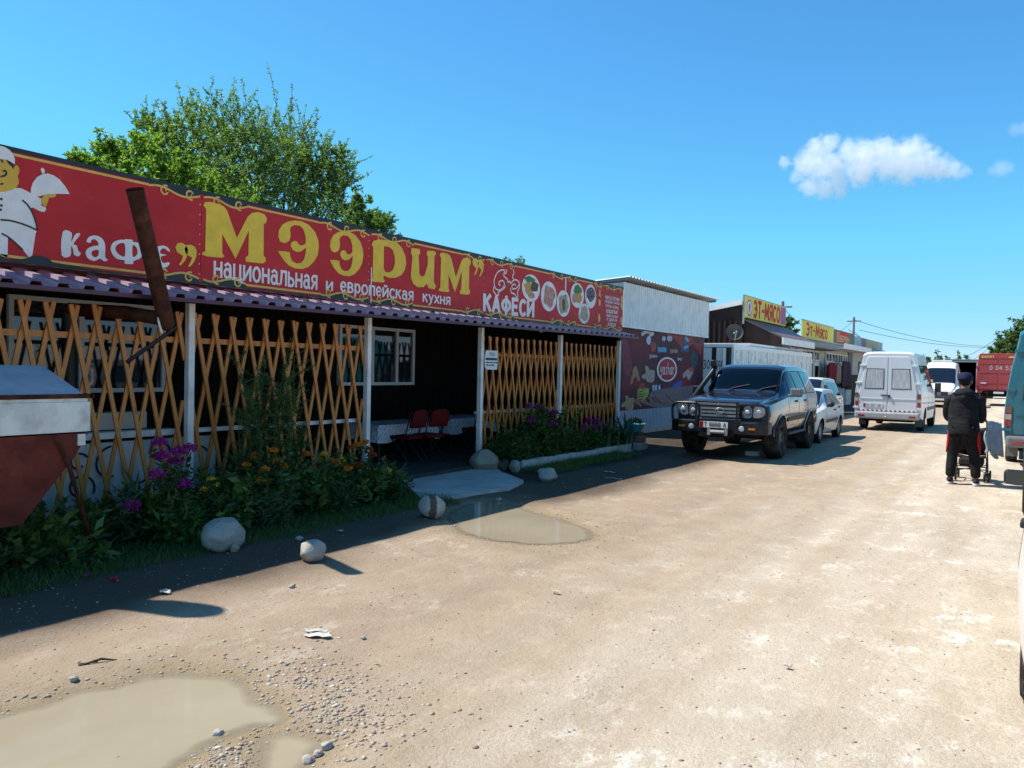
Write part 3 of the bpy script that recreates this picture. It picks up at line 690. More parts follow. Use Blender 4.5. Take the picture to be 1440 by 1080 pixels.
# ------------------------------------------------------------------ cafe sign
def redpaint():
    T = NT('red sign paint'); p = T.co()
    c = T.ramp(T.noise(p, 1.2, 5, .6), [(.3, (.46, .014, .018)), (.7, (.56, .028, .03))])
    c = T.mix(T.ramp(T.noise(p, 5, 5, .7), [(.55, 0.), (.8, .35)]), c, (.56, .09, .08)); T.base(c)
    T.b.inputs['Roughness'].default_value = .5; T.b.inputs['Specular IOR Level'].default_value = .25
    T.bump(T.noise(p, 1.6, 2, .5), .12, .05); return T.m
M_SIGNRED = redpaint()
M_YEL = pmat('mustard sign paint', (.80, .50, .03), .5, var=.12, vs=5)
M_YEL2 = pmat('pale ochre border paint', (.74, .42, .08), .5, var=.15, vs=6)
M_WHP = pmat('off white sign paint', (.78, .72, .68), .5, var=.08, vs=8)
M_SIGNBLK = pmat('black sign paint', (.012, .013, .016), .45, var=.2)
M_SKINP = pmat('ochre face paint', (.68, .38, .03), .5, var=.1)
sign = thing('cafe_sign', 'long red painted cafe signboard with mustard letters and a chef, above the awning', 'sign', (FX, 9.5, 2.58))
pf = lambda a, b, d: (FX + d, a, b)
PAN = [1.4, 5.505, 8.21, 11.03, 13.83, 15.5, 16.55]
for a, b in zip(PAN[:-1], PAN[1:]):
    m = MB(); m.span((FX - .03, a + .003, 2.61), (FX, b - .003, 3.59)); m.build('sign_panel', M_SIGNRED, sign, bevel=.003)
m = MB(); m.span((FX - .05, 1.4, 3.59), (FX + .002, 16.56, 3.632)); m.build('top_trim', M_SIGNBLK, sign)
m = MB(); m.span((FX - .05, 1.4, 2.59), (FX + .002, 16.56, 2.61)); m.build('bottom_trim', M_SIGNBLK, sign)
m = MB(); m.span((FX - .12, 1.4, 2.9), (FX - .05, 16.56, 2.98)); m.span((FX - .12, 1.4, 3.4), (FX - .05, 16.56, 3.48))
for y in np.arange(1.6, 16.6, 1.35): m.span((FX - .1, y, 2.56), (FX - .051, y + .05, 3.55))
m.build('back_frame', M_BLACKM, sign)
m = MB(); m.prism(smooth_pts([(2.44, 3.63), (2.46, 4.1), (2.47, 4.45), (2.52, 4.60), (2.62, 4.65), (2.72, 4.58), (2.78, 4.4), (2.76, 4.0), (2.72, 3.8), (2.70, 3.63)], 4), pf, -.03, -.005); m.build('shadow_board', M_SIGNBLK, sign)  # unseen board added to cast the rounded shadow on the ground
T1 = lambda x, y: (x / 4, 180 + y / 4)
T2 = lambda x, y: (270 + x / 4, 260 + y / 4)
T3 = lambda x, y: (600 + x / 4, 330 + y / 4)
T4 = lambda x, y: (x / 6, 200 + y / 6)
T5 = lambda x, y: (660 + x * 220 / 1440, 360 + y * 120 / 785)
def sgn(pts, T):
    out = []
    for x, y in pts:
        q = on_x(*T(x, y), FX); out.append((q.y, q.z))
    return out
def ccw(P):
    a = sum(P[i][0] * P[(i + 1) % len(P)][1] - P[(i + 1) % len(P)][0] * P[i][1] for i in range(len(P)))
    return P if a > 0 else P[::-1]
def flat(name, polys, mat, d, th=.0015, holes=None):
    m = MB()
    for i, P in enumerate(polys): m.prism(ccw(P), pf, d - th, d, holes=[h[::-1] if ccw(h) == h else h for h in (holes or {}).get(i, [])])
    return m.build(name, mat, sign)
Mp = [(78,135),(72,375),(55,380),(56,393),(85,402),(165,410),(181,402),(168,385),(168,275),(243,415),(318,258),(315,395),(298,410),(302,432),(395,442),(413,432),(412,410),(400,398),(402,220),(416,212),(420,188),(405,165),(370,153),(335,158),(312,178),(250,298),(195,145),(178,122),(150,108),(100,96),(72,97),(62,115)]
Ep = [(483,290),(487,255),(505,225),(535,207),(575,200),(615,205),(655,225),(690,265),(708,310),(712,350),(705,395),(685,430),(655,460),(620,473),(580,470),(545,455),(515,425),(495,395),(483,372),(520,374),(548,380),(551,405),(562,430),(585,442),(610,440),(628,420),(637,385),(640,352),(632,358),(615,372),(590,378),(565,365),(553,342),(558,323),(575,315),(590,320),(598,335),(612,342),(627,338),(638,328),(637,290),(625,250),(605,230),(575,225),(556,235),(549,250),(552,270),(552,290),(545,315),(520,328),(495,320)]
Rp = [(1018,350),(1008,335),(1020,315),(1045,308),(1110,312),(1150,325),(1180,355),(1198,400),(1203,440),(1195,480),(1175,508),(1140,523),(1105,522),(1076,508),(1075,528),(1083,540),(1075,549),(1018,545),(1007,535),(1014,524)]
Rh = [(1078,345),(1105,348),(1127,365),(1139,400),(1140,440),(1130,475),(1110,493),(1085,490),(1076,470)]
Ip = [(1233,355),(1278,360),(1283,385),(1273,395),(1277,500),(1290,518),(1308,505),(1324,450),(1325,400),(1317,390),(1322,370),(1364,372),(1371,388),(1362,402),(1358,545),(1371,572),(1360,588),(1330,580),(1318,556),(1300,575),(1268,575),(1242,555),(1229,520),(1238,400),(1230,385)]
M1, E1 = sgn(Mp, T2), sgn(Ep, T2); R1, R1h, I1 = sgn(Rp, T2), sgn(Rh, T2), sgn(Ip, T2)
def refit(P, u0, u1, v0, v1):
    a0, a1 = min(p[0] for p in P), max(p[0] for p in P); b0_, b1 = min(p[1] for p in P), max(p[1] for p in P)
    return [(u0 + (p[0] - a0) / (a1 - a0) * (u1 - u0), v0 + (p[1] - b0_) / (b1 - b0_) * (v1 - v0)) for p in P]
zlo, zhi = min(p[1] for p in M1), max(p[1] for p in M1)
q0, q1 = on_x(*T2(773, 390), FX), on_x(*T2(962, 390), FX)
E2 = refit(E1, q0.y, q1.y, min(p[1] for p in E1), max(p[1] for p in E1))
q0, q1 = on_x(*T3(68, 220), FX), on_x(*T3(246, 220), FX)
M2 = refit(M1, q0.y, q1.y, zlo, zhi)
for nm, P, h in (('M', M1, None), ('E', E1, None), ('E', E2, None), ('R', R1, {0: [R1h]}), ('I', I1, None), ('M', M2, None)):
    flat('letter', [P], M_YEL, .0062, holes=h)
def comma(c, r): # lowered / raised quote mark
    return [(c[0] + x * r, c[1] + y * r) for x, y in ((-.9, .3), (-.6, .85), (0, 1), (.6, .8), (.9, .3), (.85, -.4), (.5, -1.2), (-.1, -1.9), (-.35, -1.8), (.05, -1.2), (.22, -.62), (-.2, -.5), (-.65, -.25))]
a = on_x(*T1(1020, 700), FX); b = on_x(*T1(1070, 710), FX)
flat('quote_mark', [comma((a.y, a.z + .02), .085), comma((b.y, b.z + .02), .085)], M_YEL, .0062)
a = on_x(*T3(273, 172), FX); b = on_x(*T3(302, 180), FX)
flat('quote_mark', [comma((a.y, a.z + .02), .1), comma((b.y, b.z + .02), .1)], M_YEL, .0062)
def words(s, pxa, pxb, z0, z1, off=.03, name='lettering', mat=None, par=None):
    m = MB(); a, b = on_x(*pxa, FX), on_x(*pxb, FX); text_on(m, s, pf, (a.y, b.y, z0, z1), off, .004, 0, .26 if s == 'КАФЕСИ' else .21); return m.build(name, mat or M_WHP, par or sign)
KP = [(352,583),(402,590),(398,640),(425,595),(450,598),(412,650),(430,662),(438,690),(452,705),(440,722),(415,712),(410,685),(398,665),(394,720),(345,715)]
AP = [(485,640),(500,612),(540,605),(575,625),(590,660),(590,725),(605,742),(585,750),(560,735),(530,748),(495,735),(480,705),(490,680),(520,665),(552,660),(548,640),(530,625),(512,632),(508,645)]
AH = [(518,692),(551,686),(552,715),(535,728),(515,715)]
FP = [(622,670),(640,640),(680,628),(702,630),(702,625),(745,630),(745,640),(785,650),(800,690),(790,730),(750,748),(745,765),(700,762),(700,745),(655,735),(628,705)]
FH1, FH2 = [(648,670),(670,650),(700,652),(700,722),(668,712),(650,690)], [(745,660),(768,675),(770,710),(745,725)]
EP = [(868,700),(885,668),(920,662),(945,675),(955,695),(940,690),(925,678),(905,682),(900,705),(935,715),(905,722),(905,745),(920,760),(945,755),(952,765),(930,785),(895,778),(872,750)]
for P, H in ((KP, []), (AP, [AH]), (FP, [FH1, FH2]), (EP, [])):
    flat('letter', [smooth_pts(sgn(P, T1), 3, True)], M_WHP, .0055, holes={0: [smooth_pts(sgn(h, T1), 3, True) for h in H]})
words('национальная', (300, 385), (446, 405), 2.655, 2.86, .018)
words('и', (458, 400), (468, 405), 2.705, 2.815, .018)
words('европейская', (478, 405), (581, 425), 2.665, 2.87, .018)
words('кухня', (594, 418), (633, 428), 2.675, 2.83, .018)
words('КАФЕСИ', (679, 430), (751, 445), 2.68, 2.985, .025)
m = MB()
for i, s in enumerate(('манты лагман', 'куурдак самсы', 'плов борщ', 'шашлык', 'чай-кофе', 'и другие', 'блюда')):
    zc = 3.33 - i * .098; hw = (.36, .37, .33, .3, .3, .27, .2)[i]; text_on(m, s, pf, (15.98 - hw, 15.98 + hw, zc - .04, zc + .03), .02, .004)
m.build('lettering', M_WHP, sign)
# swirl drawing of a steaming cup
m = MB()
for P in ([(447,205),(425,198),(400,210),(383,240),(378,270),(385,300),(405,312),(428,300),(436,275),(425,258),(408,265),(405,280),(415,285)],
          [(378,290),(375,315),(390,338),(405,340),(402,325),(430,305),(448,280),(455,255),(440,240),(430,225),(440,205),(450,200),(445,215),(430,225)],
          [(440,290),(455,270),(468,262),(470,275),(490,255),(510,258),(520,275),(505,300),(485,305),(478,290),(490,278),(500,285)],
          [(470,300),(475,325),(495,335),(505,355),(512,345),(510,320),(520,300),(522,265)], [(485,195),(490,215),(482,235),(487,250)]):
    ribbon(m, smooth_pts(sgn(P, T3), 4), .024, pf, .004)
m.build('cup_drawing', M_WHP, sign)
# plates of food
def food(name, c):
    T = NT(name); p = T.co(); n_ = T.noise(p, 14, 5, .65); T.base(T.ramp(n_, [(.3, c[0]), (.5, c[1]), (.68, c[2])])); T.b.inputs['Roughness'].default_value = .6; return T.m
FO = food('orange dish', [(.5, .22, .05), (.55, .33, .1), (.4, .16, .03)]); FB = food('brown dish', [(.05, .02, .015), (.1, .05, .03), (.2, .12, .08)])
FG = food('green herbs', [(.03, .12, .02), (.06, .2, .05), (.1, .26, .1)]); FR = food('red soup', [(.35, .05, .03), (.5, .22, .16), (.55, .42, .33)]); FT = food('tan dish', [(.3, .22, .12), (.42, .33, .2), (.5, .42, .3)])
FK = food('dark dish', [(.02, .02, .025), (.05, .05, .06), (.3, .3, .3)])
for (cx_, cy_, rx, ry), foods in (((567,295,83,125), [(FO, -.25, -.05, .5, .5), (FB, .35, .15, .45, .42), (FG, -.2, .6, .55, .22), (FR, .05, -.55, .4, .2)]), ((730,372,72,138), [(FR, 0, 0, .72, .78)]),
      ((865,437,62,122), [(FT, 0, 0, .78, .72), (FB, 0, .05, .24, .3), (FB, .05, -.35, .2, .2)]), ((992,362,62,115), [(FG, 0, .42, .62, .38), (FO, .05, -.2, .68, .4), (FR, -.45, -.3, .28, .38)]),
      ((1115,372,50,110), [(FK, 0, .2, .8, .55)]), ((1055,530,50,92), [(FT, 0, 0, .78, .78)])):
    c = on_x(*T5(cx_, cy_), FX); a = on_x(*T5(cx_ - rx, cy_), FX); b = on_x(*T5(cx_ + rx, cy_), FX); t_ = on_x(*T5(cx_, cy_ - ry), FX)
    Rx, Rz = (b.y - a.y) / 2, t_.z - c.z
    pl = flat('plate_picture', [blob((c.y, c.z), Rx, Rz)], M_WHP, .005)
    for k, (mt, ox, oz, sx, sz) in enumerate(foods):
        m = MB(); m.prism(blob((c.y + ox * Rx, c.z + oz * Rz), sx * Rx, sz * Rz, 22, .35, k + cx_), pf, .0055, .0065 + .0008 * k); m.build('food', mt, pl)
# border lines and scrolls
def scroll(y0, y1, z, up, m):
    n = max(2, int(round((y1 - y0) / .3))); L = (y1 - y0) / n
    pts = [(y0 + (y1 - y0) * t, z + up * .03 * math.sin(2 * PI * n * t * .5 + .4)) for t in np.linspace(0, 1, n * 10 + 1)]
    ribbon(m, pts, .022, pf, .0045)
    for i in range(n):
        sg = 1 if i % 2 == 0 else -1; c = (y0 + (i + .62) * L, z - up * sg * .012)
        pp = [(c[0] + (.068 - .05 * t) * math.cos(1.2 + 5.6 * t) , c[1] + sg * up * (.062 - .045 * t) * math.sin(1.2 + 5.6 * t)) for t in np.linspace(0, 1, 18)]
        ribbon(m, pp, [.02] * 17 + [.03], pf, .005); m.prism(blob(pp[-1], .017, .017, 10), pf, .003, .005)
m = MB()
ZT, ZB = 3.565, 2.64
tl = [(3.3, 4.87), (6.12, 7.25), (9.15, 10.35), (11.95, 13.15), (14.35, 15.0)]
sc = [(4.87, 5.48), (5.53, 6.12), (7.25, 8.19), (8.23, 9.15), (10.35, 11.0), (11.05, 11.95), (13.15, 13.81), (13.85, 14.35)]
for z, up in ((ZT, 1), (ZB, -1)):
    for a, b in tl: ribbon(m, [(a, z), (b, z)], .024, pf, .004)
    for a, b in sc: scroll(a, b, z - up * .018, up, m)
    scroll(15.53, 16.52, z - up * .018, up, m); scroll(15.05, 15.48, z - up * .018, up, m)
for z in (2.85, 3.2, 3.35):
    for yc in (15.35, 16.47): m.prism(blob((yc, z), .05, .09, 12, .6, z + yc), pf, .002, .004)
m.build('border_ornament', M_YEL2, sign)
for z, up in ((ZT, 1), (ZB, -1)):                              # black waves behind the scrolls
    for a, b in sc + [(15.53, 16.52), (15.05, 15.48)]:
        n_ = max(2, int(round((b - a) / .3))); e_ = z + up * .025
        P = [(a + (b - a) * t, z - up * .018 + up * .03 * math.sin(PI * n_ * t + .4)) for t in np.linspace(0, 1, n_ * 8 + 1)]
        flat('black_wave', [P + [(b, e_ + up * .006), (a, e_ + up * .006)]], M_SIGNBLK, .0022)
m = MB()
for y in PAN[1:-1]:
    for z in np.arange(2.7, 3.5, .11): m.ball((FX + .001, y - .02, z), .007, 6, 4)
m.build('rivets', M_WHP, sign)
# white drips and streaks
m = MB(); ribbon(m, [(8.24, 2.6), (8.24, 3.1)], .02, pf, .0065); ribbon(m, [(13.83, 3.3), (13.83, 3.56)], .05, pf, .0065); ribbon(m, [(13.83, 3.1), (13.83, 3.3)], .012, pf, .0065); m.build('paint_streak', M_WHP, sign)
# painted chef
hat = [(-150,120),(-120,60),(-60,30),(0,30),(40,42),(80,68),(105,100),(122,140),(122,188),(80,165),(45,148),(0,140),(-60,142),(-120,180)]
face = [(0,135),(45,143),(85,160),(110,195),(118,225),(122,200),(138,195),(155,208),(162,235),(158,265),(145,285),(155,315),(155,350),(130,385),(90,405),(40,418),(0,420),(-70,400),(-112,340),(-118,250),(-105,180),(-60,140)]
coat = [(0,420),(60,412),(130,385),(180,390),(250,425),(300,455),(355,480),(345,535),(385,550),(388,570),(370,590),(330,580),(280,552),(245,553),(270,590),(295,650),(312,745),(298,770),(285,860),(270,960),(245,975),(190,905),(120,845),(65,805),(62,960),(60,975),(0,945),(-60,940),(-110,960),(-130,760),(-200,640),(-170,480),(-90,420)]
cloche = [(258,430),(258,390),(275,340),(310,295),(355,270),(400,264),(450,280),(500,315),(545,370),(585,437),(470,436),(400,440),(330,455),(290,463)]
knob = [(340,230),(350,215),(372,228),(376,250),(368,268),(352,262)]
hand = [(350,520),(345,490),(355,465),(375,445),(470,436),(468,458),(430,470),(410,465),(402,500),(385,545),(365,540)]
hair = [(45,146),(85,163),(118,188),(110,203),(112,230),(95,205),(70,185)]
wave = [(-200,940),(0,955),(60,985),(180,987),(240,972),(270,957),(340,957),(400,975),(440,1012),(720,1060),(720,1075),(0,1000),(-200,990)]
fig = flat('chef_picture', [sgn(coat, T4)], M_WHP, .004)
def figpart(name, polys, mat, d):
    m = MB()
    for P in polys: m.prism(ccw(P), pf, d - .0012, d)
    return m.build(name, mat, fig)
figpart('face', [sgn(face, T4)], M_SKINP, .0055); figpart('cloche', [sgn(cloche, T4), sgn(knob, T4)], M_WHP, .0065)
figpart('hand', [sgn(hand, T4)], M_SKINP, .008); figpart('hat', [sgn(hat, T4)], M_WHP, .007); figpart('hair', [sgn(hair, T4)], M_SIGNBLK, .0085)
m = MB()
for P in ([(0,655),(80,662),(170,685),(250,715),(312,745)], [(185,490),(230,530),(270,595),(300,680),(312,745)], [(10,770),(65,800),(120,845),(190,910)], [(0,152),(12,155),(22,172)], [(20,248),(40,240),(50,258),(40,280),(0,292)], [(0,355),(15,352),(22,345)]):
    ribbon(m, smooth_pts(sgn(P, T4), 4), .016, pf, .0085)
for P in ((8,480),(8,535),(2,570)):
    q = on_x(*T4(*P), FX); m.prism(blob((q.y, q.z), .012, .012, 8), pf, .0055, .0085)
m.build('outline', M_SIGNBLK, fig)
flat('black_wave', [sgn(wave, T4)], M_SIGNBLK, .009)
# notice print
m = MB()
text_on(m, 'УСА', lambda a, b, d: (FX + d, a, b), (11.2, 11.36, 1.93, 1.985), .03, .0075)
m.prism([(11.09, 1.85), (11.44, 1.85), (11.44, 1.893), (11.09, 1.893)], pf, .0062, .0075)
for z_, ws in ((1.81, (.1, .07, .06, .08)), (1.765, (.07, .06, .09))):
    y_ = 11.1
    for w_ in ws: m.prism([(y_, z_ - .01), (y_ + w_, z_ - .01), (y_ + w_, z_ + .012), (y_, z_ + .012)], pf, .0062, .0075); y_ += w_ + .015
m.build('print', M_SIGNBLK, nt_)
# ------------------------------------------------------------------ corrugated shop with the banner
SX = -8.9
M_CORW = pmat('white corrugated sheet', (.86, .84, .81), .45, var=.05, vs=4, dirt=((.4, .36, .3), .3, 3))
M_CORB = pmat('pale blue grey corrugated sheet', (.42, .48, .54), .45, var=.08, vs=3, dirt=((.2, .18, .15), .5, 3))
M_ZINCL = pmat('pale zinc roof', (.55, .55, .54), .5, .1, var=.1, vs=4)
M_ZINC = pmat('grey zinc roof', (.32, .33, .33), .45, .4, var=.12, vs=4)
shop = thing('banner_shop', 'white corrugated shop with a grey overhanging roof, wearing the dark sweets banner', 'building', (SX, 22, 0))
Y0, Y1 = 18.82, 25.35
m = MB(); m.span((-14, Y0, 0), (SX - .01, Y1, 4.02)); m.build('wall', M_CORW, shop)
m = MB(); corr(m, (SX + .09, Y0 - .02, 2.9), (0, Y1 - Y0 + .04, 0), (0, 0, 1.13), .135, .022); m.span((SX, Y0 - .01, 2.88), (SX + .085, Y1 + .01, 4.03)); m.build('upper_cladding', M_CORW, shop)
m = MB(); corr(m, (-14, Y0 - .025, 2.5), (5.05, 0, 0), (0, 0, 1.5), .2, .02); m.build('side_cladding', M_CORW, shop)
m = MB(); m.span((SX - .02, Y0 - .05, 2.855), (SX + .13, Y1 + .03, 2.9)); m.span((SX + .085, Y0 - .045, 2.9), (SX + .12, Y0 - .005, 4.03)); m.span((SX + .085, Y1 + .0, 2.9), (SX + .12, Y1 + .035, 4.03)); m.build('edge_trim', M_CORW, shop)
m = MB(); corr(m, (SX + .02, Y0, .16), (0, Y1 - Y0, 0), (0, 0, .5), .1, .018); m.build('lower_cladding', M_CORB, shop)
m = MB(); m.span((SX - .05, Y0 - .02, 0), (SX + .1, Y1 + .02, .16)); m.build('plinth', M_CONC, shop)
m = MB(); corr(m, (SX + .28, Y0 - .1, 4.15), (0, Y1 - Y0 + .62, 0), (-5.8, 0, -.42), .2, .035); m.build('roof', M_ZINCL, shop).modifiers.new('thickness', 'SOLIDIFY').thickness = .012
m = MB(); m.bar((SX + .2, Y0 - .06, 4.10), (SX - 5, Y0 - .06, 3.72), .04, .06); m.build('verge_board', M_ZINC, shop); m = MB(); m.bar((SX + .2, Y1 + .46, 4.10), (SX - 5, Y1 + .46, 3.72), .04, .06); m.build('verge_board', M_ZINC, shop)
# banner
T = NT('banner print'); p = T.co()
sx_ = T.n('SeparateXYZ'); T.l(p, sx_.inputs[0])
n_ = T.noise(p, .9, 4, .55); n2 = T.noise(p, 2.6, 4, .6)
c = T.ramp(n_, [(.3, (.06, .03, .04)), (.5, (.12, .04, .05)), (.68, (.24, .035, .04))]); c = T.mix(T.ramp(n2, [(.5, 0.), (.75, .4)]), c, (.07, .05, .065)); T.base(c); T.b.inputs['Roughness'].default_value = .55; T.b.inputs['Specular IOR Level'].default_value = .1
M_BAN = T.m
ban = thing('banner', 'dark red printed banner with sweets and a round red badge on the white shop', 'banner', (SX, 22, .64))
bf = lambda a, b, d: (SX + .02 + d, a, b)
m = MB(); m.span((SX, Y0 + .04, .64), (SX + .02, Y1 - .1, 2.855)); m.build('sheet', M_BAN, ban)
m = MB()
for a in np.arange(Y0 + .1, Y1 - .1, .42):
    m.ball((SX + .022, a, .655), .012, 6, 4); m.ball((SX + .022, a, 2.84), .012, 6, 4)
m.build('eyelet', M_ZINC, ban)
TB = lambda x, y: (870 + x * 130 / 878, 440 + y * 160 / 1080)
def bw(pts):
    out = []
    for x, y in pts:
        q = on_x(*TB(x, y), SX + .02); out.append((min(max(q.y, Y0 + .06), Y1 - .13), min(max(q.z, .66), 2.83)))
    return out
PC = {}
def pc(c):
    if c not in PC: PC[c] = pmat('banner ink', c, .6, var=.3, vs=9)
    return PC[c]
bl = [0]
def bprint(name, P, c, sm=True):
    bl[0] += 1; m = MB(); q = bw(P); q = smooth_pts(q, 4, True) if sm else q
    m.prism(ccw(q), bf, .0, .0015 + .00022 * bl[0]); return m.build(name, pc(c), ban)
def bell(cx, cy_, rx, ry): return [(cx + rx * math.cos(a), cy_ + ry * math.sin(a)) for a in np.arange(14) * 2 * PI / 14]
bprint('printed_shape', [(40,240),(80,260),(110,380),(125,520),(110,610),(75,630),(40,520),(30,330)], (.27, .05, .075))
bprint('printed_shape', [(410,112),(600,138),(790,168),(785,400),(750,360),(705,300),(620,340),(560,280),(480,180)], (.33, .06, .06))
bprint('printed_shape', [(40,640),(110,600),(200,620),(230,690),(150,720),(40,730)], (.25, .03, .04))
bprint('printed_sweet', [(215,190),(240,145),(280,135),(325,165),(335,205),(300,225),(285,195),(250,200),(225,220)], (.55, .55, .57))
bprint('printed_sweet', [(265,250),(285,215),(305,245),(295,300),(270,290)], (.5, .6, .68)); bprint('printed_sweet', bell(330, 320, 28, 48), (.38, .07, .06))
bprint('printed_sweet', bell(428, 245, 17, 24), (.5, .5, .55)); bprint('printed_sweet', bell(484, 243, 26, 28), (.4, .42, .5)); bprint('printed_sweet', [(437,155),(455,160),(482,195),(475,208),(445,190)], (.45, .44, .45))
bprint('printed_sweet', [(372,318),(392,328),(440,325),(455,335),(452,375),(400,372),(375,380)], (.12, .33, .52), False)
bprint('printed_sweet', [(488,338),(505,348),(550,345),(562,352),(558,380),(505,380),(490,390)], (.4, .22, .15), False)
bprint('printed_sweet', [(292,385),(305,398),(350,398),(370,405),(365,425),(305,425),(290,440)], (.5, .25, .3), False)
bprint('printed_sweet', [(560,420),(580,435),(615,425),(590,440),(600,460),(580,445),(562,455)], (.5, .48, .5), False)
bprint('printed_sweet', [(612,190),(662,198),(665,372),(585,365),(612,300)], (.07, .11, .2), False)
for x, y in ((640, 240), (650, 320), (628, 330), (655, 260)): bprint('printed_sweet', bell(x, y, 11, 16), (.32, .4, .48))
bprint('printed_shape', bell(742, 242, 42, 52), (.09, .07, .075)); bprint('printed_shape', bell(715, 440, 38, 80), (.07, .085, .1))
bprint('printed_sweet', [(140,520),(165,505),(185,560),(200,640),(180,645),(160,600),(125,670),(105,670),(125,590)], (.42, .22, .11))
bprint('printed_sweet', [(250,515),(275,505),(290,540),(335,545),(340,600),(325,655),(275,655),(255,630),(220,620),(225,590),(255,575)], (.46, .36, .28))
bprint('printed_sweet', [(612,580),(660,530),(695,515),(710,545),(690,600),(660,640),(645,600),(615,620)], (.45, .35, .33)); bprint('printed_sweet', [(655,535),(695,512),(712,545),(690,560)], (.42, .1, .1))
bprint('printed_sweet', [(185,700),(205,670),(240,675),(250,715),(190,725)], (.42, .07, .05)); bprint('printed_sweet', [(180,720),(285,715),(285,770),(235,840),(175,845)], (.48, .36, .1), False)
for i in range(4): bprint('printed_sweet', [(188, 745 + i * 24), (225, 740 + i * 24), (225, 750 + i * 24), (188, 756 + i * 24)], (.12, .06, .05), False)
bprint('printed_sweet', [(225,775),(285,745),(288,765),(232,800)], (.2, .4, .1), False)
bprint('printed_sweet', [(505,700),(545,660),(595,645),(600,690),(570,745),(520,740)], (.08, .1, .4))
for x in (318, 342, 375): bprint('printed_sweet', [(x,690),(x+18,680),(x+20,735),(x+2,742)], (.5, .55, .65), False)
bprint('printed_sweet', [(60,790),(85,785),(100,810),(140,805),(142,850),(130,915),(70,920),(60,890),(25,895),(30,860),(65,835)], (.48, .3, .17))
bprint('printed_shape', [(300,760),(420,720),(600,700),(760,690),(765,760),(640,830),(540,890),(400,905),(300,880)], (.22, .16, .16))
for i in range(17):
    a = rnd.uniform(0, 1); x0 = 190 + 390 * a; y0_ = 905 - 60 * a + rnd.uniform(-20, 10); L = rnd.uniform(90, 190); an = rnd.uniform(.35, 1.1)
    x1, y1_ = x0 - L * math.cos(an) * .8, y0_ - L * math.sin(an) * .6
    bprint('printed_sweet', [(x0, y0_), (x0 + 7, y0_ - 8), (x1 + 6, y1_ - 7), (x1, y1_)], rnd.choice([(.3, .1, .05), (.16, .06, .04), (.4, .2, .12), (.3, .2, .18)]), False)
q = on_x(*TB(458, 537), SX + .02); qr = on_x(*TB(550, 537), SX + .02); qt = on_x(*TB(458, 420), SX + .02); Rr = qt.z - q.z; Ry_ = qr.y - q.y
m = MB(); m.prism(blob((q.y, q.z), Ry_, Rr, 40), bf, .008, .0125); bd = m.build('badge', M_WHP, ban)
m = MB(); m.prism(blob((q.y, q.z), Ry_ * .87, Rr * .87, 40), bf, .0125, .014); m.build('badge_disc', pc((.42, .035, .05)), bd)
m = MB(); text_on(m, 'yashar', bf, (q.y - Ry_ * .7, q.y + Ry_ * .7, q.z - .2, q.z + .2), .0, .0155, 0, .11); m.build('lettering', M_WHP, bd)

# ------------------------------------------------------------------ white container
M_CONTW = pmat('peeling white paint', (.88, .87, .80), .6, var=.05, vs=3, dirt=((.25, .26, .22), .7, 4))
M_GREYBOX = pmat('grimy grey steel', (.12, .12, .115), .7, var=.2)
M_CONTE = pmat('white container end paint', (.88, .87, .83), .5, var=.04)
ct = thing('shipping_container', 'white painted container with peeling vertical panels behind the dark SUV', 'container', (-8, 31, 0))
CY0, CY1, CZ = 25.6, 36.9, 2.66
m = MB(); m.span((-10.4, CY0 + .05, .1), (-8.06, CY1 - .05, CZ - .04)); m.build('box', M_GREYBOX, ct)
m = MB(); m.span((-8.06, CY0, .05), (-7.98, CY0 + .14, CZ)); m.span((-8.06, CY1 - .14, .05), (-7.98, CY1, CZ)); m.span((-8.06, CY0 + .14, CZ - .16), (-7.985, CY1 - .14, CZ)); m.span((-8.06, CY0 + .14, .05), (-7.985, CY1 - .14, .2)); m.build('frame', M_CONTE, ct)
n_ = 14
for i in range(n_):
    a = CY0 + .14 + (CY1 - CY0 - .28) * i / n_; b = CY0 + .14 + (CY1 - CY0 - .28) * (i + 1) / n_
    m = MB(); m.span((-8.06, a + .035, .2), (-8.012 + rnd.uniform(-.006, .006), b - .02, CZ - .16)); m.build('side_panel', M_CONTW, ct)
xs = [-9.5] + [on_y(px, 505, CY0).x for px in (1001, 1008, 1021)]
m = MB(); m.span((xs[0], CY0 - .03, .15), (xs[1], CY0 + .05, CZ - .12)); m.build('door', M_CONTE, ct)
m = MB(); m.span((xs[2], CY0 - .06, .15), (xs[3], CY0 + .05, CZ - .12)); m.build('door', M_CONTE, ct)
m = MB(); m.span((xs[1], CY0 - .02, .15), (xs[2], CY0 + .05, CZ - .12)); m.span((xs[3] + .02, CY0 - .02, .15), (xs[3] + .07, CY0 + .05, CZ - .12)); m.build('door_gap', M_BLACKM, ct)
m = MB(); m.tube([(xs[3] - .06, CY0 - .09, .3), (xs[3] - .06, CY0 - .09, 2.5)], .025, 6); m.build('lock_bar', M_CONTE, ct)
m = MB(); m.span((-10.4, CY0 - .07, CZ - .1), (-7.98, CY0 - .0, CZ)); m.build('top_rail', M_CONTE, ct)
ef = lambda a, b, d: (a, CY0 - .06 - d, b)
m = MB(); text_on(m, '330', lambda a, b, d: (a, CY0 - .03 - d, b), (xs[1] - .42, xs[1] - .05, 1.85, 2.12), .0, .004, 0, .14); text_on(m, '98', ef, (xs[2] + .08, xs[3] - .07, 1.82, 2.1), .0, .004, 0, .14); m.build('lettering', M_SIGNBLK, ct)
m = MB(); m.span((-10, 28.3, CZ + .05), (-8.25, 36.2, CZ + .14)); m.span((-9.9, 28.6, CZ + .001), (-9.8, 36, CZ + .05)); o = m.build('roof_sheet', M_CORW, ct)

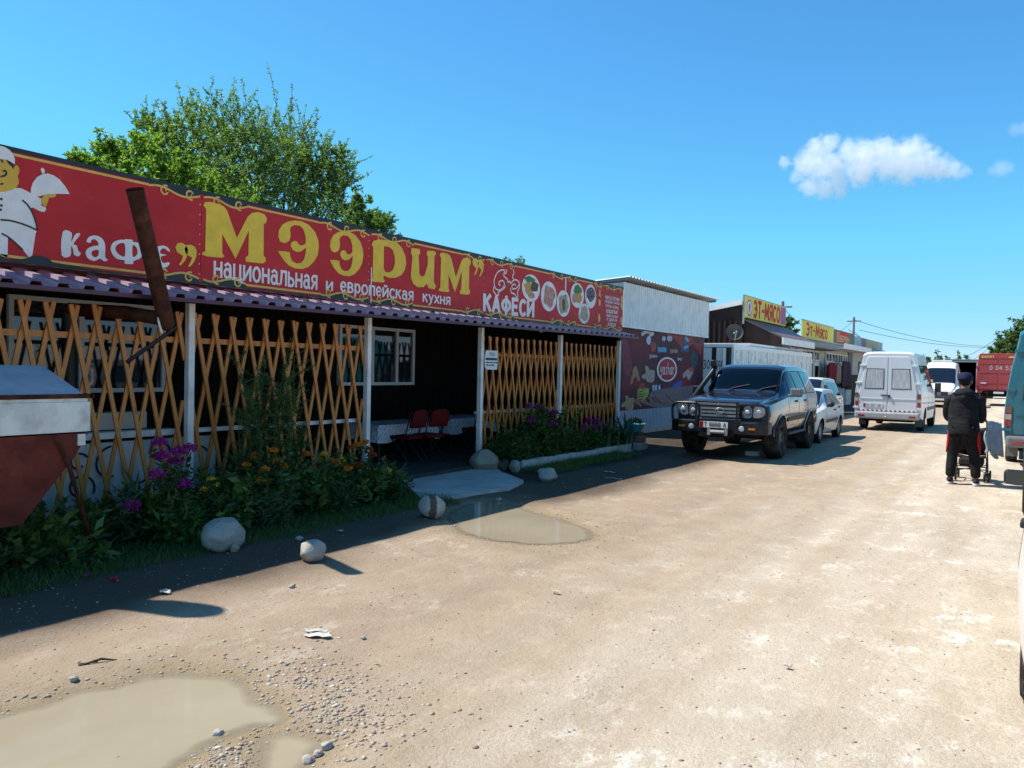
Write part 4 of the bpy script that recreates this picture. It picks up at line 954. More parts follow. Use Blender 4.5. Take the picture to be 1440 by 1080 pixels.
# ------------------------------------------------------------------ brown butcher's shop
M_BROWN = pmat('dark brown corrugated sheet', (.035, .020, .017), .6, var=.25, vs=2)
M_AWN = pmat('brown awning sheet', (.15, .085, .08), .5, var=.12)
M_YELS = pmat('yellow sign', (.76, .66, .10), .6, var=.06)
M_REDL = pmat('red lettering', (.55, .018, .02), .6); M_PURP = pmat('purple print', (.32, .05, .22), .5, var=.3, vs=8)
bs = thing('butcher_shop', 'dark brown corrugated shop with a brown awning under a yellow roof sign', 'building', (-9.5, 34.5, 0))
QY = 31.5
a, b, c_ = on_y(975, 438, QY), on_y(1044, 424, QY), on_y(990, 435, QY)
m = MB(); m.prism([(-13, 0), (-9.52, 0), (-9.52, b.z - .1), (-13, a.z - .35)], lambda u, v, d: (u, QY + d, v), 6.4, 0); m.build('wall', M_BROWN, bs)
m = MB(); corr(m, (-13, QY - .004, 0), (3.47, 0, 0), (0, 0, a.z - .4), .22, .05); m.build('side_cladding', M_BROWN, bs)
m = MB(); m.bar((-9.52, QY - .05, b.z - .02), (-13, QY - .05, a.z - .28), .1, .2); m.build('roof_edge', M_CORW, bs)
m = MB(); m.bar((-9.5, QY + 3.3, b.z - .01), (-13, QY + 3.3, a.z - .27), 6.4, .04); m.build('roof', M_CORW, bs)
m = MB()
m.add([(-9.5, 31.6, 3.92), (-9.5, 38.1, 3.9), (-7.95, 37.1, 3.16), (-7.95, 31.7, 3.16), (-9.5, 31.6, 3.86), (-9.5, 38.1, 3.84), (-7.95, 37.1, 3.1), (-7.95, 31.7, 3.1)], [(0, 3, 2, 1), (4, 5, 6, 7), (0, 4, 7, 3), (1, 2, 6, 5), (2, 3, 7, 6)]); m.build('awning', M_AWN, bs)
m = MB(); m.span((-7.99, 31.66, 2.88), (-7.93, 37.14, 3.15)); m.build('fascia', M_CORW, bs)
m = MB(); m.prism([(-9.5, 2.85), (-8.0, 2.9), (-8.0, 3.1), (-9.5, 3.84)], lambda u, v, d: (u, 31.68 + d, v), .05, 0); m.build('awning_cheek', M_BROWN, bs)
sg = thing('shop_sign', 'yellow sign with big red letters and a purple oval, on the brown shop roof', 'sign', (-9.45, 34.7, 3.95))
m = MB(); m.span((-9.5, 31.5, 3.96), (-9.44, 38.0, 4.82)); m.build('board', M_YELS, sg)
m = MB(); m.span((-9.5, 31.46, 4.82), (-9.43, 38.04, 4.86)); m.span((-9.5, 31.44, 3.7), (-9.43, 31.5, 4.82)); m.build('frame', M_ZINC, sg)
sf = lambda u, v, d: (-9.44 + d, u, v)
m = MB(); text_on(m, 'ЭТ-МЯСО', sf, (32.75, 36.95, 4.08, 4.7), .03, .006, 0, .25); m.build('lettering', M_REDL, sg)
m = MB(); m.prism(blob((32.15, 4.38), .38, .34, 24), sf, 0, .004); m.prism([(37.02, 4.0), (37.96, 4.0), (37.96, 4.78), (37.02, 4.78)], sf, 0, .004); em = m.build('emblem', M_PURP, sg)
m = MB(); m.prism(blob((32.15, 4.38), .3, .27, 24), sf, .004, .006); m.build('emblem_disc', M_WHP, em)
m = MB(); m.prism(blob((32.15, 4.4), .13, .2, 12, .4, 3), sf, .006, .008); m.build('emblem_mark', M_PURP, em)
# dish aerial
dh = on_y(1033, 467, 31.3); ds = thing('satellite_dish', 'grey satellite dish on the brown corrugated side wall', 'satellite dish', (dh.x, dh.y, dh.z))
R_ = Vector((.45, -.85, .25)).to_track_quat('Z', 'Y').to_matrix().to_4x4(); R_.translation = dh
m = MB(); m.lathe([(.02, -.09), (.15, -.07), (.26, -.02), (.33, .03), (.34, .034), (.33, .015), (.15, -.085), (.02, -.11)], 24, R_); m.build('dish', pmat('grey dish', (.075, .075, .065), .6, var=.2), ds)
m = MB(); m.tube([dh + R_.to_3x3() @ Vector((0, -.33, 0)), dh + R_.to_3x3() @ Vector((0, -.1, .34))], .015, 6); m.tube([dh + R_.to_3x3() @ Vector((0, 0, -.13)), (dh.x - .05, QY, dh.z - .1)], .03, 6); m.ball(dh + R_.to_3x3() @ Vector((0, -.09, .36)), .035, 8, 6); m.build('arm', M_ZINC, ds)

# ------------------------------------------------------------------ far shops
M_SHOPW = pmat('cream shop wall', (.5, .47, .4), .8, var=.1)
M_GREEN = pmat('dark green paint', (.02, .09, .07), .5, var=.1)
s4 = thing('grocery_shop', 'low shop with white framed glazing under a white canopy, beyond the brown shop', 'building', (-9.5, 48, 0))
m = MB(); m.span((-15, 39.5, 0), (-9.56, 55.8, 3.55)); m.build('wall', M_SHOPW, s4)
m = MB(); m.span((-9.56, 54.3, 0), (-9.5, 55.8, 3.5)); m.build('corner_panel', M_GREEN, s4)
m = MB(); m.span((-15, 39.3, 3.55), (-9.4, 55.9, 3.62)); m.build('roof', M_ZINC, s4)
m = MB(); m.span((-9.56, 46.8, 3.2), (-8.4, 55.9, 3.27)); m.span((-8.44, 46.8, 3.27), (-8.38, 55.9, 3.5)); m.build('canopy', M_CORW, s4)
m = MB(); m.span((-9.56, 39.6, 3.05), (-8.6, 46.7, 3.1)); m.build('canopy', M_AWN, s4)
for i, (a, b) in enumerate(((40.6, 42.4), (42.5, 44.2), (44.4, 45.6), (47.4, 49.0), (49.1, 50.8), (50.9, 52.3), (52.4, 53.9))):
    window(s4, -9.5, a, b, 2.45, 3.0, ((a + b) / 2,), fr=.07); 
    if i != 2: window(s4, -9.5, a, b, .55 if i < 3 else .9, 2.4, ((a + b) / 2,), fr=.08)
m = MB(); m.span((-9.55, 44.4, .02), (-9.47, 45.6, 2.4)); d_ = m.build('door', M_FRAMEW, s4); m = MB(); m.span((-9.47, 44.55, 1.1), (-9.465, 45.45, 2.2)); m.build('pane', M_GLASS, d_)
sg2 = thing('shop_sign', 'plain yellow sign with slanting red letters, farther along than the brown shop', 'sign', (-9.4, 45, 3.6))
m = MB(); m.span((-9.46, 41.2, 3.6), (-9.4, 48.9, 4.45)); m.build('board', M_YELS, sg2)
m = MB(); m.span((-9.46, 41.15, 4.45), (-9.38, 48.95, 4.5)); m.build('frame', M_ZINC, sg2)
m = MB(); text_on(m, 'Эт-Мясо', lambda u, v, d: (-9.4 + d, u, v), (42.0, 47.2, 3.75, 4.35), .03, .006); m.build('lettering', M_REDL, sg2)
sg3 = thing('shop_sign', 'small red sign with pale green lettering on a dark board', 'sign', (-9.4, 52, 3.6))
m = MB(); m.span((-9.46, 49.0, 3.6), (-9.4, 55.7, 4.42)); m.build('board', M_GREEN, sg3)
m = MB(); m.span((-9.4, 49.6, 3.66), (-9.392, 53.9, 4.36)); m.build('panel', M_REDL, sg3)
m = MB()
for i in range(5): m.span((-9.392, 49.7, 3.74 + i * .12), (-9.388, 50.6 - .1 * (i % 2), 3.79 + i * .12))
text_on(m, 'БЕРЕН', lambda u, v, d: (-9.392 + d, u, v), (50.7, 53.7, 3.78, 4.1), .03, .005); m.build('lettering', pmat('pale green letters', (.45, .5, .2), .5), sg3)
s5 = thing('pale_shop', 'last shop of the row with pale blue and beige boards over a green canopy', 'building', (-9.5, 62, 0))
m = MB(); m.span((-15, 56, 0), (-9.6, 68.2, 3.5)); m.build('wall', pmat('white shop wall', (.62, .6, .56), .8, var=.08), s5)
for a, b, c in ((56, 58.6, (.42, .52, .55)), (58.64, 60.6, (.3, .2, .22)), (60.64, 65.6, (.5, .42, .26)), (65.64, 68.2, (.45, .5, .5))):
    m = MB(); m.span((-9.6, a, 3.52), (-9.45, b, 4.33)); m.build('fascia_board', pmat('fascia paint', c, .6, var=.15, vs=2), s5)
m = MB(); m.span((-9.6, 56, 3.3), (-8.5, 68.2, 3.36)); m.span((-8.55, 56, 3.36), (-8.5, 68.2, 3.5)); m.build('canopy', pmat('green canopy', (.02, .2, .15), .5), s5)
m = MB(); m.span((-9.6, 58.5, .02), (-9.57, 62.5, 2.7)); m.build('door', M_BLACKM, s5)
m = MB(); m.span((-9.6, 63.5, 1), (-9.57, 66.5, 2.6)); m.build('window', M_GLASS, s5)
# goods set out in front of the shops
def garment(c, w_, h, cc, lab, nm='hanging_garment'):
    m = MB(); m.grid(lambda u, v: (c[0] + .05 * math.sin(u * 9) + .1 * v * (1 - v), c[1] + (u - .5) * w_ * (1 - .35 * max(0, v - .8) * 5 * .6), c[2] - h / 2 + h * v), 14, 8)
    o = m.build(nm, pmat('cloth', cc, .85, var=.5, vs=14)); o.modifiers.new('thickness', 'SOLIDIFY').thickness = .05
    wplace(o, c); tag(o, lab, 'garment', 'clothes hung in front of the far shops')
garment(on_x(1170, 524, -9.0), 1.9, 1.05, (.2, .012, .02), 'dark red garment hanging in front of the far glazed shop')
garment(on_x(1190, 527, -9.0), 2.6, 1.6, (.07, .03, .05), 'long dark patterned dress hanging beside the green corner')
garment(on_x(1179, 526, -9.0), 1.2, 1.1, (.3, .2, .15), 'brown garment between the red one and the patterned dress')
for (px, py, s_, c, lab) in ((1175, 545, (.6, 1.8, .9), (.32, .36, .38), 'grey display box under the red garment'), (1186, 550, (.6, 1.6, .8), (.6, .6, .58), 'white display box in front of the patterned dress'), (1205, 540, (.8, 2.4, 1.7), (.2, .17, .1), 'brown stack of goods by the dark shop door')):
    q = on_x(px, py, -8.9); m = MB(); m.box((q.x, q.y, s_[2] / 2), s_); m.box((q.x, q.y, s_[2] + .03), (s_[0] + .06, s_[1] + .1, .06))
    o = m.build('display_box', pmat('box', c, .7, var=.15), bevel=.02); wplace(o, (q.x, q.y, 0)); tag(o, lab, 'box')
# stalls far down the street
for px, py, ww, hh, c, lab in ((1357, 514, 1.6, 3.3, (.28, .17, .08), 'brown plywood kiosk far down the street, beside the white van'), (1368, 513, 3.0, 3.2, (.03, .03, .035), 'dark open market stall far down the street, next to the red truck')):
    q = on_y(px, py, 78); k = thing('kiosk', lab, 'kiosk', (q.x, q.y, 0))
    m = MB(); m.span((q.x - ww / 2, q.y, 0), (q.x + ww / 2, q.y + 3, hh - .15)); m.build('wall', pmat('kiosk', c, .7, var=.2), k)
    m = MB(); m.span((q.x - ww / 2 - .2, q.y - .5, hh - .15), (q.x + ww / 2 + .2, q.y + 3.1, hh)); m.build('roof', M_ZINC, k)
    m = MB(); m.span((q.x - ww / 2 - .15, q.y - .4, 0), (q.x - ww / 2 - .07, q.y - .32, hh - .15)); m.span((q.x + ww / 2 + .07, q.y - .4, 0), (q.x + ww / 2 + .15, q.y - .32, hh - .15)); m.build('post', M_WHITEM, k)
# low building row across the far end (beyond the vans)
fb = thing('far_building', 'long low white building closing the far end of the street', 'building', (-18, 110, 0))
m = MB(); m.span((-60, 108, 0), (-9, 116, 3.0)); m.build('wall', M_SHOPW, fb)
m = MB(); m.span((-60.3, 107.6, 3.0), (-8.7, 116.3, 3.25)); m.build('roof', M_ZINC, fb)
# ------------------------------------------------------------------ utility poles and wires
M_POLE = pmat('weathered pole', (.16, .15, .14), .8, var=.2)
def pole(px, pyt, y, lab):
    t_ = on_y(px, pyt, y); k = thing('utility_pole', lab, 'utility pole', (t_.x, t_.y, 0))
    m = MB(); m.tube([(t_.x, y, 0), (t_.x, y, t_.z)], [.12, .08], 8); m.build('mast', M_POLE, k)
    m = MB(); m.span((t_.x - .5, y - .04, t_.z - .35), (t_.x + .5, y + .04, t_.z - .27)); m.build('crossarm', M_POLE, k)
    m = MB()
    for dx in (-.42, .42, 0): m.lathe([(.0, 0), (.035, .01), (.03, .06), (.04, .09), (0, .12)], 8, Matrix.Translation((t_.x + dx, y, t_.z - .27 if dx else t_.z)))
    m.build('insulator', M_WHP, k); return t_
p1 = pole(1101, 424, 45, 'thin utility pole rising behind the yellow sign of the brown shop')
p2 = pole(1201, 446, 66, 'utility pole above the roofs of the last shops')
M_WIRE = pmat('black cable', (.02, .02, .022), .6)
def wire(a, b, sag, lab, r=.014):
    a, b = Vector(a), Vector(b); pts = [a.lerp(b, t) - Vector((0, 0, sag * 4 * t * (1 - t))) for t in np.linspace(0, 1, 24)]
    m = MB(); m.tube(pts, r, 5); o = m.build('overhead_wire', M_WIRE); wplace(o, a); tag(o, lab, 'wire', 'overhead wires across the street')
e1 = on_y(1400, 479, 95); e2 = on_y(1440, 487, 95)
wire(p1 - Vector((0, 0, .3)), p2 - Vector((0, 0, .2)), 1.35, 'overhead wire sagging from the near pole to the far pole')
wire(p2 - Vector((0, 0, .2)), e1 + Vector((2, 20, .35)), .9, 'highest of the overhead wires running right from the far pole', .018)
wire(p2 - Vector((-.4, 0, 1.0)), e1 + Vector((1, 10, -.3)), .5, 'middle overhead wire running right from the far pole', .018)
wire(p2 - Vector((.4, 0, .95)), e1 + Vector((0, 0, .15)), 2.5, 'deeply sagging overhead wire below the others, right of the far pole', .02)
wire(p2 - Vector((0, 0, 1.1)), e1 + Vector((0, 0, -.1)), 3.1, 'lowest sagging overhead wire right of the far pole', .016)
wire(p2 - Vector((.3, 0, 1.2)), on_x(1140, 470, -9.5), .7, 'overhead wire dropping left from the far pole to the shop roof', .014)
# ------------------------------------------------------------------ vehicles (local: nose towards -Y, y = 0 at the nose)
def carpaint(name, c, metal=0.0, dusty=.25, coat=.8, rough=.35):
    T = NT(name); p = T.co(); T.b.inputs['Metallic'].default_value = metal; T.b.inputs['Coat Weight'].default_value = coat; T.b.inputs['Coat Roughness'].default_value = .05
    sx = T.n('SeparateXYZ'); T.l(p, sx.inputs[0])
    low = T.ramp(T.math('ADD', sx.outputs[2], T.math('MULTIPLY_ADD', T.noise(p, 2.5, 5, .65), .7, -.35)), [(.25, float(dusty)), (.95, .1 * float(dusty))])
    f = T.mix(low, (c[0], c[1], c[2]), (.36, .29, .21)); T.base(f)
    T.l(T.math('MULTIPLY_ADD', low, .8, rough, clamp=True), T.b.inputs['Roughness']); return T.m
M_TYRE = pmat('tyre rubber', (.022, .021, .02), .85, var=.2, vs=7, dirt=((.16, .13, .1), .75, 4))
M_RIM = pmat('alloy rim', (.42, .43, .44), .35, .8, var=.1)
M_RIMDK = pmat('grey dusty rim', (.12, .11, .10), .5, .5, var=.2)
M_STEELW = pmat('steel wheel', (.35, .34, .32), .5, .4, var=.15)
M_AGLASS = pmat('car glass', (.008, .012, .018), .02, spec=.8)
def tintglass():
    T = NT('tinted windscreen'); t_ = T.n('BsdfTransparent'); t_.inputs[0].default_value = (.52, .60, .62, 1); g_ = T.n('BsdfGlossy'); g_.inputs['Roughness'].default_value = .02; g_.inputs['Color'].default_value = (.9, .9, .9, 1)
    fr = T.n('Fresnel', IOR=1.5); ms = T.n('MixShader'); T.l(fr.outputs[0], ms.inputs[0]); T.l(t_.outputs[0], ms.inputs[1]); T.l(g_.outputs[0], ms.inputs[2]); T.l(ms.outputs[0], T.out.inputs[0]); T.t.nodes.remove(T.b); return T.m
M_TINT = tintglass()
M_PLASTIC = pmat('black plastic', (.016, .016, .017), .55, var=.2, dirt=((.14, .11, .08), .35, 4))
M_GREYPL = pmat('grey plastic bumper', (.16, .165, .17), .6, var=.1, dirt=((.25, .2, .15), .4, 4))
M_CHROME = pmat('chrome', (.7, .7, .7), .25, .8)
M_LAMP = pmat('headlamp glass', (.62, .66, .72), .12, .35, coat=1)
M_LAMP2 = pmat('clear headlamp lens', (.34, .39, .46), .12, .6, var=.35, vs=14, coat=1)
M_LAMPIN = pmat('headlamp reflector', (.2, .24, .3), .1, .9, coat=1)
M_REDL2 = pmat('red tail lamp', (.33, .012, .012), .15, coat=1)
M_ORANGE = pmat('orange indicator', (.62, .2, .02), .2, coat=1)
M_PLATE = pmat('plate white', (.72, .72, .70), .4)
M_UNDER = pmat('underbody', (.012, .011, .010), .9)
def pchip(xs, ys):
    xs, ys = np.array(xs, float), np.array(ys, float); h = np.diff(xs); d = np.diff(ys) / h; m = np.zeros(len(xs))
    for i in range(1, len(xs) - 1):
        if d[i - 1] * d[i] > 0:
            w1, w2 = 2 * h[i] + h[i - 1], h[i] + 2 * h[i - 1]; m[i] = (w1 + w2) / (w1 / d[i - 1] + w2 / d[i])
    m[0], m[-1] = d[0], d[-1]
    def f(x):
        i = int(min(max(np.searchsorted(xs, x) - 1, 0), len(xs) - 2)); t = (x - xs[i]) / h[i]; t = min(max(t, 0), 1)
        return float((1 + 2 * t) * (1 - t) ** 2 * ys[i] + t * (1 - t) ** 2 * h[i] * m[i] + t * t * (3 - 2 * t) * ys[i + 1] + t * t * (t - 1) * h[i] * m[i + 1])
    return f
class Shell:
    def __init__(s, st, sill, arches, rtop=.16, klow=.96, bulge=.02, square=.55):
        ys = [r[0] for r in st]; s.y0, s.y1 = ys[0], ys[-1]
        s.zb, s.zt, s.wb, s.wt = [pchip(ys, [r[k] for r in st]) for k in (1, 2, 3, 4)]
        s.sill = pchip([p[0] for p in sill], [p[1] for p in sill]); s.arches = arches; s.rtop, s.klow, s.bulge, s.sq = rtop, klow, bulge, square
    def zl(s, y):
        z = s.sill(y)
        for yc, r, zc in s.arches:
            if abs(y - yc) < r: z = max(z, zc + math.sqrt(r * r - (y - yc) ** 2))
        return z
    def P(s, y, t):
        sg = 1
        if t > 1: t, sg = 2 - t, -1
        zb, zt, wb, wt, z0 = s.zb(y), s.zt(y), s.wb(y), s.wt(y), s.zl(y)
        r = min(s.rtop, (zt - zb) * .85)
        if t < .4:
            q = t / .4; z = z0 + (zb - z0) * q; zs = s.sill(y); qq = (z - zs) / max(zb - zs, .01)
            x = wb * (s.klow + (1 - s.klow) * min(1, qq * 1.5)) + s.bulge * math.sin(PI * min(max(qq, 0), 1) ** .8)
        elif t < .7:
            q = (t - .4) / .3; z = zb + (zt - r - zb) * q; x = wb + (wt - wb) * q + .015 * math.sin(PI * q) * (zt - zb)
        else:
            th = (t - .7) / .3 * PI / 2; x = wt * math.cos(th) ** s.sq if th < PI / 2 - 1e-6 else 0; z = zt - r + r * math.sin(th) ** s.sq
        return Vector((sg * x, y, z))
    def N(s, y, t):
        e = .004; a = s.P(min(y + e, s.y1), t) - s.P(max(y - e, s.y0), t); b = s.P(y, t + e) - s.P(y, t - e)
        n = b.cross(a)
        n = n.normalized() if n.length > 1e-9 else Vector((1, 0, 0))
        c = s.P(y, t) - Vector((0, y, (s.zb(y) + s.zl(y)) / 2))
        return n if n.dot(c) > 0 else -n
    def body(s, name, mat, par, n=110, hole=None):
        ys = sorted(set(list(np.linspace(s.y0, s.y1, n)) + [v for yc, r, zc in s.arches for v in (yc - r + 1e-3, yc + r - 1e-3, yc - r * .97, yc + r * .97, yc - r - 1e-3, yc + r + 1e-3)]))
        ts = list(np.linspace(0, .4, 9)) + list(np.linspace(.44, .7, 6)) + list(np.linspace(.73, 1.0, 9)); ts = ts + [2 - t for t in ts[::-1][1:]]
        m = MB(); k = len(ts); V = [s.P(y, t) for y in ys for t in ts]
        fs = [(i * k + j, i * k + j + 1, (i + 1) * k + j + 1, (i + 1) * k + j) for i in range(len(ys) - 1) for j in range(k - 1)]
        if hole: fs = [f for f in fs if not hole(V[f[0]].y, ts[f[0] % k] if ts[f[0] % k] <= 1 else 2 - ts[f[1] % k]) or not hole(V[f[2]].y, ts[f[0] % k] if ts[f[0] % k] <= 1 else 2 - ts[f[1] % k])]
        m.add(V, fs, True); b = len(m.v)
        m.add([V[j] for j in range(k)], [list(range(k))], False); m.add([V[(len(ys) - 1) * k + j] for j in range(k)], [list(range(k))[::-1]], False)
        o = m.build(name, mat, par, auto=38, fixn=True); return o
    def patch(s, name, mat, par, ya, yb, t0, t1, off=.005, ny=10, nt=8, sides=(1, -1), ya1=None, yb1=None, th=.004):
        """panel lying on the shell: y range (ya..yb) at t0, (ya1..yb1) at t1"""
        ya1 = ya if ya1 is None else ya1; yb1 = yb if yb1 is None else yb1; out = []
        for sd in sides:
            m = MB(); vs = []; 
            for d in (off, off - th - .004):
                for i in range(ny + 1):
                    for j in range(nt + 1):
                        v = j / nt; y = (ya + (ya1 - ya) * v) * (1 - i / ny) + (yb + (yb1 - yb) * v) * (i / ny); t = t0 + (t1 - t0) * v
                        tt = t if sd > 0 else 2 - t; vs.append(s.P(y, tt) + s.N(y, tt) * d)
            q = nt + 1; N_ = (ny + 1) * q; fs = []
            for i in range(ny):
                for j in range(nt):
                    f = (i * q + j, (i + 1) * q + j, (i + 1) * q + j + 1, i * q + j + 1); fs.append(f); fs.append([a + N_ for a in f[::-1]])
            rim = [i * q for i in range(ny + 1)] + [ny * q + j for j in range(1, q)] + [i * q + nt for i in range(ny - 1, -1, -1)] + [j for j in range(nt - 1, 0, -1)]
            for a, b in zip(rim, rim[1:] + rim[:1]): fs.append((a, b, b + N_, a + N_))
            m.add(vs, fs, True); out.append(m.build(name, mat, par, fixn=True))
        return out
def wheel(par, x, y, r, w_, rimmat, style='spokes', rimr=.62, sub=True, steer=0.0):
    sgn_ = 1 if x > 0 else -1
    T = Matrix.Translation((x, y, r)) @ Matrix.Rotation(steer, 4, 'Z') @ Matrix.Rotation(sgn_ * PI / 2, 4, 'Y')
    h = w_ / 2; rr = r * rimr
    m = MB(); m.lathe([(.02, -h * .6), (rr * .55, -h * .6), (rr * .55, h * .1), (.02, h * .1)], 16, T); wh = m.build('wheel', M_UNDER, par)
    m = MB(); m.lathe([(rr * .98, -h * .8), (r * .9, -h), (r * .985, -h * .78), (r, -h * .4), (r, h * .4), (r * .985, h * .78), (r * .9, h), (rr * 1.1, h * .92), (rr * .98, h * .75), (rr * .94, -h * .2)], 40, T)
    nb = 26
    for i in range(nb):
        for k, z in enumerate((-.62, -.2, .2, .62)):
            a = 2 * PI * (i + .5 * (k % 2)) / nb; R_ = T @ Matrix.Rotation(a, 4, 'Z')
            m.box(R_ @ Vector((r + .002, 0, z * h)), (.014, 2 * PI * r / nb * .62, h * .34), rot=R_.to_3x3())
    ty = m.build('tyre', M_TYRE, wh)
    m = MB(); m.lathe([(rr, h * .8), (rr * .95, h * .82), (rr * .9, h * .5), (rr * .88, -h * .3)], 36, T)
    m.lathe([(.0, h * .62), (rr * .2, h * .62), (rr * .24, h * .5), (rr * .24, h * .2)], 20, T)
    if style == 'spokes':
        for i in range(6):
            R_ = T @ Matrix.Rotation(2 * PI * i / 6, 4, 'Z')
            m.box(R_ @ Vector((rr * .58, 0, h * .52)), (rr * .78, rr * .26, h * .2), rot=R_.to_3x3())
    else:
        m.lathe([(rr * .2, h * .5), (rr * .62, h * .62), (rr * .88, h * .42)], 36, T)
    m.build('rim', rimmat, wh); return wh
def boxpart(name, mat, par, *bx, bevel=0):
    m = MB()
    for b in bx: m.span(b[0], b[1])
    return m.build(name, mat, par, bevel=bevel)
def mirror(par, x, y, z, mat, w_=.2, h=.15, glass_back=True):
    sg_ = 1 if x > 0 else -1; m = MB()
    m.ball((x + sg_ * w_ * .55, y, z), (w_ * .55, .085, h * .55), 14, 10); m.tube([(x - sg_ * .04, y, z - h * .35), (x + sg_ * .06, y, z - h * .3)], .025, 8); mm = m.build('wing_mirror', mat, par)
    return mm

# ---- dark SUV -------------------------------------------------
M_BARPL = pmat('black bar coat', (.010, .010, .011), .4, var=.1)
M_SUVP = carpaint('dark blue grey paint', (.012, .021, .044), .2, .0, 1.0, .28)
suv = local_thing('suv', 'dark blue grey off-road SUV with black bull bar and snorkel parked by the banner', 'car', (-5.06, 15.45, 0), .02)
L = 4.85; W_ = .93
ar = [(.98, .47, .40), (3.78, .47, .40)]
S = Shell([(0, 1.03, 1.10, .80, .60), (.04, 1.06, 1.14, .86, .66), (.16, 1.09, 1.185, .91, .72), (.6, 1.14, 1.235, .94, .76), (1.25, 1.20, 1.29, .95, .78), (1.5, 1.22, 1.33, .95, .78), (1.62, 1.23, 1.42, .95, .76), (2.18, 1.25, 1.86, .95, .70), (2.45, 1.25, 1.92, .95, .71), (3.4, 1.25, 1.935, .95, .715), (4.4, 1.25, 1.90, .94, .70), (4.72, 1.25, 1.84, .92, .68), (4.85, 1.24, 1.72, .90, .66)],
          [(0, .62), (.4, .60), (1.6, .56), (3.3, .56), (4.4, .62), (4.85, .66)], ar, rtop=.13, klow=.97, bulge=.03, square=.5)
S.body('body', M_SUVP, suv, hole=lambda y, t: 1.60 < y < 2.14 and t > .77)
M_CABIN = pmat('dark cabin trim', (.02, .021, .023), .8); M_DASH = pmat('grey dashboard', (.20, .20, .19), .7)
m = MB(); m.add([(-.7, 1.45, .95), (.7, 1.45, .95), (.7, 4.3, .95), (-.7, 4.3, .95), (-.72, 1.45, 1.4), (.72, 1.45, 1.4), (.64, 4.3, 1.8), (-.64, 4.3, 1.8), (-.66, 2.2, 1.83), (.66, 2.2, 1.83)], [(0, 1, 2, 3), (0, 3, 7, 8, 4), (1, 5, 9, 6, 2), (3, 2, 6, 7), (7, 6, 9, 8)]); m.build('cabin', M_CABIN, suv)
m = MB(); m.span((-.69, 1.52, 1.14), (.69, 1.86, 1.31)); m.build('dashboard', M_DASH, suv, bevel=.05)
for sx in (-.36, .36):
    m = MB(); m.span((sx - .25, 2.5, .95), (sx + .25, 2.66, 1.5)); m.span((sx - .13, 2.52, 1.52), (sx + .13, 2.63, 1.7)); m.build('seat', M_DASH, suv, bevel=.05)
boxpart('underbody', M_UNDER, suv, ((-.68, .25, .42), (.68, 4.7, .95)), ((-.90, 1.5, .5), (.90, 3.25, .62)), ((-.9, .3, .97), (.9, 4.5, 1.0)))
S.patch('windscreen', M_TINT, suv, 1.57, 2.16, .755, 1.0, .006, 8, 8, (1, -1), th=.001)
S.patch('sun_strip', M_AGLASS, suv, 2.08, 2.17, .755, 1.0, .010, 2, 8, (1, -1), th=.001)
S.patch('window_trim', M_PLASTIC, suv, 1.80, 4.56, .42, .695, .001, 14, 6, (1, -1), 2.14, 4.36, .0015)
for a, b, a1, b1 in ((1.86, 2.52, 2.2, 2.52), (2.62, 3.42, 2.62, 3.38), (3.52, 4.5, 3.48, 4.3)):
    S.patch('side_window', M_AGLASS, suv, a, b, .43, .685, .004, 8, 6, (1, -1), a1, b1)
for yy in (1.62, 2.57, 3.47): S.patch('door_seam', M_UNDER, suv, yy, yy + .008, .06, .42, .002, 1, 10, (1, -1), th=.002)
S.patch('rub_strip', M_PLASTIC, suv, 1.5, 3.25, .1, .15, .016, 10, 3, (1, -1)); S.patch('rain_shield', M_AGLASS, suv, 1.95, 2.56, .66, .70, .02, 6, 2, (1, -1))
for yc in (.98, 3.78):
    for sd in (1, -1):
        m = MB()
        arc = [(yc + .49 * math.cos(a), .40 + .49 * math.sin(a)) for a in np.linspace(.15, PI - .15, 18)]
        m.tube([(sd * (S.P(y, .02).x + .004), y, max(z, .45)) for y, z in arc], .02, 6); m.build('wheel_arch_trim', M_SUVP, suv)
for yy in (2.28, 3.2):
    for sd in (1, -1): m = MB(); q = S.P(yy, .335); m.box((sd * (abs(q.x) + .02), yy + .1, q.z), (.035, .17, .045)); m.build('handle', M_SUVP, suv, bevel=.012)
boxpart('side_step', M_PLASTIC, suv, ((.80, 1.55, .44), (1.0, 3.2, .50)), bevel=.02); boxpart('side_step', M_PLASTIC, suv, ((-1.0, 1.55, .44), (-.80, 3.2, .50)), bevel=.02)
for x in (.84, -.84):
    for yc in (.98, 3.78): wheel(suv, x, yc, .425, .33, M_RIMDK, 'spokes', .56)
for sx, mt in ((1, M_GREYPL), (-1, M_BARPL)):
    m = MB(); m.box((sx * 1.07, 1.8, 1.33), (.24, .11, .18)); m.box((sx * .945, 1.8, 1.27), (.08, .06, .06)); m.build('wing_mirror', mt, suv, bevel=.035)
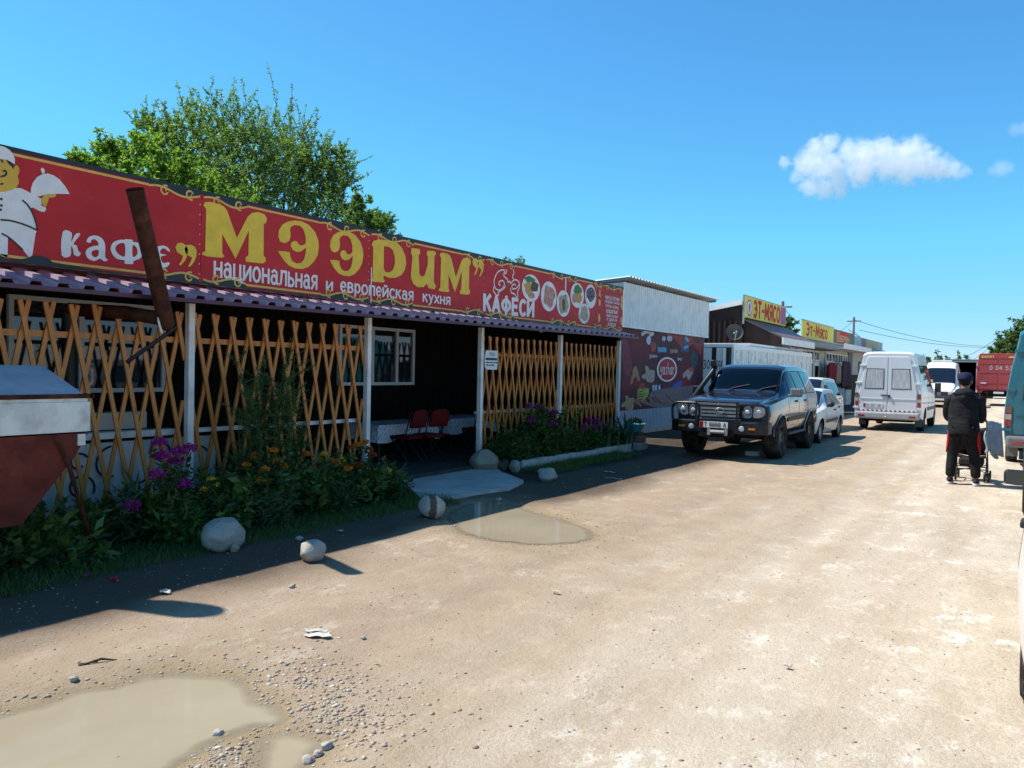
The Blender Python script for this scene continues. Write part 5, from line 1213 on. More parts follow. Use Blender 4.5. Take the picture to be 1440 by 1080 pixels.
# front
m = MB(); m.span((-.40, -.03, .80), (.40, .05, 1.09)); gr = m.build('grille', M_PLASTIC, suv)
m = MB()
for z in (.845, .915, .985): m.span((-.385, -.06, z), (.385, -.028, z + .042))
m.span((-.41, -.05, 1.075), (.41, .0, 1.11)); m.span((-.41, -.05, .79), (.41, 0, .81)); m.build('slat_bars', M_CHROME, gr)
m = MB()
ring = [(.0 + .085 * math.cos(a), -.07, .955 + .062 * math.sin(a)) for a in np.linspace(0, 2 * PI, 20)]; m.tube(ring, .009, 6, False); m.tube([(-.045, -.07, 1.0), (-.015, -.07, .93), (.06, -.07, .935)], .012, 6); m.build('emblem', M_CHROME, gr)
for sd in (1, -1):
    m = MB(); m.prism([(.43, .83), (.80, .83), (.89, .90), (.90, 1.05), (.82, 1.10), (.52, 1.09), (.43, .99)], lambda u, v, d: (sd * u, .03 + d + .09 * max(0, u - .6), v), .05, -.05)
    hl = m.build('headlight', M_PLASTIC, suv, bevel=.01, fixn=True)
    for Q in ([(.455, .85), (.60, .85), (.635, .95), (.60, 1.065), (.53, 1.06), (.455, .98)], [(.66, .86), (.80, .86), (.875, .93), (.87, 1.04), (.80, 1.08), (.69, 1.07), (.665, .97)]):
        q_ = smooth_pts(Q, 3, True); m = MB(); m.prism(q_, lambda u, v, d: (sd * u, -.022 + d + .09 * max(0, u - .6), v), .01, -.012); m.build('lamp', M_LAMP2, hl, bevel=.006, fixn=True)
        cx_, cz = sum(p[0] for p in Q) / len(Q), sum(p[1] for p in Q) / len(Q); m = MB(); m.ball((sd * cx_, -.036 + .09 * max(0, cx_ - .6), cz), (.045, .012, .045), 14, 8); m.build('bulb', M_LAMP, hl)
bb = MB(); bb.prism([(-.99, .12), (-.97, -.1), (-.78, -.26), (.78, -.26), (.97, -.1), (.99, .12), (.75, .12), (-.75, .12)], lambda u, v, d: (u, v, d), .53, .77); bar_ = bb.build('bull_bar', M_BARPL, suv, bevel=.02, fixn=True)
for sd in (1, -1):
    m = MB(); m.tube([(sd * .95, -.1, .76), (sd * .955, -.115, .95), (sd * .94, -.13, 1.04), (sd * .88, -.155, 1.09), (sd * .8, -.19, 1.105), (sd * .5, -.24, 1.11), (sd * .41, -.25, 1.105)], .026, 10); m.build('hoop', M_BARPL, bar_)
    m = MB(); m.span((sd * .385, -.27, .7), (sd * .43, -.235, 1.14)); m.build('upright', M_BARPL, bar_, bevel=.008)
    m = MB(); m.lathe([(0, .02), (.045, .016), (.055, 0)], 14, Matrix.Translation((sd * .5, -.262, .64)) @ Matrix.Rotation(PI / 2, 4, 'X')); m.build('fog_lamp', M_LAMP, bar_)
    boxpart('indicator', M_ORANGE, bar_, ((sd * .63, -.268, .625), (sd * .76, -.25, .665)))
m = MB(); m.tube([(-.43, -.25, 1.145), (.43, -.25, 1.145)], .022, 8); m.span((-.42, -.262, .765), (.42, -.24, .785)); m.build('crossbar', M_BARPL, bar_)
boxpart('winch', M_UNDER, suv, ((-.3, -.27, .52), (.34, -.1, .6)), ((-.34, -.28, .45), (.34, -.2, .53)))
m = MB(); m.tube([(-.1, -.3, .56), (.18, -.3, .56)], .035, 8); m.span((-.16, -.31, .49), (-.1, -.26, .62)); m.span((.18, -.31, .49), (.24, -.26, .62)); m.build('fairlead', M_STEELW, suv)
pl_ = boxpart('number_plate', M_PLATE, suv, ((-.32, -.29, .635), (.24, -.275, .755)))
rz = boxpart('flag_strip', M_REDL2, pl_, ((-.318, -.293, .637), (-.25, -.2905, .753)))
m = MB(); text_on(m, 'T 8888 A', lambda a, b, d: (a, -.291 - d, b), (-.23, .21, .655, .735), .03, .002); m.build('lettering', M_SIGNBLK, pl_)
for x in (-.3, .32):
    m = MB(); q = S.P(1.55, 1.0); m.tube([(x, 1.5, 1.34), (x + .1, 1.57, 1.40), (x + .42, 1.66, 1.475)], .012, 6); m.build('wiper', M_PLASTIC, suv)
m = MB(); m.tube([(-.97, .95, 1.08), (-.99, 1.35, 1.2), (-.985, 1.55, 1.3), (-.93, 1.72, 1.45), (-.80, 2.12, 1.8), (-.795, 2.16, 1.86)], .055, 10); m.box((-.80, 2.08, 1.93), (.13, .17, .14)); m.build('snorkel', M_BARPL, suv, bevel=.01)
m = MB(); c_ = Vector((.36, 2.02, 1.37)); m.tube([c_ + Vector((.19 * math.cos(a), .05 * math.sin(a), .18 * math.sin(a))) for a in np.linspace(0, 2 * PI, 22)], .018, 8, False); m.tube([c_ + Vector((-.18, 0, 0)), c_ + Vector((.18, 0, 0))], .02, 6); m.tube([c_, c_ + Vector((0, -.25, -.12))], .04, 8); m.build('steering_wheel', M_BARPL, suv)
for sd in (1, -1): boxpart('tail_lamp', M_REDL2, suv, ((sd * .72, 4.82, .95), (sd * .89, 4.87, 1.25)))
boxpart('rear_bumper', M_PLASTIC, suv, ((-.9, 4.7, .55), (.9, 4.95, .78)), bevel=.03)

# ---- hatchbacks / estates ------------------------------------
def small_car(name, label, loc, rz, paint, L=3.9, H=1.34, W=1.62, belt=.88, wb_=(.68, 3.05), wr=.285, hood=.86, ws=(1.0, 1.72), rear='hatch', strip=True, group=None, mirr=M_PLASTIC, bump=M_PLASTIC, rubz=(.16, .21), lampc=M_LAMP, ind=True):
    c = local_thing(name, label, 'car', loc, rz, group); hw = W / 2
    tail = [(L - .75, belt + .02, H - .03, hw, hw * .74), (L - .38, belt + .02, H - .2, hw * .98, hw * .72), (L - .12, belt, belt + .1, hw * .95, hw * .7), (L, belt - .06, belt + .0, hw * .9, hw * .7)] if rear == 'hatch' else [(L - .6, belt + .02, H - .02, hw, hw * .76), (L - .15, belt + .02, H - .1, hw * .97, hw * .74), (L, belt, belt + .25, hw * .94, hw * .72)]
    S = Shell([(0, hood - .17, hood - .12, hw * .84, hw * .6), (.06, hood - .13, hood - .07, hw * .93, hw * .7), (.25, hood - .08, hood - .02, hw * .97, hw * .75), (ws[0] - .1, belt - .03, hood + .06, hw, hw * .8), (ws[0], belt - .02, hood + .1, hw, hw * .8), (ws[1], belt, H - .05, hw, hw * .73), (ws[1] + .3, belt + .01, H, hw, hw * .74)] + tail,
              [(0, .28), (.4, .24), (L - .4, .24), (L, .3)], [(wb_[0], wr + .06, wr), (wb_[1], wr + .06, wr)], rtop=.1, klow=.96, bulge=.03, square=.5)
    S.body('body', paint, c, 90)
    boxpart('underbody', M_UNDER, c, ((-hw + .22, .2, .2), (hw - .22, L - .2, .6)), ((-hw + .06, wb_[0] + .4, .25), (hw - .06, wb_[1] - .4, .4)))
    S.patch('windscreen', M_AGLASS, c, ws[0] + .05, ws[1] - .03, .75, 1.0, .005, 8, 6, (1, -1))
    mid = (ws[1] + L - .75) / 2 + .02
    S.patch('side_window', M_AGLASS, c, ws[0] + .3, mid - .04, .43, .67, .004, 8, 6, (1, -1), ws[1] + .02, mid - .04)
    S.patch('side_window', M_AGLASS, c, mid + .04, L - .55, .43, .67, .004, 8, 6, (1, -1), mid + .04, L - .82)
    S.patch('rear_window', M_AGLASS, c, L - .68, L - .22, .76, 1.0, .005, 6, 6, (1, -1))
    for yy in (ws[0] + .12, mid, L - .72 if rear == 'hatch' else L - .6): S.patch('door_seam', M_UNDER, c, yy, yy + .008, .05, .42, .002, 1, 8, (1, -1), th=.002)
    if strip: S.patch('rub_strip', M_PLASTIC, c, wb_[0] + .5, wb_[1] - .45, rubz[0], rubz[1], .014, 10, 2, (1, -1))
    for yy in (mid - .22, L - .98):
        for sd in (1, -1): q = S.P(yy, .34); m = MB(); m.box((sd * (abs(q.x) + .012), yy, q.z), (.03, .14, .04)); m.build('handle', M_PLASTIC, c, bevel=.01)
    for sd in (1, -1): mirror(c, sd * (hw - .03), ws[0] + .42, belt + .08, mirr, .17, .14)
    boxpart('bumper', bump, c, ((-hw * .93, -.07, .3), (hw * .93, .1, .5)), bevel=.04); boxpart('bumper', bump, c, ((-hw * .93, L - .1, .3), (hw * .93, L + .07, .52)), bevel=.04)
    for sd in (1, -1):
        boxpart('headlight', lampc, c, ((sd * hw * .5, -.02, hood - .29), (sd * hw * .86, .08, hood - .16)), bevel=.015)
        if ind: boxpart('indicator', M_ORANGE, c, ((sd * hw * .87, .0, hood - .29), (sd * hw * .955, .12, hood - .17)), bevel=.01)
        boxpart('tail_lamp', M_REDL2, c, ((sd * hw * .66, L - .09, belt - .28), (sd * hw * .9, L + .012, belt - .08)), bevel=.01)
        for yc in wb_: wheel(c, sd * (hw - .09), yc, wr, .17, M_STEELW, 'disc', .66)
    boxpart('grille', M_PLASTIC, c, ((-hw * .48, -.012, hood - .28), (hw * .48, .06, hood - .17)))
    boxpart('number_plate', M_PLATE, c, ((-.26, -.085, .36), (.26, -.071, .47))); boxpart('number_plate', M_PLATE, c, ((-.26, L + .071, .38), (.26, L + .082, .49)))
    return c, S
M_WHCAR = carpaint('white car paint', (.66, .66, .65), 0, .35, .6, .35)
M_BEIGE = carpaint('cream car paint', (.62, .60, .53), 0, .3, .6, .35)
M_GREYCAR = carpaint('grey car paint', (.12, .13, .14), .4, .4)
small_car('hatchback_car', 'small white hatchback parked right behind the dark SUV', (-5.06, 20.3, 0), .0, M_WHCAR, L=3.75, H=1.36, wb_=(.62, 2.98))
small_car('hatchback_car', 'cream hatchback partly hidden behind the small white hatchback, nearer the shops', (-5.95, 24.4, 0), .0, M_BEIGE, L=4.25, H=1.64, W=1.74, belt=.98, hood=.98, wb_=(.75, 3.4), wr=.31, ws=(1.0, 1.75))
# parked on the right, seen edge-on
cw, Sw = small_car('white_car', 'white car at the right edge, only its mirror, door handle and flank in view', (1.017, 8.5, 0), PI - .045, M_WHCAR, L=4.3, H=1.46, W=1.66, belt=.95, hood=.92, wb_=(.8, 3.5), wr=.31, ws=(1.05, 1.75), mirr=M_PLASTIC, ind=False)
for o in list(cw.children):
    if o.name.startswith('wing_mirror'): bpy.data.objects.remove(o)
m = MB(); m.box((.955, 1.6, .985), (.17, .012, .085)); m.build('mirror_glass', pmat('mirror glass', (.03, .04, .04), .08, 0, spec=.5), cw)
boxpart('mirror_shell', pmat('clean black plastic', (.01, .01, .011), .5), cw, ((.84, 1.515, .93), (1.055, 1.592, 1.04)), bevel=.025)
cg, Sg = small_car('grey_car', 'dark grey car at the right edge, only its big rear tyre in view', (1.0, 15.6, 0), PI, M_GREYCAR, L=4.6, H=1.75, W=1.78, belt=1.05, hood=1.05, wb_=(.95, 3.65), wr=.37, ws=(1.2, 1.95), rear='estate')
for o in list(cg.children):
    if o.name.startswith('wheel') and not o.name.startswith('wheel_'): o.location.x = .09 if o.data.vertices[0].co.x > 0 else -.09

for o in list(cg.children):
    if o.name.startswith('wing_mirror'): bpy.data.objects.remove(o)
# ---- vans ----------------------------------------------------
def van(name, label, loc, rz, paint, L=5.3, H=2.5, W=1.9, back='twin', curtains=False, bump=M_GREYPL, plate='', hazard=False, wr=.33, sidewin=True, letters=None):
    c = local_thing(name, label, 'van', loc, rz); hw = W / 2; k = H / 2.5
    S = Shell([(0, .86, .93, hw * .80, hw * .6), (.06, .92, 1.0, hw * .88, hw * .66), (.3, 1.0, 1.1, hw * .94, hw * .72), (.72, 1.12, 1.28, hw * .97, hw * .78), (.86, 1.16, 1.36, hw * .98, hw * .78), (1.55, 1.22, 2.12 * k, hw, hw * .76), (1.95, 1.22, 2.36 * k, hw, hw * .78), (2.5, 1.22, H, hw, hw * .79), (L - .4, 1.22, H, hw, hw * .79), (L - .06, 1.22, H - .03, hw, hw * .785), (L, 1.22, H - .07, hw * .985, hw * .77)],
              [(0, .36), (.5, .34), (L - .5, .38), (L, .46)], [(.85, wr + .09, wr), (L - 1.15, wr + .09, wr)], rtop=.2, klow=.985, bulge=.015, square=.42)
    S.body('body', paint, c, 100)
    boxpart('underbody', M_UNDER, c, ((-hw + .24, .2, .3), (hw - .24, L - .12, .75)), ((-hw + .06, 1.4, .36), (hw - .06, L - 1.7, .6)))
    S.patch('windscreen', M_AGLASS, c, .92, 1.6, .74, 1.0, .006, 8, 8, (1, -1))
    S.patch('side_window', M_AGLASS, c, 1.12, 2.05, .43, .62, .004, 8, 6, (1, -1), 1.5, 2.05)
    if sidewin:
        for a, b in ((2.2, 3.2), (3.3, 4.2), (4.3, L - .12)): S.patch('side_window', M_AGLASS, c, a, b, .45, .64, .004, 6, 6, (1, -1))
    for yy in (.98, 2.12, 3.25): S.patch('door_seam', M_UNDER, c, yy, yy + .01, .05, .65, .002, 1, 8, (1, -1), th=.002)
    S.patch('rub_strip', M_GREYPL, c, 1.35, L - 1.7, .13, .18, .012, 8, 2, (1, -1))
    for sd in (1, -1):
        for yc in (.85, L - 1.15): wheel(c, sd * (hw - .12), yc, wr, .21, M_STEELW, 'disc', .6)
        m = MB(); m.box((sd * (hw + .1), 1.18, 1.36), (.19, .07, .32)); m.tube([(sd * (hw - .03), 1.2, 1.28), (sd * (hw + .06), 1.18, 1.28)], .02, 6); m.build('wing_mirror', M_PLASTIC, c, bevel=.02)
    # front
    boxpart('bumper', bump, c, ((-hw * .95, -.1, .34), (hw * .95, .12, .66)), bevel=.05)
    boxpart('grille', M_PLASTIC, c, ((-hw * .45, -.03, .68), (hw * .45, .05, .9)))
    m = MB(); m.tube([(.09 * math.cos(a), -.045, .8 + .09 * math.sin(a)) for a in np.linspace(0, 2 * PI, 20)], .01, 6, False)
    for a in (PI / 2, PI * 7 / 6, PI * 11 / 6): m.tube([(0, -.045, .8), (.085 * math.cos(a), -.045, .8 + .085 * math.sin(a))], .009, 5)
    m.build('emblem', M_CHROME, c)
    for sd in (1, -1): boxpart('headlight', M_LAMP, c, ((sd * hw * .5, -.02, .7), (sd * hw * .86, .12, .92)), bevel=.02)
    boxpart('number_plate', M_PLATE, c, ((-.26, -.118, .42), (.26, -.102, .53)))
    # back
    yb = L + .002
    def xw(z): # half width of the rear face at height z
        if z < 1.22: return hw * .985
        return hw * .985 + (hw * .77 - hw * .985) * (z - 1.22) / (H - .25 - 1.22)
    for sd in (1, -1):
        m = MB(); zt = H - .17
        m.prism([(.012, .62), (hw * .86, .62), (hw * .86, 1.22), (xw(zt) - .1, zt - .06), (xw(zt) - .16, zt), (.012, zt)], lambda u, v, d: (sd * u, yb + d, v), -.01, .022); d_ = m.build('rear_door', paint, c, bevel=.012, fixn=True)
        z0, z1 = 1.32, 1.95 * k
        rim = [(.11, z0), (hw * .7, z0), (hw * .64, z1), (.11, z1)]
        rr = smooth_pts([p for i in range(4) for p in ((rim[i][0] * .93 + rim[(i - 1) % 4][0] * .07, rim[i][1] * .93 + rim[(i - 1) % 4][1] * .07), (rim[i][0] * .93 + rim[(i + 1) % 4][0] * .07, rim[i][1] * .93 + rim[(i + 1) % 4][1] * .07))], 3, True)
        fn = lambda u, v, d: (sd * u, yb + .022 + d, v)
        m = MB(); m.prism(rr, fn, -.002, .006); m.build('window_seal', M_PLASTIC, d_, fixn=True)
        cx_, cz = sum(p[0] for p in rr) / len(rr), sum(p[1] for p in rr) / len(rr); ri = [(cx_ + (p[0] - cx_) * .92, cz + (p[1] - cz) * .93) for p in rr]
        if curtains:
            T_ = M_CURTV
            m = MB(); m.prism(ri, fn, .004, .009); m.build('curtained_window', T_, d_, fixn=True)
        else: m = MB(); m.prism(ri, fn, .004, .01); m.build('window', M_AGLASS, d_, fixn=True)
        m = MB(); m.span((sd * .04, yb + .02, 1.02), (sd * (hw * .82), yb + .034, 1.0)); m.span((sd * .04, yb + .02, .98), (sd * (hw * .82), yb + .03, .97)); m.build('door_crease', paint, d_)
        # hinges
        m = MB()
        for z in (.72, 1.5, H - .45): m.box((sd * (xw(z) - .03), yb + .012, z), (.16, .05, .06))
        m.build('hinge', paint, d_, bevel=.008)
        lamp = MB(); lamp.span((sd * hw * .885, yb - .08, .78), (sd * hw * .985, yb + .03, 1.18)); lp = lamp.build('tail_lamp', M_REDL2, c, bevel=.012)
        boxpart('lamp_segment', pmat('smoky lamp', (.16, .05, .04), .2, coat=1), lp, ((sd * hw * .883, yb - .07, 1.05), (sd * hw * .99, yb + .034, 1.18)))
        boxpart('lamp_segment', pmat('clear lamp', (.45, .36, .3), .2, coat=1), lp, ((sd * hw * .883, yb - .07, .92), (sd * hw * .99, yb + .034, 1.02)))
    m = MB(); m.span((-hw * .97, L - .1, .38), (hw * .97, L + .16, .6)); bpr = m.build('rear_bumper', bump, c, bevel=.05)
    for sd in (1, -1): boxpart('reflector', M_REDL2, bpr, ((sd * hw * .66, L + .155, .45), (sd * hw * .86, L + .166, .5)))
    m = MB(); m.box((0.06, yb + .04, 1.12), (.26, .03, .035)); m.box((-.05, yb + .045, 1.09), (.06, .03, .1)); m.build('door_handle', M_PLASTIC, c, bevel=.008)
    if plate:
        xa = hw * .14
        p_ = boxpart('number_plate', M_PLATE, c, ((xa, yb + .024, .74), (xa + .56, yb + .036, .86)))
        boxpart('flag_strip', M_REDL2, p_, ((xa + .485, yb + .0365, .742), (xa + .555, yb + .0385, .858)))
        m = MB(); text_on(m, plate, lambda a, b, d: (-a, yb + .038 + d, b), (-xa - .46, -xa - .05, .76, .84), .02, .001); m.build('lettering', pmat('grey letters', (.25, .25, .25), .5), p_)
    if hazard:
        m = MB(); m.span((-hw * .86, yb + .022, .615), (hw * .86, yb + .03, .665)); hz = m.build('hazard_strip', M_PLATE, c)
        m = MB()
        for x in np.arange(-hw * .84, hw * .84, .13): m.prism([(x, .617), (x + .06, .617), (x + .09, .663), (x + .03, .663)], lambda u, v, d: (u, yb + .03 + d, v), 0, .002)
        m.build('stripe', M_REDL2, hz, fixn=True)
    for sd in (1, -1): boxpart('mud_flap', M_GREYPL, c, ((sd * (hw - .03), L - .7, .14), (sd * (hw - .24), L - .68, .42)))
    m = MB(); m.tube([(0, L + .02, .42), (0, L + .22, .42)], .03, 6); m.ball((0, L + .24, .45), .04, 8, 6); m.build('tow_hook', M_STEELW, c)
    return c, S
T = NT('van window with white curtain'); p = T.co()
wv = T.noise(p, 9, 3, .5, (3.2, 1, .35)); T.base(T.ramp(wv, [(.3, (.36, .37, .37)), (.7, (.62, .62, .6))])); T.b.inputs['Roughness'].default_value = .35; T.b.inputs['Coat Weight'].default_value = .6; M_CURTV = T.m
M_WHVAN = carpaint('white van paint', (.68, .69, .70), 0, .2, .5, .4)
M_TEAL = carpaint('teal van paint', (.0, .13, .17), .1, .1, .8, .35)
v1, _ = van('minibus', 'white high-roofed minibus seen from behind, with curtained back windows', (-3.56, 32.35, 0), PI, M_WHVAN, L=5.3, H=2.5, W=1.9, curtains=True, plate='01 087 AB', hazard=True, bump=pmat('scuffed light grey bumper', (.34, .35, .36), .6, var=.1))
v2, _ = van('minibus', 'white minibus facing the camera farther down the street, dark windscreen', (-4.0, 50.5, 0), .03, M_WHVAN, L=5.6, H=2.62, W=1.95, bump=M_PLASTIC)
m = MB(); m.span((-.5, 2.4, 2.62), (.5, 3.2, 2.74)); m.build('roof_vent', M_WHVAN, v2, bevel=.03)
boxpart('route_board', pmat('yellow card', (.6, .5, .1), .6), v2, ((-.62, .86, 1.42), (-.38, .9, 1.58)))
v3, _ = van('teal_van', 'teal van at the right edge seen from behind, red tail lamp and grey bumper', (.66, 23.75, 0), PI, M_TEAL, L=5.4, H=2.72, W=1.92, bump=M_GREYPL, sidewin=False)
for o in list(v3.children):
    if o.name.startswith('wing_mirror'): bpy.data.objects.remove(o)

# ---- red box truck -------------------------------------------
M_REDT = carpaint('faded red paint', (.36, .035, .04), 0, .3, .2, .55)
tr = local_thing('box_truck', 'faded red box truck seen from behind, between the walker and the teal van', 'truck', (-1.36, 57.0, 0), 0)
m = MB()
def bxf(u, v): return None
m.prism([(-1.16, .98), (1.16, .98), (1.13, 2.2), (1.03, 3.15), (.95, 3.26), (-.95, 3.26), (-1.03, 3.15), (-1.13, 2.2)], lambda u, v, d: (u, d, v), 4.2, 0); m.build('box', M_REDT, tr, bevel=.03, fixn=True)
for sd in (1, -1):
    m = MB(); m.prism([(.015, 1.06), (1.05, 1.06), (1.03, 2.2), (.94, 3.1), (.015, 3.1)], lambda u, v, d: (sd * u, -d, v), -.01, .03); d_ = m.build('rear_door', M_REDT, tr, bevel=.01, fixn=True)
    m = MB()
    for z in (1.4, 2.05, 2.6, 2.95): m.span((sd * .05, -.045, z), (sd * 1.0, -.028, z + .03))
    m.build('door_rib', M_REDT, d_)
    m = MB()
    for z in (1.3, 2.4): m.box((sd * 1.09, -.02, z), (.1, .07, .14))
    m.build('hinge', M_REDT, d_)
    m = MB(); m.box((sd * .75, -.05, 1.42), (.3, .02, .07)); m.build('reflector', M_PLATE, d_)
    wheel(tr, sd * .85, 1.2, .42, .3, M_STEELW, 'disc', .55)
    wheel(tr, sd * .85, 4.9, .42, .25, M_STEELW, 'disc', .55)
    boxpart('tail_lamp', M_REDL2, tr, ((sd * .8, -.08, .82), (sd * 1.05, -.02, .95)))
boxpart('chassis', M_UNDER, tr, ((-.5, .1, .6), (.5, 6, .96)), ((-1.05, .0, .84), (1.05, .1, .95)))
boxpart('number_plate', M_PLATE, tr, ((-.2, -.06, .78), (.34, -.03, .9)))
m = MB(); m.prism([(5.9, .75), (5.9, 1.5), (5.3, 1.6), (4.9, 2.25), (4.25, 2.3), (4.25, .75)], lambda u, v, d: (d, u, v), -1.0, 1.0); m.build('cab', M_REDT, tr, bevel=.05, fixn=True)
boxpart('windscreen', M_AGLASS, tr, ((-1.01, 4.45, 1.65), (1.01, 4.85, 2.1)))
M_FADE = pmat('faded white lettering', (.52, .38, .36), .7)
m = MB(); text_on(m, '0 04 53', lambda a, b, d: (a, -.031 - d, b), (-.45, .75, 2.25, 2.5), .0, .004); m.build('lettering', M_FADE, tr)
m = MB(); text_on(m, 'балет', lambda a, b, d: (a, -.031 - d, b), (-.88, -.2, 2.99, 3.11), .04, .004); m.span((.55, -.037, 3.0), (.95, -.032, 3.07)); m.build('lettering', M_YELS, tr)
# ------------------------------------------------------------------ leaves and plants
def leaf_arrays(P, D, L, Wd, roll=None):
    """diamond leaves: base points P, unit directions D, lengths L, widths W"""
    n = len(P); R = nrs.randn(n, 3); sd = np.cross(D, R); sd /= np.linalg.norm(sd, axis=1)[:, None] + 1e-9
    up = np.cross(sd, D); mid = P + D * (L * .45)[:, None] + up * (L * .06)[:, None]
    V = np.stack([P, mid + sd * (Wd / 2)[:, None], P + D * L[:, None] - up * (L * .08)[:, None], mid - sd * (Wd / 2)[:, None]], 1).reshape(-1, 3)
    F = np.arange(4 * n).reshape(-1, 4); return V, F
def unitrows(A): return A / (np.linalg.norm(A, axis=1)[:, None] + 1e-9)
def join(arrs):
    V = []; F = []; k = 0
    for v, f in arrs: V.append(v); F.append(f + k); k += len(v)
    return np.concatenate(V), np.concatenate(F)
def stems_mb(lines, r=.004, n=4):
    m = MB()
    for pts in lines: m.tube(pts, [r * 1.3] + [r] * (len(pts) - 2) + [r * .6], n, False)
    return m
M_LEAF = leafmat('bed leaves', (.02, .055, .01), (.075, .135, .022), .3)
M_LEAFL = leafmat('light leaves', (.05, .11, .02), (.13, .21, .045), .35)
M_LEAFF = leafmat('feathery leaves', (.03, .075, .018), (.07, .13, .03), .3)
M_IRIS = leafmat('iris leaves', (.025, .06, .03), (.05, .1, .05), .2)
M_GRASS = leafmat('grass blades', (.04, .085, .015), (.12, .17, .04), .3)
M_STEM = pmat('green stem', (.05, .08, .025), .7)
M_PHLOX = leafmat('magenta petals', (.30, .008, .20), (.46, .03, .34), .25)
M_MARI = leafmat('orange petals', (.50, .12, .004), (.70, .27, .012), .25)
M_YELF = leafmat('yellow petals', (.6, .36, .01), (.7, .5, .03), .25)
M_REDF = leafmat('rust petals', (.30, .03, .004), (.45, .09, .006), .2)
def plant(name, label, group, base, leaf, leafm, lines=None, flowers=None, cat='plant'):
    t = thing(name, label, cat, base, group=group)
    if lines: stems_mb(lines).build('stem', M_STEM, t)
    fast_mesh('foliage', leaf[0], leaf[1], leafm, t)
    for fm, arr in (flowers or []): fast_mesh('flower_head', arr[0], arr[1], fm, t)
    return t
def puff(c, r, n, pl, flat_=.7):
    d = unitrows(nrs.randn(n, 3)); d[:, 2] = np.abs(d[:, 2]) * flat_ + .05; p = np.array(c) + d * r * nrs.uniform(.5, 1, (n, 1))
    dd = unitrows(d + .8 * nrs.randn(n, 3)); return leaf_arrays(p, dd, np.full(n, pl) * nrs.uniform(.7, 1.2, n), np.full(n, pl * .8))
def along(lines, per, L, Wd, spread=1.0, lo=.1):
    P = []; D = []
    for pts in lines:
        pts = [Vector(p) for p in pts]
        for _ in range(per):
            t = lo + (1 - lo) * rnd.random(); k = t * (len(pts) - 1); i = min(int(k), len(pts) - 2); p = pts[i].lerp(pts[i + 1], k - i)
            ax = (pts[i + 1] - pts[i]).normalized(); r = Vector((rnd.gauss(0, 1), rnd.gauss(0, 1), rnd.gauss(0, .6)))
            D.append((ax * .5 + r * spread).normalized()[:]); P.append(p[:])
    n = len(P); return leaf_arrays(np.array(P), np.array(D), L * nrs.uniform(.6, 1.2, n), Wd * nrs.uniform(.7, 1.2, n))
def stem_to(base, tip, n=5, bow=.06):
    b, t = Vector(base), Vector(tip); off = Vector((rnd.gauss(0, bow), rnd.gauss(0, bow), 0))
    return [b.lerp(t, k / (n - 1)) + off * math.sin(PI * k / (n - 1)) for k in range(n)]
# phlox
def phlox(pxs, x, base_y, lab, grp, extra=4):
    tips = [on_x(px, py, x + rnd.uniform(-.12, .12)) for px, py in pxs]; bc = Vector((x - .05, base_y, 0)); lines = []; fl = []
    for q in tips:
        lines.append(stem_to(bc + Vector((rnd.gauss(0, .06), rnd.gauss(0, .06), 0)), q)); fl.append(puff(q, .075, 230, .026, 1.0))
    for _ in range(extra): lines.append(stem_to(bc, bc + Vector((rnd.gauss(0, .15), rnd.gauss(0, .2), rnd.uniform(.3, .7)))))
    plant('phlox_plant', lab, grp, bc, along(lines, 42, .12, .034), M_LEAF, lines, [(M_PHLOX, f) for f in fl], 'flowering plant')
phlox([(224,626),(229,645),(251,639),(266,635),(246,654)], -7.0, 4.75, 'tall magenta phlox in the left bed in front of the white post', 'magenta phlox plants')
phlox([(220,672),(259,685),(185,716)], -6.75, 4.45, 'shorter magenta phlox below the tall one in the left bed', 'magenta phlox plants', 6)
phlox([(744,573),(756,575),(767,581),(748,593)], -7.2, 11.5, 'magenta phlox nearest the entrance in the right bed', 'magenta phlox plants')
phlox([(780,582),(775,597),(787,594)], -7.15, 12.2, 'magenta phlox in the middle of the right bed, left of the thin post', 'magenta phlox plants')
phlox([(828,592),(839,594),(821,602),(836,602),(848,601),(837,607)], -7.2, 13.9, 'magenta phlox at the far part of the right bed beside the iris leaves', 'magenta phlox plants')
# marigolds
def marigold(pxs, x, lab, mats, r=.042, grp='marigolds in the left bed'):
    tips = [on_x(px, py, x + rnd.uniform(-.1, .1)) for px, py in pxs]; by = sum(t.y for t in tips) / len(tips); bc = Vector((x - .05, by, 0)); lines = []; fl = []
    for i, q in enumerate(tips):
        lines.append(stem_to(bc + Vector((rnd.gauss(0, .08), rnd.gauss(0, .08), 0)), q)); fl.append((mats[i % len(mats)], puff(q, r, 70, r * .75, .6)))
    for _ in range(9): lines.append(stem_to(bc, bc + Vector((rnd.gauss(0, .2), rnd.gauss(0, .24), rnd.uniform(.2, .5)))))
    plant('marigold_plant', lab, grp, bc, along(lines, 60, .075, .022), M_LEAF, lines, fl, 'flowering plant')
marigold([(354,646),(390,649),(361,640),(384,634),(346,655),(399,657)], -6.95, 'marigold with orange heads below the feathery shrub, left side', [M_MARI])
marigold([(372,661),(367,676),(374,677)], -6.75, 'low marigold with three orange heads in front of the feathery shrub', [M_MARI])
marigold([(465,648),(455,640),(472,655),(449,648),(440,660),(480,648),(430,640),(462,664)], -6.95, 'marigold with yellow orange heads in the middle of the left bed', [M_MARI, M_YELF])
marigold([(510,625),(520,632),(502,626),(493,630),(514,622),(524,640)], -7.0, 'tall orange marigold against the entrance post', [M_MARI, M_REDF])
marigold([(507,656),(490,660),(502,654),(483,656)], -6.8, 'rust red marigold in front of the entrance post', [M_REDF, M_MARI])
marigold([(521,669),(546,662),(536,674),(532,661)], -6.65, 'marigold at the corner of the left bed with single yellow and orange heads', [M_MARI, M_YELF], .036)
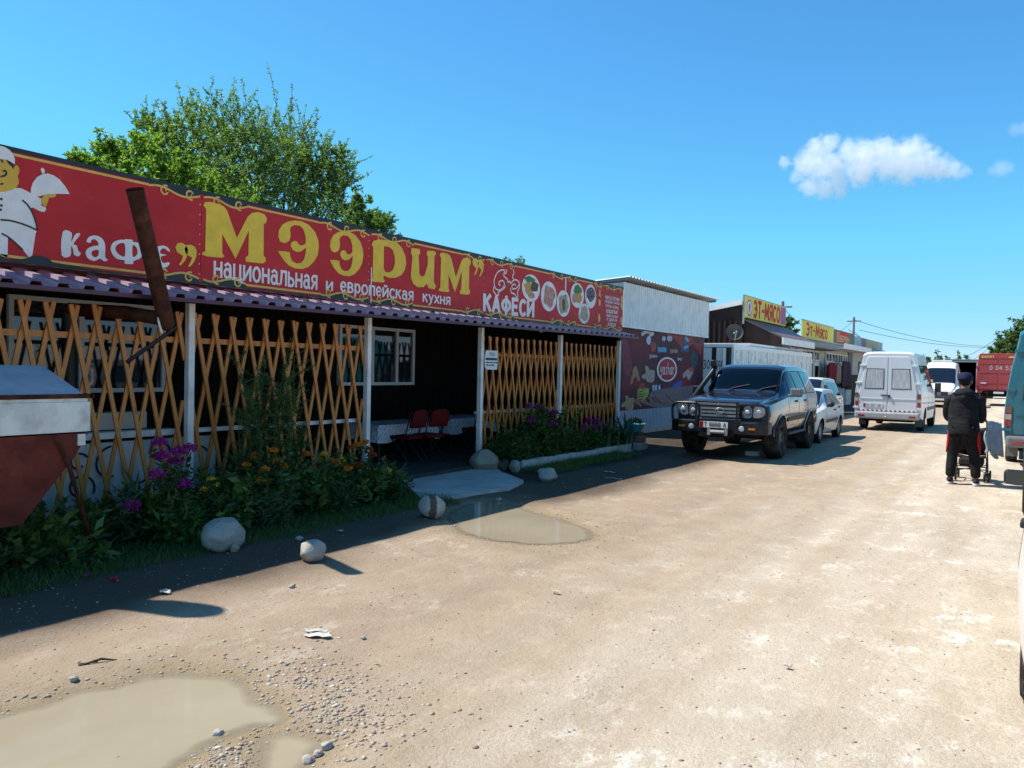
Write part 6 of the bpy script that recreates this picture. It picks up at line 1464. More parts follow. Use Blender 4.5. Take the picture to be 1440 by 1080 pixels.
marigold([(297,675),(286,690),(302,682)], -6.75, 'pale marigold right of the phlox, above the big boulder', [M_YELF, M_MARI], .034)
# iris clumps
def iris(bc, n, h, lab):
    V = []; F = []; k = 0
    for _ in range(n):
        a = rnd.uniform(0, 2 * PI); ln = h * rnd.uniform(.6, 1.1); lean = rnd.uniform(.1, .75); w_ = rnd.uniform(.022, .036)
        b = Vector(bc) + Vector((rnd.gauss(0, .06), rnd.gauss(0, .1), 0)); d = Vector((math.cos(a), math.sin(a), 0)); s_ = Vector((-d.y, d.x, 0))
        for i in range(7):
            t = i / 6; p = b + d * ln * lean * t ** 2.2 + Vector((0, 0, ln * (t - .3 * lean * t ** 3))); ww = w_ * (1 - t ** 3) + .001
            V += [(p + s_ * ww)[:], (p - s_ * ww)[:]]
        F += [[k + 2 * i, k + 2 * i + 1, k + 2 * i + 3, k + 2 * i + 2] for i in range(6)]; k += 14
    plant('iris_plant', lab, 'clumps of sword shaped iris leaves', bc, (np.array(V), np.array(F)), M_IRIS)
iris((-6.95, 4.25, 0), 16, .8, 'clump of sword shaped iris leaves beside the hopper bin')
iris((-7.15, 11.15, .05), 14, .55, 'clump of iris leaves next to the entrance boulder')
iris((-7.2, 14.6, .05), 34, .85, 'large clump of sword shaped leaves near the end of the right bed')
iris((-7.1, 15.3, .05), 28, .8, 'spreading clump of sword shaped leaves at the far end of the right bed')
# feathery tall shrub
lines = []
for _ in range(30):
    b = Vector((-7.15 + rnd.gauss(0, .1), 5.95 + rnd.gauss(0, .22), 0)); hh = rnd.uniform(.9, 1.75); lines.append(stem_to(b, b + Vector((rnd.gauss(.03, .12), rnd.gauss(0, .2), hh)), 6, .08))
lines.append(stem_to((-7.15, 5.95, 0), on_x(408, 478, -7.1), 6, .04)); lines.append(stem_to((-7.15, 6.0, 0), on_x(402, 500, -7.1), 6, .04))
sub = []
for ln in lines:
    for _ in range(9):
        i = rnd.randint(1, 4); p = ln[i].lerp(ln[i + 1], rnd.random()); sub.append([p, p + Vector((rnd.gauss(0, .1), rnd.gauss(0, .13), rnd.uniform(.05, .2)))])
plant('feathery_shrub', 'tall feathery green shrub growing in front of the second lattice', None, (-7.15, 6.0, 0), join([along(lines, 90, .055, .010), along(sub, 42, .05, .009)]), M_LEAFF, lines + sub, cat='shrub')
lines = [stem_to((-7.2, 12.3, 0), (-7.2 + rnd.gauss(0, .12), 12.2 + rnd.gauss(0, .5), rnd.uniform(.6, 1.12)), 5) for _ in range(26)]
plant('leafy_bush', 'leafy dark green bush behind the phlox in the right bed', None, (-7.2, 12.3, 0), along(lines, 95, .09, .045), M_LEAF, lines, cat='shrub')
# weeds filling the beds: nobody could count them
def weeds(name, lab, n, fx, fy, fh, L, Wd, mat):
    y = fy(nrs.rand(n)); x = fx(nrs.rand(n), y); h = fh(x, y); z = h * nrs.rand(n) ** .7
    D = unitrows(np.stack([nrs.randn(n) * .7 + .25, nrs.randn(n) * .7, nrs.rand(n) * .9], 1))
    V, F = leaf_arrays(np.stack([x, y, z], 1), D, L * nrs.uniform(.5, 1.3, n), Wd * nrs.uniform(.6, 1.3, n))
    o = fast_mesh(name, V, F, mat); tag(o, lab, kind='stuff'); return o
def hl(x, y):
    k = np.interp(y, [1.5, 2.5, 3.2, 4.2, 5.0, 5.8, 6.6, 7.4, 7.95], [.28, .26, .28, .38, .46, .5, .42, .38, .15])
    return k * (.25 + .75 * sstep(-6.2, -6.75, x)) * (.5 + .9 * fbm(x * 3, y * 3, 8))
fxl = lambda u, y: -7.6 + u * (1.32 - .12 * np.sin(y * 2.1))
M_LEAFG = leafmat('grey green leaves', (.05, .085, .04), (.10, .15, .07), .25)
groups_ = {k: [] for k in range(4)}; st_ = []
for i in range(230):
    y = 1.7 + 6.2 * rnd.random(); x = -7.5 + .98 * rnd.random() ** .9
    if y > 7.2 and x > -6.6: continue
    h = float(hl(np.array([x]), np.array([y]))[0]) * rnd.uniform(.6, 1.45) + .05; k = rnd.choices((0, 1, 2, 3), (5, 2.2, 1.6, 1.4))[0]; ls = []
    for _ in range(rnd.randint(4, 8)):
        b_ = Vector((x + rnd.gauss(0, .03), y + rnd.gauss(0, .03), 0)); ls.append(stem_to(b_, b_ + Vector((rnd.gauss(.04, .11), rnd.gauss(0, .12), h * rnd.uniform(.6, 1.1))), 4, .03))
    L, Wd, per_ = ((.085, .036, 22), (.05, .012, 40), (.15, .06, 10), (.11, .016, 26))[k]
    groups_[k].append(along(ls, per_, L, Wd, .9, .12)); st_ += ls
for k, mt, lab in ((0, M_LEAF, 'dark leafy plants filling the left flower bed'), (1, M_LEAFF, 'fine feathery weeds among the plants of the left flower bed'), (2, M_LEAFL, 'broad pale leaves scattered in the left flower bed'), (3, M_LEAFG, 'narrow grey green leaves in the left flower bed')):
    V, F = join(groups_[k]); o = fast_mesh('bed_foliage', V, F, mt); tag(o, lab, kind='stuff')
weeds('bed_foliage', 'dense green leaves filling the raised right flower bed', 13000, lambda u, y: -7.65 + u * .58, lambda u: 10.95 + u * 4.5, lambda x, y: np.interp(y, [10.9, 11.4, 12.2, 13, 14, 15, 15.5], [.4, .6, .72, .6, .5, .5, .3]) * (.55 + .8 * fbm(x * 3, y * 3, 18)), .09, .034, M_LEAF)
def grass(name, lab, n, fx, fy, h, mat=M_GRASS):
    y = fy(nrs.rand(n)); x = fx(nrs.rand(n), y); z = ground_fields(x[:, None], y[:, None])[0][:, 0]
    D = unitrows(np.stack([nrs.randn(n) * .45, nrs.randn(n) * .45, np.full(n, 1.0)], 1)); hh = h * nrs.uniform(.4, 1.3, n)
    V, F = leaf_arrays(np.stack([x, y, z - .005], 1), D, hh, np.full(n, .007)); o = fast_mesh(name, V, F, mat); tag(o, lab, kind='stuff')
grass('grass', 'short grass along the front edge of the left flower bed', 15000, lambda u, y: -6.85 + u ** 1.3 * (.68 + .25 * fbm(y * 1.5, y * 0 + 3, 4)), lambda u: 1.6 + u * 6.5, .085)
grass('grass', 'grass and low weeds along the concrete kerb of the right bed', 6500, lambda u, y: -7.02 + u ** 1.3 * (.35 + .4 * fbm(y * 1.5, y * 0 + 9, 6)), lambda u: 11.1 + u * 3.7, .11)
grass('dry_grass', 'thin straggly grass at the corner beside the concrete pad', 1200, lambda u, y: -6.4 + u * .5, lambda u: 7.2 + u * .8, .06)

# ------------------------------------------------------------------ trees
M_BARK = pmat('bark', (.07, .05, .035), .9, var=.3, vs=8, bump=.5, bs=30)
M_TREED = leafmat('dark tree leaves', (.06, .115, .026), (.16, .23, .07), .5)
M_TREEL = leafmat('light tree leaves', (.085, .17, .022), (.20, .29, .05), .5)
M_TREEF = leafmat('far tree leaves', (.045, .085, .03), (.10, .145, .055), .4)
def tree(name, label, base, lobes, leafm, twigs, per, L, Wd, trunk_r=.16, up=.8, fork=2.2, cat='tree'):
    base = Vector(base); t = thing(name, label, cat, base); C_ = [Vector(c) for c, r in lobes]; cen = sum(C_, Vector()) / len(C_)
    fk = Vector((base.x, base.y, fork)).lerp(Vector((cen.x, cen.y, fork)), .3)
    m = MB(); m.tube([base, base.lerp(fk, .5) + Vector((.05, .04, 0)), fk], [trunk_r * 1.25, trunk_r, trunk_r * .85], 10); m.build('trunk', M_BARK, t)
    m = MB(); tw = []
    for c, r in lobes:
        c = Vector(c); mid = fk.lerp(c, .55) + Vector((rnd.gauss(0, .2), rnd.gauss(0, .2), .25)); m.tube([fk, mid, c], [trunk_r * .38, trunk_r * .2, trunk_r * .07], 5, False)
        for _ in range(max(3, int(twigs * r))):
            d = Vector((rnd.gauss(0, 1), rnd.gauss(0, 1), rnd.gauss(0, .8))).normalized(); s_ = c + d * r * .95 * rnd.random() ** .45 - Vector((0, 0, r * .2))
            dd = (d * .6 + Vector((0, 0, up * .7)) + Vector((rnd.gauss(0, .3), rnd.gauss(0, .3), rnd.gauss(0, .2)))).normalized(); ln = r * (rnd.uniform(.4, 1.0) if rnd.random() < .75 else rnd.uniform(1.0, 1.7))
            tw.append([s_, s_ + dd * ln * .5 + Vector((rnd.gauss(0, .04), rnd.gauss(0, .04), 0)), s_ + dd * ln])
    for q in tw: m.tube(q, [.008, .006, .003], 3, False)
    m.build('limb', M_BARK, t)
    V, F = along(tw, per, L, Wd, 1.1, .05); fast_mesh('crown', V, F, leafm, t); return t
def lob(lst, x, zs, dx):
    out = []
    for px, py, r in lst:
        q = on_x(px, py + 9, x + rnd.uniform(-dx, dx)); d = (q - EYE).dot(cF); out.append((q[:], 1.08 * r * d / FPX))
    return out
tree('broadleaf_tree', 'dark green broadleaf tree with upright twigs behind the red cafe sign', (-15.4, 12.6, 0),
     lob([(275,170,36),(318,172,38),(360,182,42),(405,195,42),(440,215,36),(470,228,24),(432,250,44),(385,255,48),(335,250,52),(285,235,48),(240,185,34),(215,175,20),(420,300,40),(465,285,26),(370,300,45),(240,235,36),(480,205,10),(300,210,40),(350,225,44),(400,230,40),(260,200,34),(320,265,44),(440,235,34),(455,265,30),(480,250,18),(280,285,34),(345,305,36)], -15.5, 0, 1.3), M_TREED, 84, 44, .085, .032)
tree('broadleaf_tree', 'yellow green leafy tree low behind the left part of the red cafe sign', (-12.6, 7.6, 0),
     lob([(165,225,24),(195,215,28),(230,250,34),(270,272,34),(315,292,32),(360,312,28),(150,205,14),(205,190,14),(118,218,13),(395,330,24),(182,248,24),(285,250,22),(330,285,24),(250,225,18)], -12.8, 0, .6), M_TREEL, 120, 46, .08, .034, .11)
tree('broadleaf_tree', 'small dark bushy tree showing above the sign right of the big tree', (-13.4, 13.7, 0),
     lob([(505,272,10),(500,292,15),(512,308,20),(535,302,11),(528,318,20),(495,318,20),(540,303,9)], -13.4, 0, .4), M_TREED, 95, 50, .085, .038, .09)
tree('young_tree', 'few thin twigs of a young tree sticking up behind the sign near its far end', (-12.5, 17.6, 0),
     lob([(712,365,7),(728,362,8),(735,356,5),(705,366,5),(722,368,8)], -12.5, 0, .25), M_TREEF, 60, 16, .09, .03, .04, 1.3)
tree('broadleaf_tree', 'dense dark tree at the far right above the red truck', on_y(1432, 533, 92) * 1 + Vector((0, 0, -1.7)),
     [(on_y(px, py + 5, 92 + rnd.uniform(-2, 2))[:], r * 92 / 1109 * .72) for px, py, r in ((1410,488,13),(1425,480,18),(1440,470,20),(1455,462,24),(1435,492,18),(1415,498,10),(1400,492,6),(1470,480,26),(1450,490,20))], M_TREEF, 26, 46, .42, .2, .4, .7, 2.5)
tree('broadleaf_tree', 'small tree peeping between the two yellow signs', on_y(1108, 533, 58) + Vector((0, 0, -1.7)),
     [(on_y(px, py, 58)[:], r * 58 / 1109) for px, py, r in ((1105,456,7),(1109,462,8),(1111,452,4))], M_TREEF, 26, 40, .25, .12, .15, .6, 3)
for i, (px, r) in enumerate(((1250, 12), (1275, 8), (1330, 10), (1350, 9), (1180, 9))):
    q = on_y(px, 531 - r * .5, 150); tree('far_tree', ['round dark tree on the far horizon left of the white minibus', 'dark tree crown on the far horizon over the roof of the near minibus', 'dark tree on the far horizon just right of the far minibus', 'dark tree on the far horizon behind the kiosks', 'dark tree on the far horizon behind the last pale shop'][i], (q.x, q.y, 0), [((q.x + rnd.uniform(-3, 3), q.y, q.z + rnd.uniform(-.5, .8)), 1.9) for _ in range(6)], M_TREEF, 10, 40, .6, .3, .3, .4, 1.0)['group'] = 'dark trees on the horizon'
# ------------------------------------------------------------------ stones, kerb, bin, litter
def rockmat(name, c):
    T = NT(name); p = T.co(); n1 = T.noise(p, 6, 6, .65); n2 = T.noise(p, 60, 4, .7)
    k = T.ramp(n1, [(.3, [x * .72 for x in c]), (.6, c), (.75, [min(1, x * 1.2) for x in c])]); k = T.mix(T.ramp(n2, [(.35, .45), (.5, 0.)]), k, [x * .45 for x in c])
    T.base(k); T.b.inputs['Roughness'].default_value = .85; T.b.inputs['Specular IOR Level'].default_value = .15; T.bump(T.math('ADD', n1, T.math('MULTIPLY', n2, .4)), .5, .02); return T.m
M_ROCK = rockmat('pale granite', (.44, .40, .34)); M_ROCKT = rockmat('tan granite', (.40, .33, .25)); M_ROCKB = rockmat('brown stone', (.14, .095, .07))
def bandrock():
    T = NT('granite with a wet brown band'); p = T.co(); n1 = T.noise(p, 6, 6, .65); n2 = T.noise(p, 60, 4, .7); s_ = T.n('SeparateXYZ'); T.l(p, s_.inputs[0])
    u = T.math('ADD', T.math('MULTIPLY', s_.outputs[1], .85), T.math('ADD', T.math('MULTIPLY', s_.outputs[0], .5), T.math('MULTIPLY_ADD', n1, .16, -.08)))
    f = T.ramp(T.math('ABSOLUTE', T.math('ADD', u, .03)), [(.035, 1.0), (.05, 0.0)])
    k = T.mix(f, T.ramp(n1, [(.3, (.36, .32, .27)), (.7, (.5, .45, .38))]), (.11, .085, .065)); k = T.mix(T.ramp(n2, [(.35, .45), (.5, 0.)]), k, (.16, .14, .12)); T.base(k)
    T.b.inputs['Roughness'].default_value = .8; T.b.inputs['Specular IOR Level'].default_value = .15; T.bump(n2, .4, .01); return T.m
M_ROCKBAND = bandrock()
def rock(c, r, lab, mat=M_ROCK, wob=.35, seed=1, rz=0, name='boulder', group=None):
    m = MB(); z0 = gz(c[0], c[1]); m.ball((c[0], c[1], z0 + r[2] * .82), r, 36, 24, wob=wob, seed=seed, R=Matrix.Rotation(rz, 3, 'Z'))
    rs = random.Random(seed * 7 + 1); C0 = Vector((c[0], c[1], z0 + r[2] * .82)); vv = [Vector(p) - C0 for p in m.v]
    for _ in range(7):                                      # worn flat faces
        d_ = Vector((rs.gauss(0, 1), rs.gauss(0, 1), rs.gauss(.2, .8))).normalized(); h_ = math.sqrt((d_.x * r[0]) ** 2 + (d_.y * r[1]) ** 2 + (d_.z * r[2]) ** 2) * rs.uniform(.72, .93)
        vv = [p - d_ * max(0, p.dot(d_) - h_) * .85 for p in vv]
    vv = [p * (1 + .025 * noise.noise(p * (2.2 / max(r)) + Vector((seed, 0, 0))) + .012 * noise.noise(p * (6 / max(r)))) for p in vv]
    m.v = [((p + C0).x, (p + C0).y, max((p + C0).z, z0 - .03)) for p in vv]
    o = m.build(name, mat, None, auto=80); wplace(o, (c[0], c[1], z0)); tag(o, lab, 'stone', group)
q = on_z(314, 772); rock((q.x, q.y), (.17, .225, .17), 'largest pale boulder at the edge of the left flower bed', M_ROCK, .13, 3, .2)
q = on_z(330, 776); rock((q.x, q.y), (.045, .045, .04), 'small stone touching the big pale boulder', M_ROCKT, .3, 5, name='stone')
q = on_z(439, 789); rock((q.x, q.y), (.115, .12, .10), 'grey stone half in the sun with a flat top, right of the big pale boulder', M_ROCK, .22, 8, .6)
q = on_z(607, 728); rock((q.x, q.y), (.155, .165, .145), 'round granite boulder with a brown band between the pad and the puddle', M_ROCKBAND, .1, 12)
m = MB(); 
q = on_z(681, 662); rock((q.x, q.y), (.25, .27, .19), 'big rounded tan boulder at the foot of the entrance post', M_ROCKT, .12, 15, .3)
q = on_z(709, 662); rock((q.x, q.y), (.12, .13, .12), 'brown stone right of the tan entrance boulder', M_ROCKB, .2, 19)
q = on_z(724, 664); rock((q.x, q.y), (.10, .10, .11), 'small square brown stone at the start of the kerb', M_ROCKT, .25, 23)
q = on_z(770, 677); rock((q.x, q.y), (.15, .17, .12), 'pointed grey stone lying in front of the kerb', M_ROCK, .25, 27, .5)
q = on_z(616, 711); rock((q.x, q.y), (.03, .03, .03), 'pebble', M_ROCK, .3, 2, name='stone') if False else None
for px, py, s_, lab in ((411, 826, .032, 'small white stone lying alone in the sun below the flat topped stone'), (421, 760, .05, 'pale flat stone in the shade behind the flat topped stone'), (702, 703, .05, 'pale flat stone in the shaded water of the middle puddle'),
                        (306, 1028, .035, 'grey stone at the right shore of the big puddle'), (166, 1060, .028, 'reddish stone standing in the big puddle'), (130, 1020, .022, 'dark stone standing in the big puddle'), (460, 1048, .035, 'white stone between the pebbles at the small puddle'),
                        (433, 1066, .035, 'grey stone at the shore of the small puddle'), (104, 958, .03, 'dark grey stone at the left shore of the big puddle'), (640, 738, .02, 'white stone at the left tip of the middle puddle'), (447, 1058, .03, 'grey stone next to the small puddle'), (511, 895, .022, 'white pebble right of the torn cardboard')):
    q = on_z(px, py); s_ *= .72; rock((q.x, q.y), (s_, s_ * 1.2, s_ * .7), lab, M_ROCKB if 'reddish' in lab else M_ROCK, .2, px, 0, 'stone', 'loose stones on the dirt')
# kerb of the right bed
kb = thing('bed_kerb', 'low concrete kerb blocks along the raised right flower bed', 'kerb', (-7.0, 13, 0))
e = [11.15, 12.0, 13.05, 13.95, 14.85, 15.6]
for a, b in zip(e[:-1], e[1:]):
    m = MB(); dx = rnd.uniform(-.015, .015); m.span((-7.12 + dx, a + .008, -.05), (-6.99 + dx, b - .008, .16 + rnd.uniform(-.012, .012))); m.build('block', M_CONC, kb, bevel=.012)
m = MB(); m.span((-7.6, 11.2, -.05), (-7.13, 15.6, .1)); m.build('soil', pmat('bed soil', (.04, .03, .022), .95, var=.3, bump=.6), kb)
def brickthing(px, py, d, c, lab, rz=0, z=0, nm='brick'):
    q = on_z(px, py); m = MB(); m.box((q.x, q.y, z + d[2] / 2), d, rz); o = m.build(nm, pmat('brick', c, .85, var=.2, vs=9, bump=.4, bs=40), None, bevel=.012); wplace(o, (q.x, q.y, z)); tag(o, lab, 'brick')
brickthing(896, 632, (.28, .5, .14), (.35, .33, .29), 'grey concrete block at the far end of the right bed')
brickthing(900, 631, (.22, .26, .13), (.24, .11, .07), 'red brick on the grey block at the end of the right bed', .3, .142)
# turquoise tub
q = on_x(893, 606, -7.6); tb = thing('flower_tub', 'turquoise plastic bowl with small pink flowers at the end of the right bed', 'flower pot', (q.x, q.y, .28))
m = MB(); m.lathe([(.0, .0), (.16, .0), (.24, .17), (.25, .19), (.23, .18), (.15, .03), (0, .03)], 24, Matrix.Translation((q.x, q.y, .3))); m.build('bowl', pmat('turquoise plastic', (.03, .33, .42), .35), tb)
m = MB(); m.box((q.x, q.y, .15), (.3, .3, .3)); m.build('stand', M_ROCKB, tb)
V, F = puff((q.x, q.y, .48), .18, 160, .06); fast_mesh('foliage', V, F, M_LEAF, tb); V, F = puff((q.x + .05, q.y, .55), .1, 50, .04); fast_mesh('flower_head', V, F, M_PHLOX, tb)
# small parts of shade litter
M_PAPER = pmat('dirty white paper', (.5, .45, .38), .8, var=.15); M_CARD = pmat('wet cardboard', (.60, .55, .46), .85, var=.15, bump=.4)
def scrap(px, py, sx, sy, lab, mat=M_PAPER, rz=0, curl=.02, nm='paper_scrap', cat='litter'):
    q = on_z(px, py); z0 = gz(q.x, q.y); k = rnd.random() * 9; cr, sr = math.cos(rz), math.sin(rz)
    def f(u, v):
        x, y = (u - .5) * sx * (1 + .25 * math.sin(v * 7 + k)), (v - .5) * sy * (1 + .2 * math.sin(u * 8 + k))
        return (q.x + x * cr - y * sr, q.y + x * sr + y * cr, z0 + .008 + curl * (abs(math.sin(u * 5 + k)) * .6 + abs(v - .5)))
    m = MB(); m.grid(f, 8, 5, False); o = m.build(nm, mat); o.modifiers.new('thickness', 'SOLIDIFY').thickness = .003; wplace(o, (q.x, q.y, z0)); tag(o, lab, cat, 'litter on the dirt')
scrap(448, 893, .15, .09, 'torn strip of pale cardboard lying above the pebbles', M_CARD, .5, .015, 'cardboard_scrap')
scrap(444, 889, .13, .04, 'second torn strip of cardboard against the first', M_CARD, .6, .02, 'cardboard_scrap')
for px, py, sx, sy, lab in ((856, 665, .2, .06, 'white paper scrap in the shade before the dark SUV'), (862, 674, .25, .03, 'thin white strip of paper in the shade before the dark SUV'), (232, 836, .09, .06, 'leaf shaped scrap in the shade near the bin shadow'), (478, 749, .07, .04, 'pale scrap in the shade before the left bed'), (781, 836, .07, .025, 'pinkish torn scrap in the middle of the street'), (1108, 940, .04, .03, 'small white scrap on the right of the street'), (700, 605, .1, .1, 'white scrap on the floor edge by the entrance boulder')):
    scrap(px, py, sx, sy, lab)
scrap(160, 820, .05, .05, 'red crumpled wrapper in the shade below the left bed', pmat('red wrapper', (.45, .015, .02), .5), 0, .04)
scrap(120, 814, .04, .04, 'dark pink wrapper at the grass edge of the left bed', pmat('pink wrapper', (.22, .01, .08), .5), 0, .03)
q = on_z(1058, 641, 0); m = MB(); m.box((q.x, q.y, .05), (.28, .14, .1), .1); o = m.build('white_brick', pmat('whitewashed brick', (.62, .6, .55), .8, var=.2, bump=.4), None, bevel=.01); wplace(o, (q.x, q.y, 0)); tag(o, 'white brick lying under the front of the dark SUV', 'brick')
q = on_z(1120, 636, 0)
tw_ = thing('twig', 'dry dark twig lying left of the big puddle', 'twig', on_z(135, 935)); a = on_z(110, 940); b = on_z(165, 931)
m = MB(); m.tube([a + Vector((0, 0, .012)), a.lerp(b, .5) + Vector((0, .02, .03)), b + Vector((0, 0, .012))], [.006, .008, .003], 5); m.tube([a.lerp(b, .3) + Vector((0, 0, .02)), a.lerp(b, .1) + Vector((.02, .06, .03))], .004, 5); m.tube([a.lerp(b, .5) + Vector((0, 0, .02)), a.lerp(b, .2) + Vector((-.03, -.03, .02))], .004, 5); m.build('branch', M_BARK, tw_)

# ---- hopper bin on the left
M_RUSTR = pmat('rust red painted steel', (.17, .035, .025), .7, .1, var=.25, vs=3, dirt=((.07, .025, .015), .8, 5), bump=.15, bs=30)
M_GALV = pmat('galvanised sheet', (.62, .64, .64), .4, .45, var=.12, vs=3, dirt=((.26, .22, .16), .6, 4), stretch=(1, 1, .4))
bn = thing('hopper_bin', 'rusty red hopper bin with a galvanised upper hood standing in the left flower bed', 'bin', (-6.75, 2.9, 0))
def at(px, py, x=-6.3): v = on_x(px, py, x); return v
YE, XF, XB = 3.46, -6.3, -7.1
m = MB(); m.prism([(XB, 1.14), (XF, 1.14), (XF, 1.42), (XB + .1, 1.66), (XB, 1.66)], lambda u, v, d: (u, d, v), YE, 1.9); m.build('hood', M_GALV, bn, bevel=.008, fixn=True)
m = MB(); m.span((XF, 1.9, 1.145), (XF + .012, YE + .01, 1.38)); m.span((XB, YE, 1.145), (XF + .01, YE + .012, 1.38)); m.build('side_plate', M_GALV, bn)
m = MB(); m.span((XF - .002, 1.9, 1.41), (XF + .03, YE + .02, 1.445)); m.span((XB, YE, 1.41), (XF + .03, YE + .03, 1.445)); m.build('rim_bar', M_RUST, bn)
m = MB(); m.add([(XF, 1.9, 1.13), (XF, YE, 1.13), (XB, YE, 1.13), (XB, 1.9, 1.13), (XF - .03, 2.1, .46), (XF - .03, 2.98, .46), (XB + .2, 2.98, .46), (XB + .2, 2.1, .46), (XF, YE - .1, .95), (XB, YE - .1, .95)],
    [(0, 4, 5, 8), (0, 8, 1), (1, 8, 9, 2), (8, 5, 6, 9), (3, 2, 9, 6, 7), (0, 3, 7, 4), (4, 7, 6, 5), (0, 1, 2, 3)]); m.build('hopper', M_RUSTR, bn, fixn=True)
for pp, r_ in (([(XF + .012, 3.2, 1.12), (XF + .012, 3.3, .9), (XF - .35, 3.72, .05)], .018), ([(XB, 3.3, 1.0), (XB, 3.3, 0)], .02), ([(XF - .03, 2.1, .5), (XF, 2.05, 0)], .02), ([(XB + .15, 2.1, .5), (XB + .1, 2.05, 0)], .02)):
    m = MB(); m.tube(pp, r_, 6); m.build('leg', M_RUST, bn)
m = MB(); m.box((XF + .006, YE - .06, 1.08), (.03, .06, .09)); m.build('bracket', M_GALV, bn)

# ------------------------------------------------------------------ person with a stroller
def skin_obj(name, pts, edges, rad, mat, par, sub=2):
    me = bpy.data.meshes.new(name); me.from_pydata(pts, edges, []); ob = bpy.data.objects.new(name, me); col.objects.link(ob)
    sk = ob.modifiers.new('s', 'SKIN'); sk.use_smooth_shade = True; sk.branch_smoothing = .6
    for i, r in enumerate(rad):
        v = me.skin_vertices[0].data[i]; v.radius = r if isinstance(r, tuple) else (r, r); v.use_root = (i == 0)
    ss = ob.modifiers.new('u', 'SUBSURF'); ss.levels = sub; ss.render_levels = sub
    bpy.context.view_layer.update(); dg = bpy.context.evaluated_depsgraph_get(); nm_ = bpy.data.meshes.new_from_object(ob.evaluated_get(dg))
    bpy.data.objects.remove(ob); bpy.data.meshes.remove(me)
    nm_.materials.clear(); nm_.materials.append(mat); nm_.polygons.foreach_set('use_smooth', [True] * len(nm_.polygons)); nm_.name = name
    o = bpy.data.objects.new(name, nm_); col.objects.link(o); o.parent = par; return o
def cloth(name, c, sc=6):
    T = NT(name); p = T.co(); n1 = T.noise(p, sc, 4, .6, (1, 1, 1.8)); T.base(T.ramp(n1, [(.3, [x * .75 for x in c]), (.7, [x * 1.3 for x in c])])); T.b.inputs['Roughness'].default_value = .8; T.b.inputs['Specular IOR Level'].default_value = .2
    T.bump(n1, .6, .04); return T.m
M_SKIN = pmat('skin', (.30, .16, .10), .55, var=.08); M_JACK = cloth('black jacket cloth', (.011, .0115, .014)); M_TROU = cloth('black trouser cloth', (.009, .0085, .009)); M_REDC = pmat('red cloth panel', (.35, .02, .018), .75)
M_CAP = pmat('navy cap cloth', (.012, .015, .045), .8); M_HAIR = pmat('dark hair', (.012, .009, .008), .6); M_SOLE = pmat('white shoe sole', (.6, .6, .58), .7); M_SHOE = pmat('dark shoe', (.02, .022, .035), .7)
per = local_thing('person', 'person from behind in black jacket, navy cap and red-sided black trousers, pushing a stroller', 'person', (-.80, 14.66, 0), -.02)
LA, RA = (-.17, .0, .10), (.20, .02, .09)
pts = [(0, 0, .95), (0, .03, 1.14), (0, .06, 1.34), (0, .075, 1.47), (0, .085, 1.545), (0, .10, 1.60), (0, .115, 1.67), (0, .115, 1.74),
       (-.10, 0, .90), (-.14, .04, .50), LA, (.10, 0, .90), (.155, .05, .50), RA,
       (-.18, .06, 1.40), (-.245, .13, 1.12), (-.215, .37, 1.015), (-.205, .43, 1.0), (.18, .06, 1.40), (.245, .13, 1.12), (.215, .37, 1.015), (.205, .43, 1.0),
       (-.17, .08, .05), (.20, .12, .05)]
eds = [(0, 1), (1, 2), (2, 3), (3, 4), (4, 5), (5, 6), (6, 7), (0, 8), (8, 9), (9, 10), (0, 11), (11, 12), (12, 13), (3, 14), (14, 15), (15, 16), (16, 17), (3, 18), (18, 19), (19, 20), (20, 21), (10, 22), (13, 23)]
rad = [(.13, .10), (.12, .095), (.14, .10), (.10, .08), .055, .075, .095, .075, .085, .058, .04, .085, .058, .04, .06, .045, .032, .035, .06, .045, .032, .035, .035, .035]
body = skin_obj('body', pts, eds, rad, M_SKIN, per)
# fingers curled round the handle
for sx, hx, hy, hz_ in ((-1, -.205, .45, 1.0), (1, .205, .45, 1.0)):
    m = MB()
    for k, (dx, l) in enumerate(((-.033, .9), (-.011, 1.05), (.011, 1.0), (.033, .8))): m.tube([(hx + dx, hy - .02, hz_ + .02), (hx + dx, hy + .025 * l, hz_ + .025), (hx + dx, hy + .04 * l, hz_), (hx + dx, hy + .02, hz_ - .022)], [.01, .0095, .009, .007], 8)
    m.tube([(hx - sx * .03, hy - .03, hz_ + .005), (hx - sx * .05, hy, hz_ - .015), (hx - sx * .03, hy + .02, hz_ - .025)], [.012, .011, .008], 8); m.build('fingers', M_SKIN, per)
rings = [(.81, .0, .222, .172), (.88, .0, .224, .170), (1.0, .01, .214, .16), (1.12, .03, .212, .158), (1.25, .045, .222, .16), (1.36, .055, .228, .155), (1.43, .06, .21, .14), (1.475, .065, .16, .115), (1.51, .07, .10, .09), (1.535, .075, .08, .08)]
def jf(u, v):
    k = v * (len(rings) - 1); i = min(int(k), len(rings) - 2); t = k - i; r = [rings[i][c] * (1 - t) + rings[i + 1][c] * t for c in range(4)]; a = 2 * PI * u
    w_ = .010 * math.sin(5 * a + 9 * r[0]) + .012 * noise.noise(Vector((math.cos(a) * 2, math.sin(a) * 2, r[0] * 7)))
    cx, sx_ = math.cos(a), math.sin(a)
    return ((r[2] + w_) * abs(cx) ** .8 * (1 if cx > 0 else -1), r[1] + (r[3] + w_) * abs(sx_) ** .8 * (1 if sx_ > 0 else -1), r[0] + .012 * math.sin(3 * a))
m = MB(); m.grid(jf, 48, 40); o = m.build('jacket', M_JACK, per, auto=80); o.modifiers.new('thickness', 'SOLIDIFY').thickness = .012
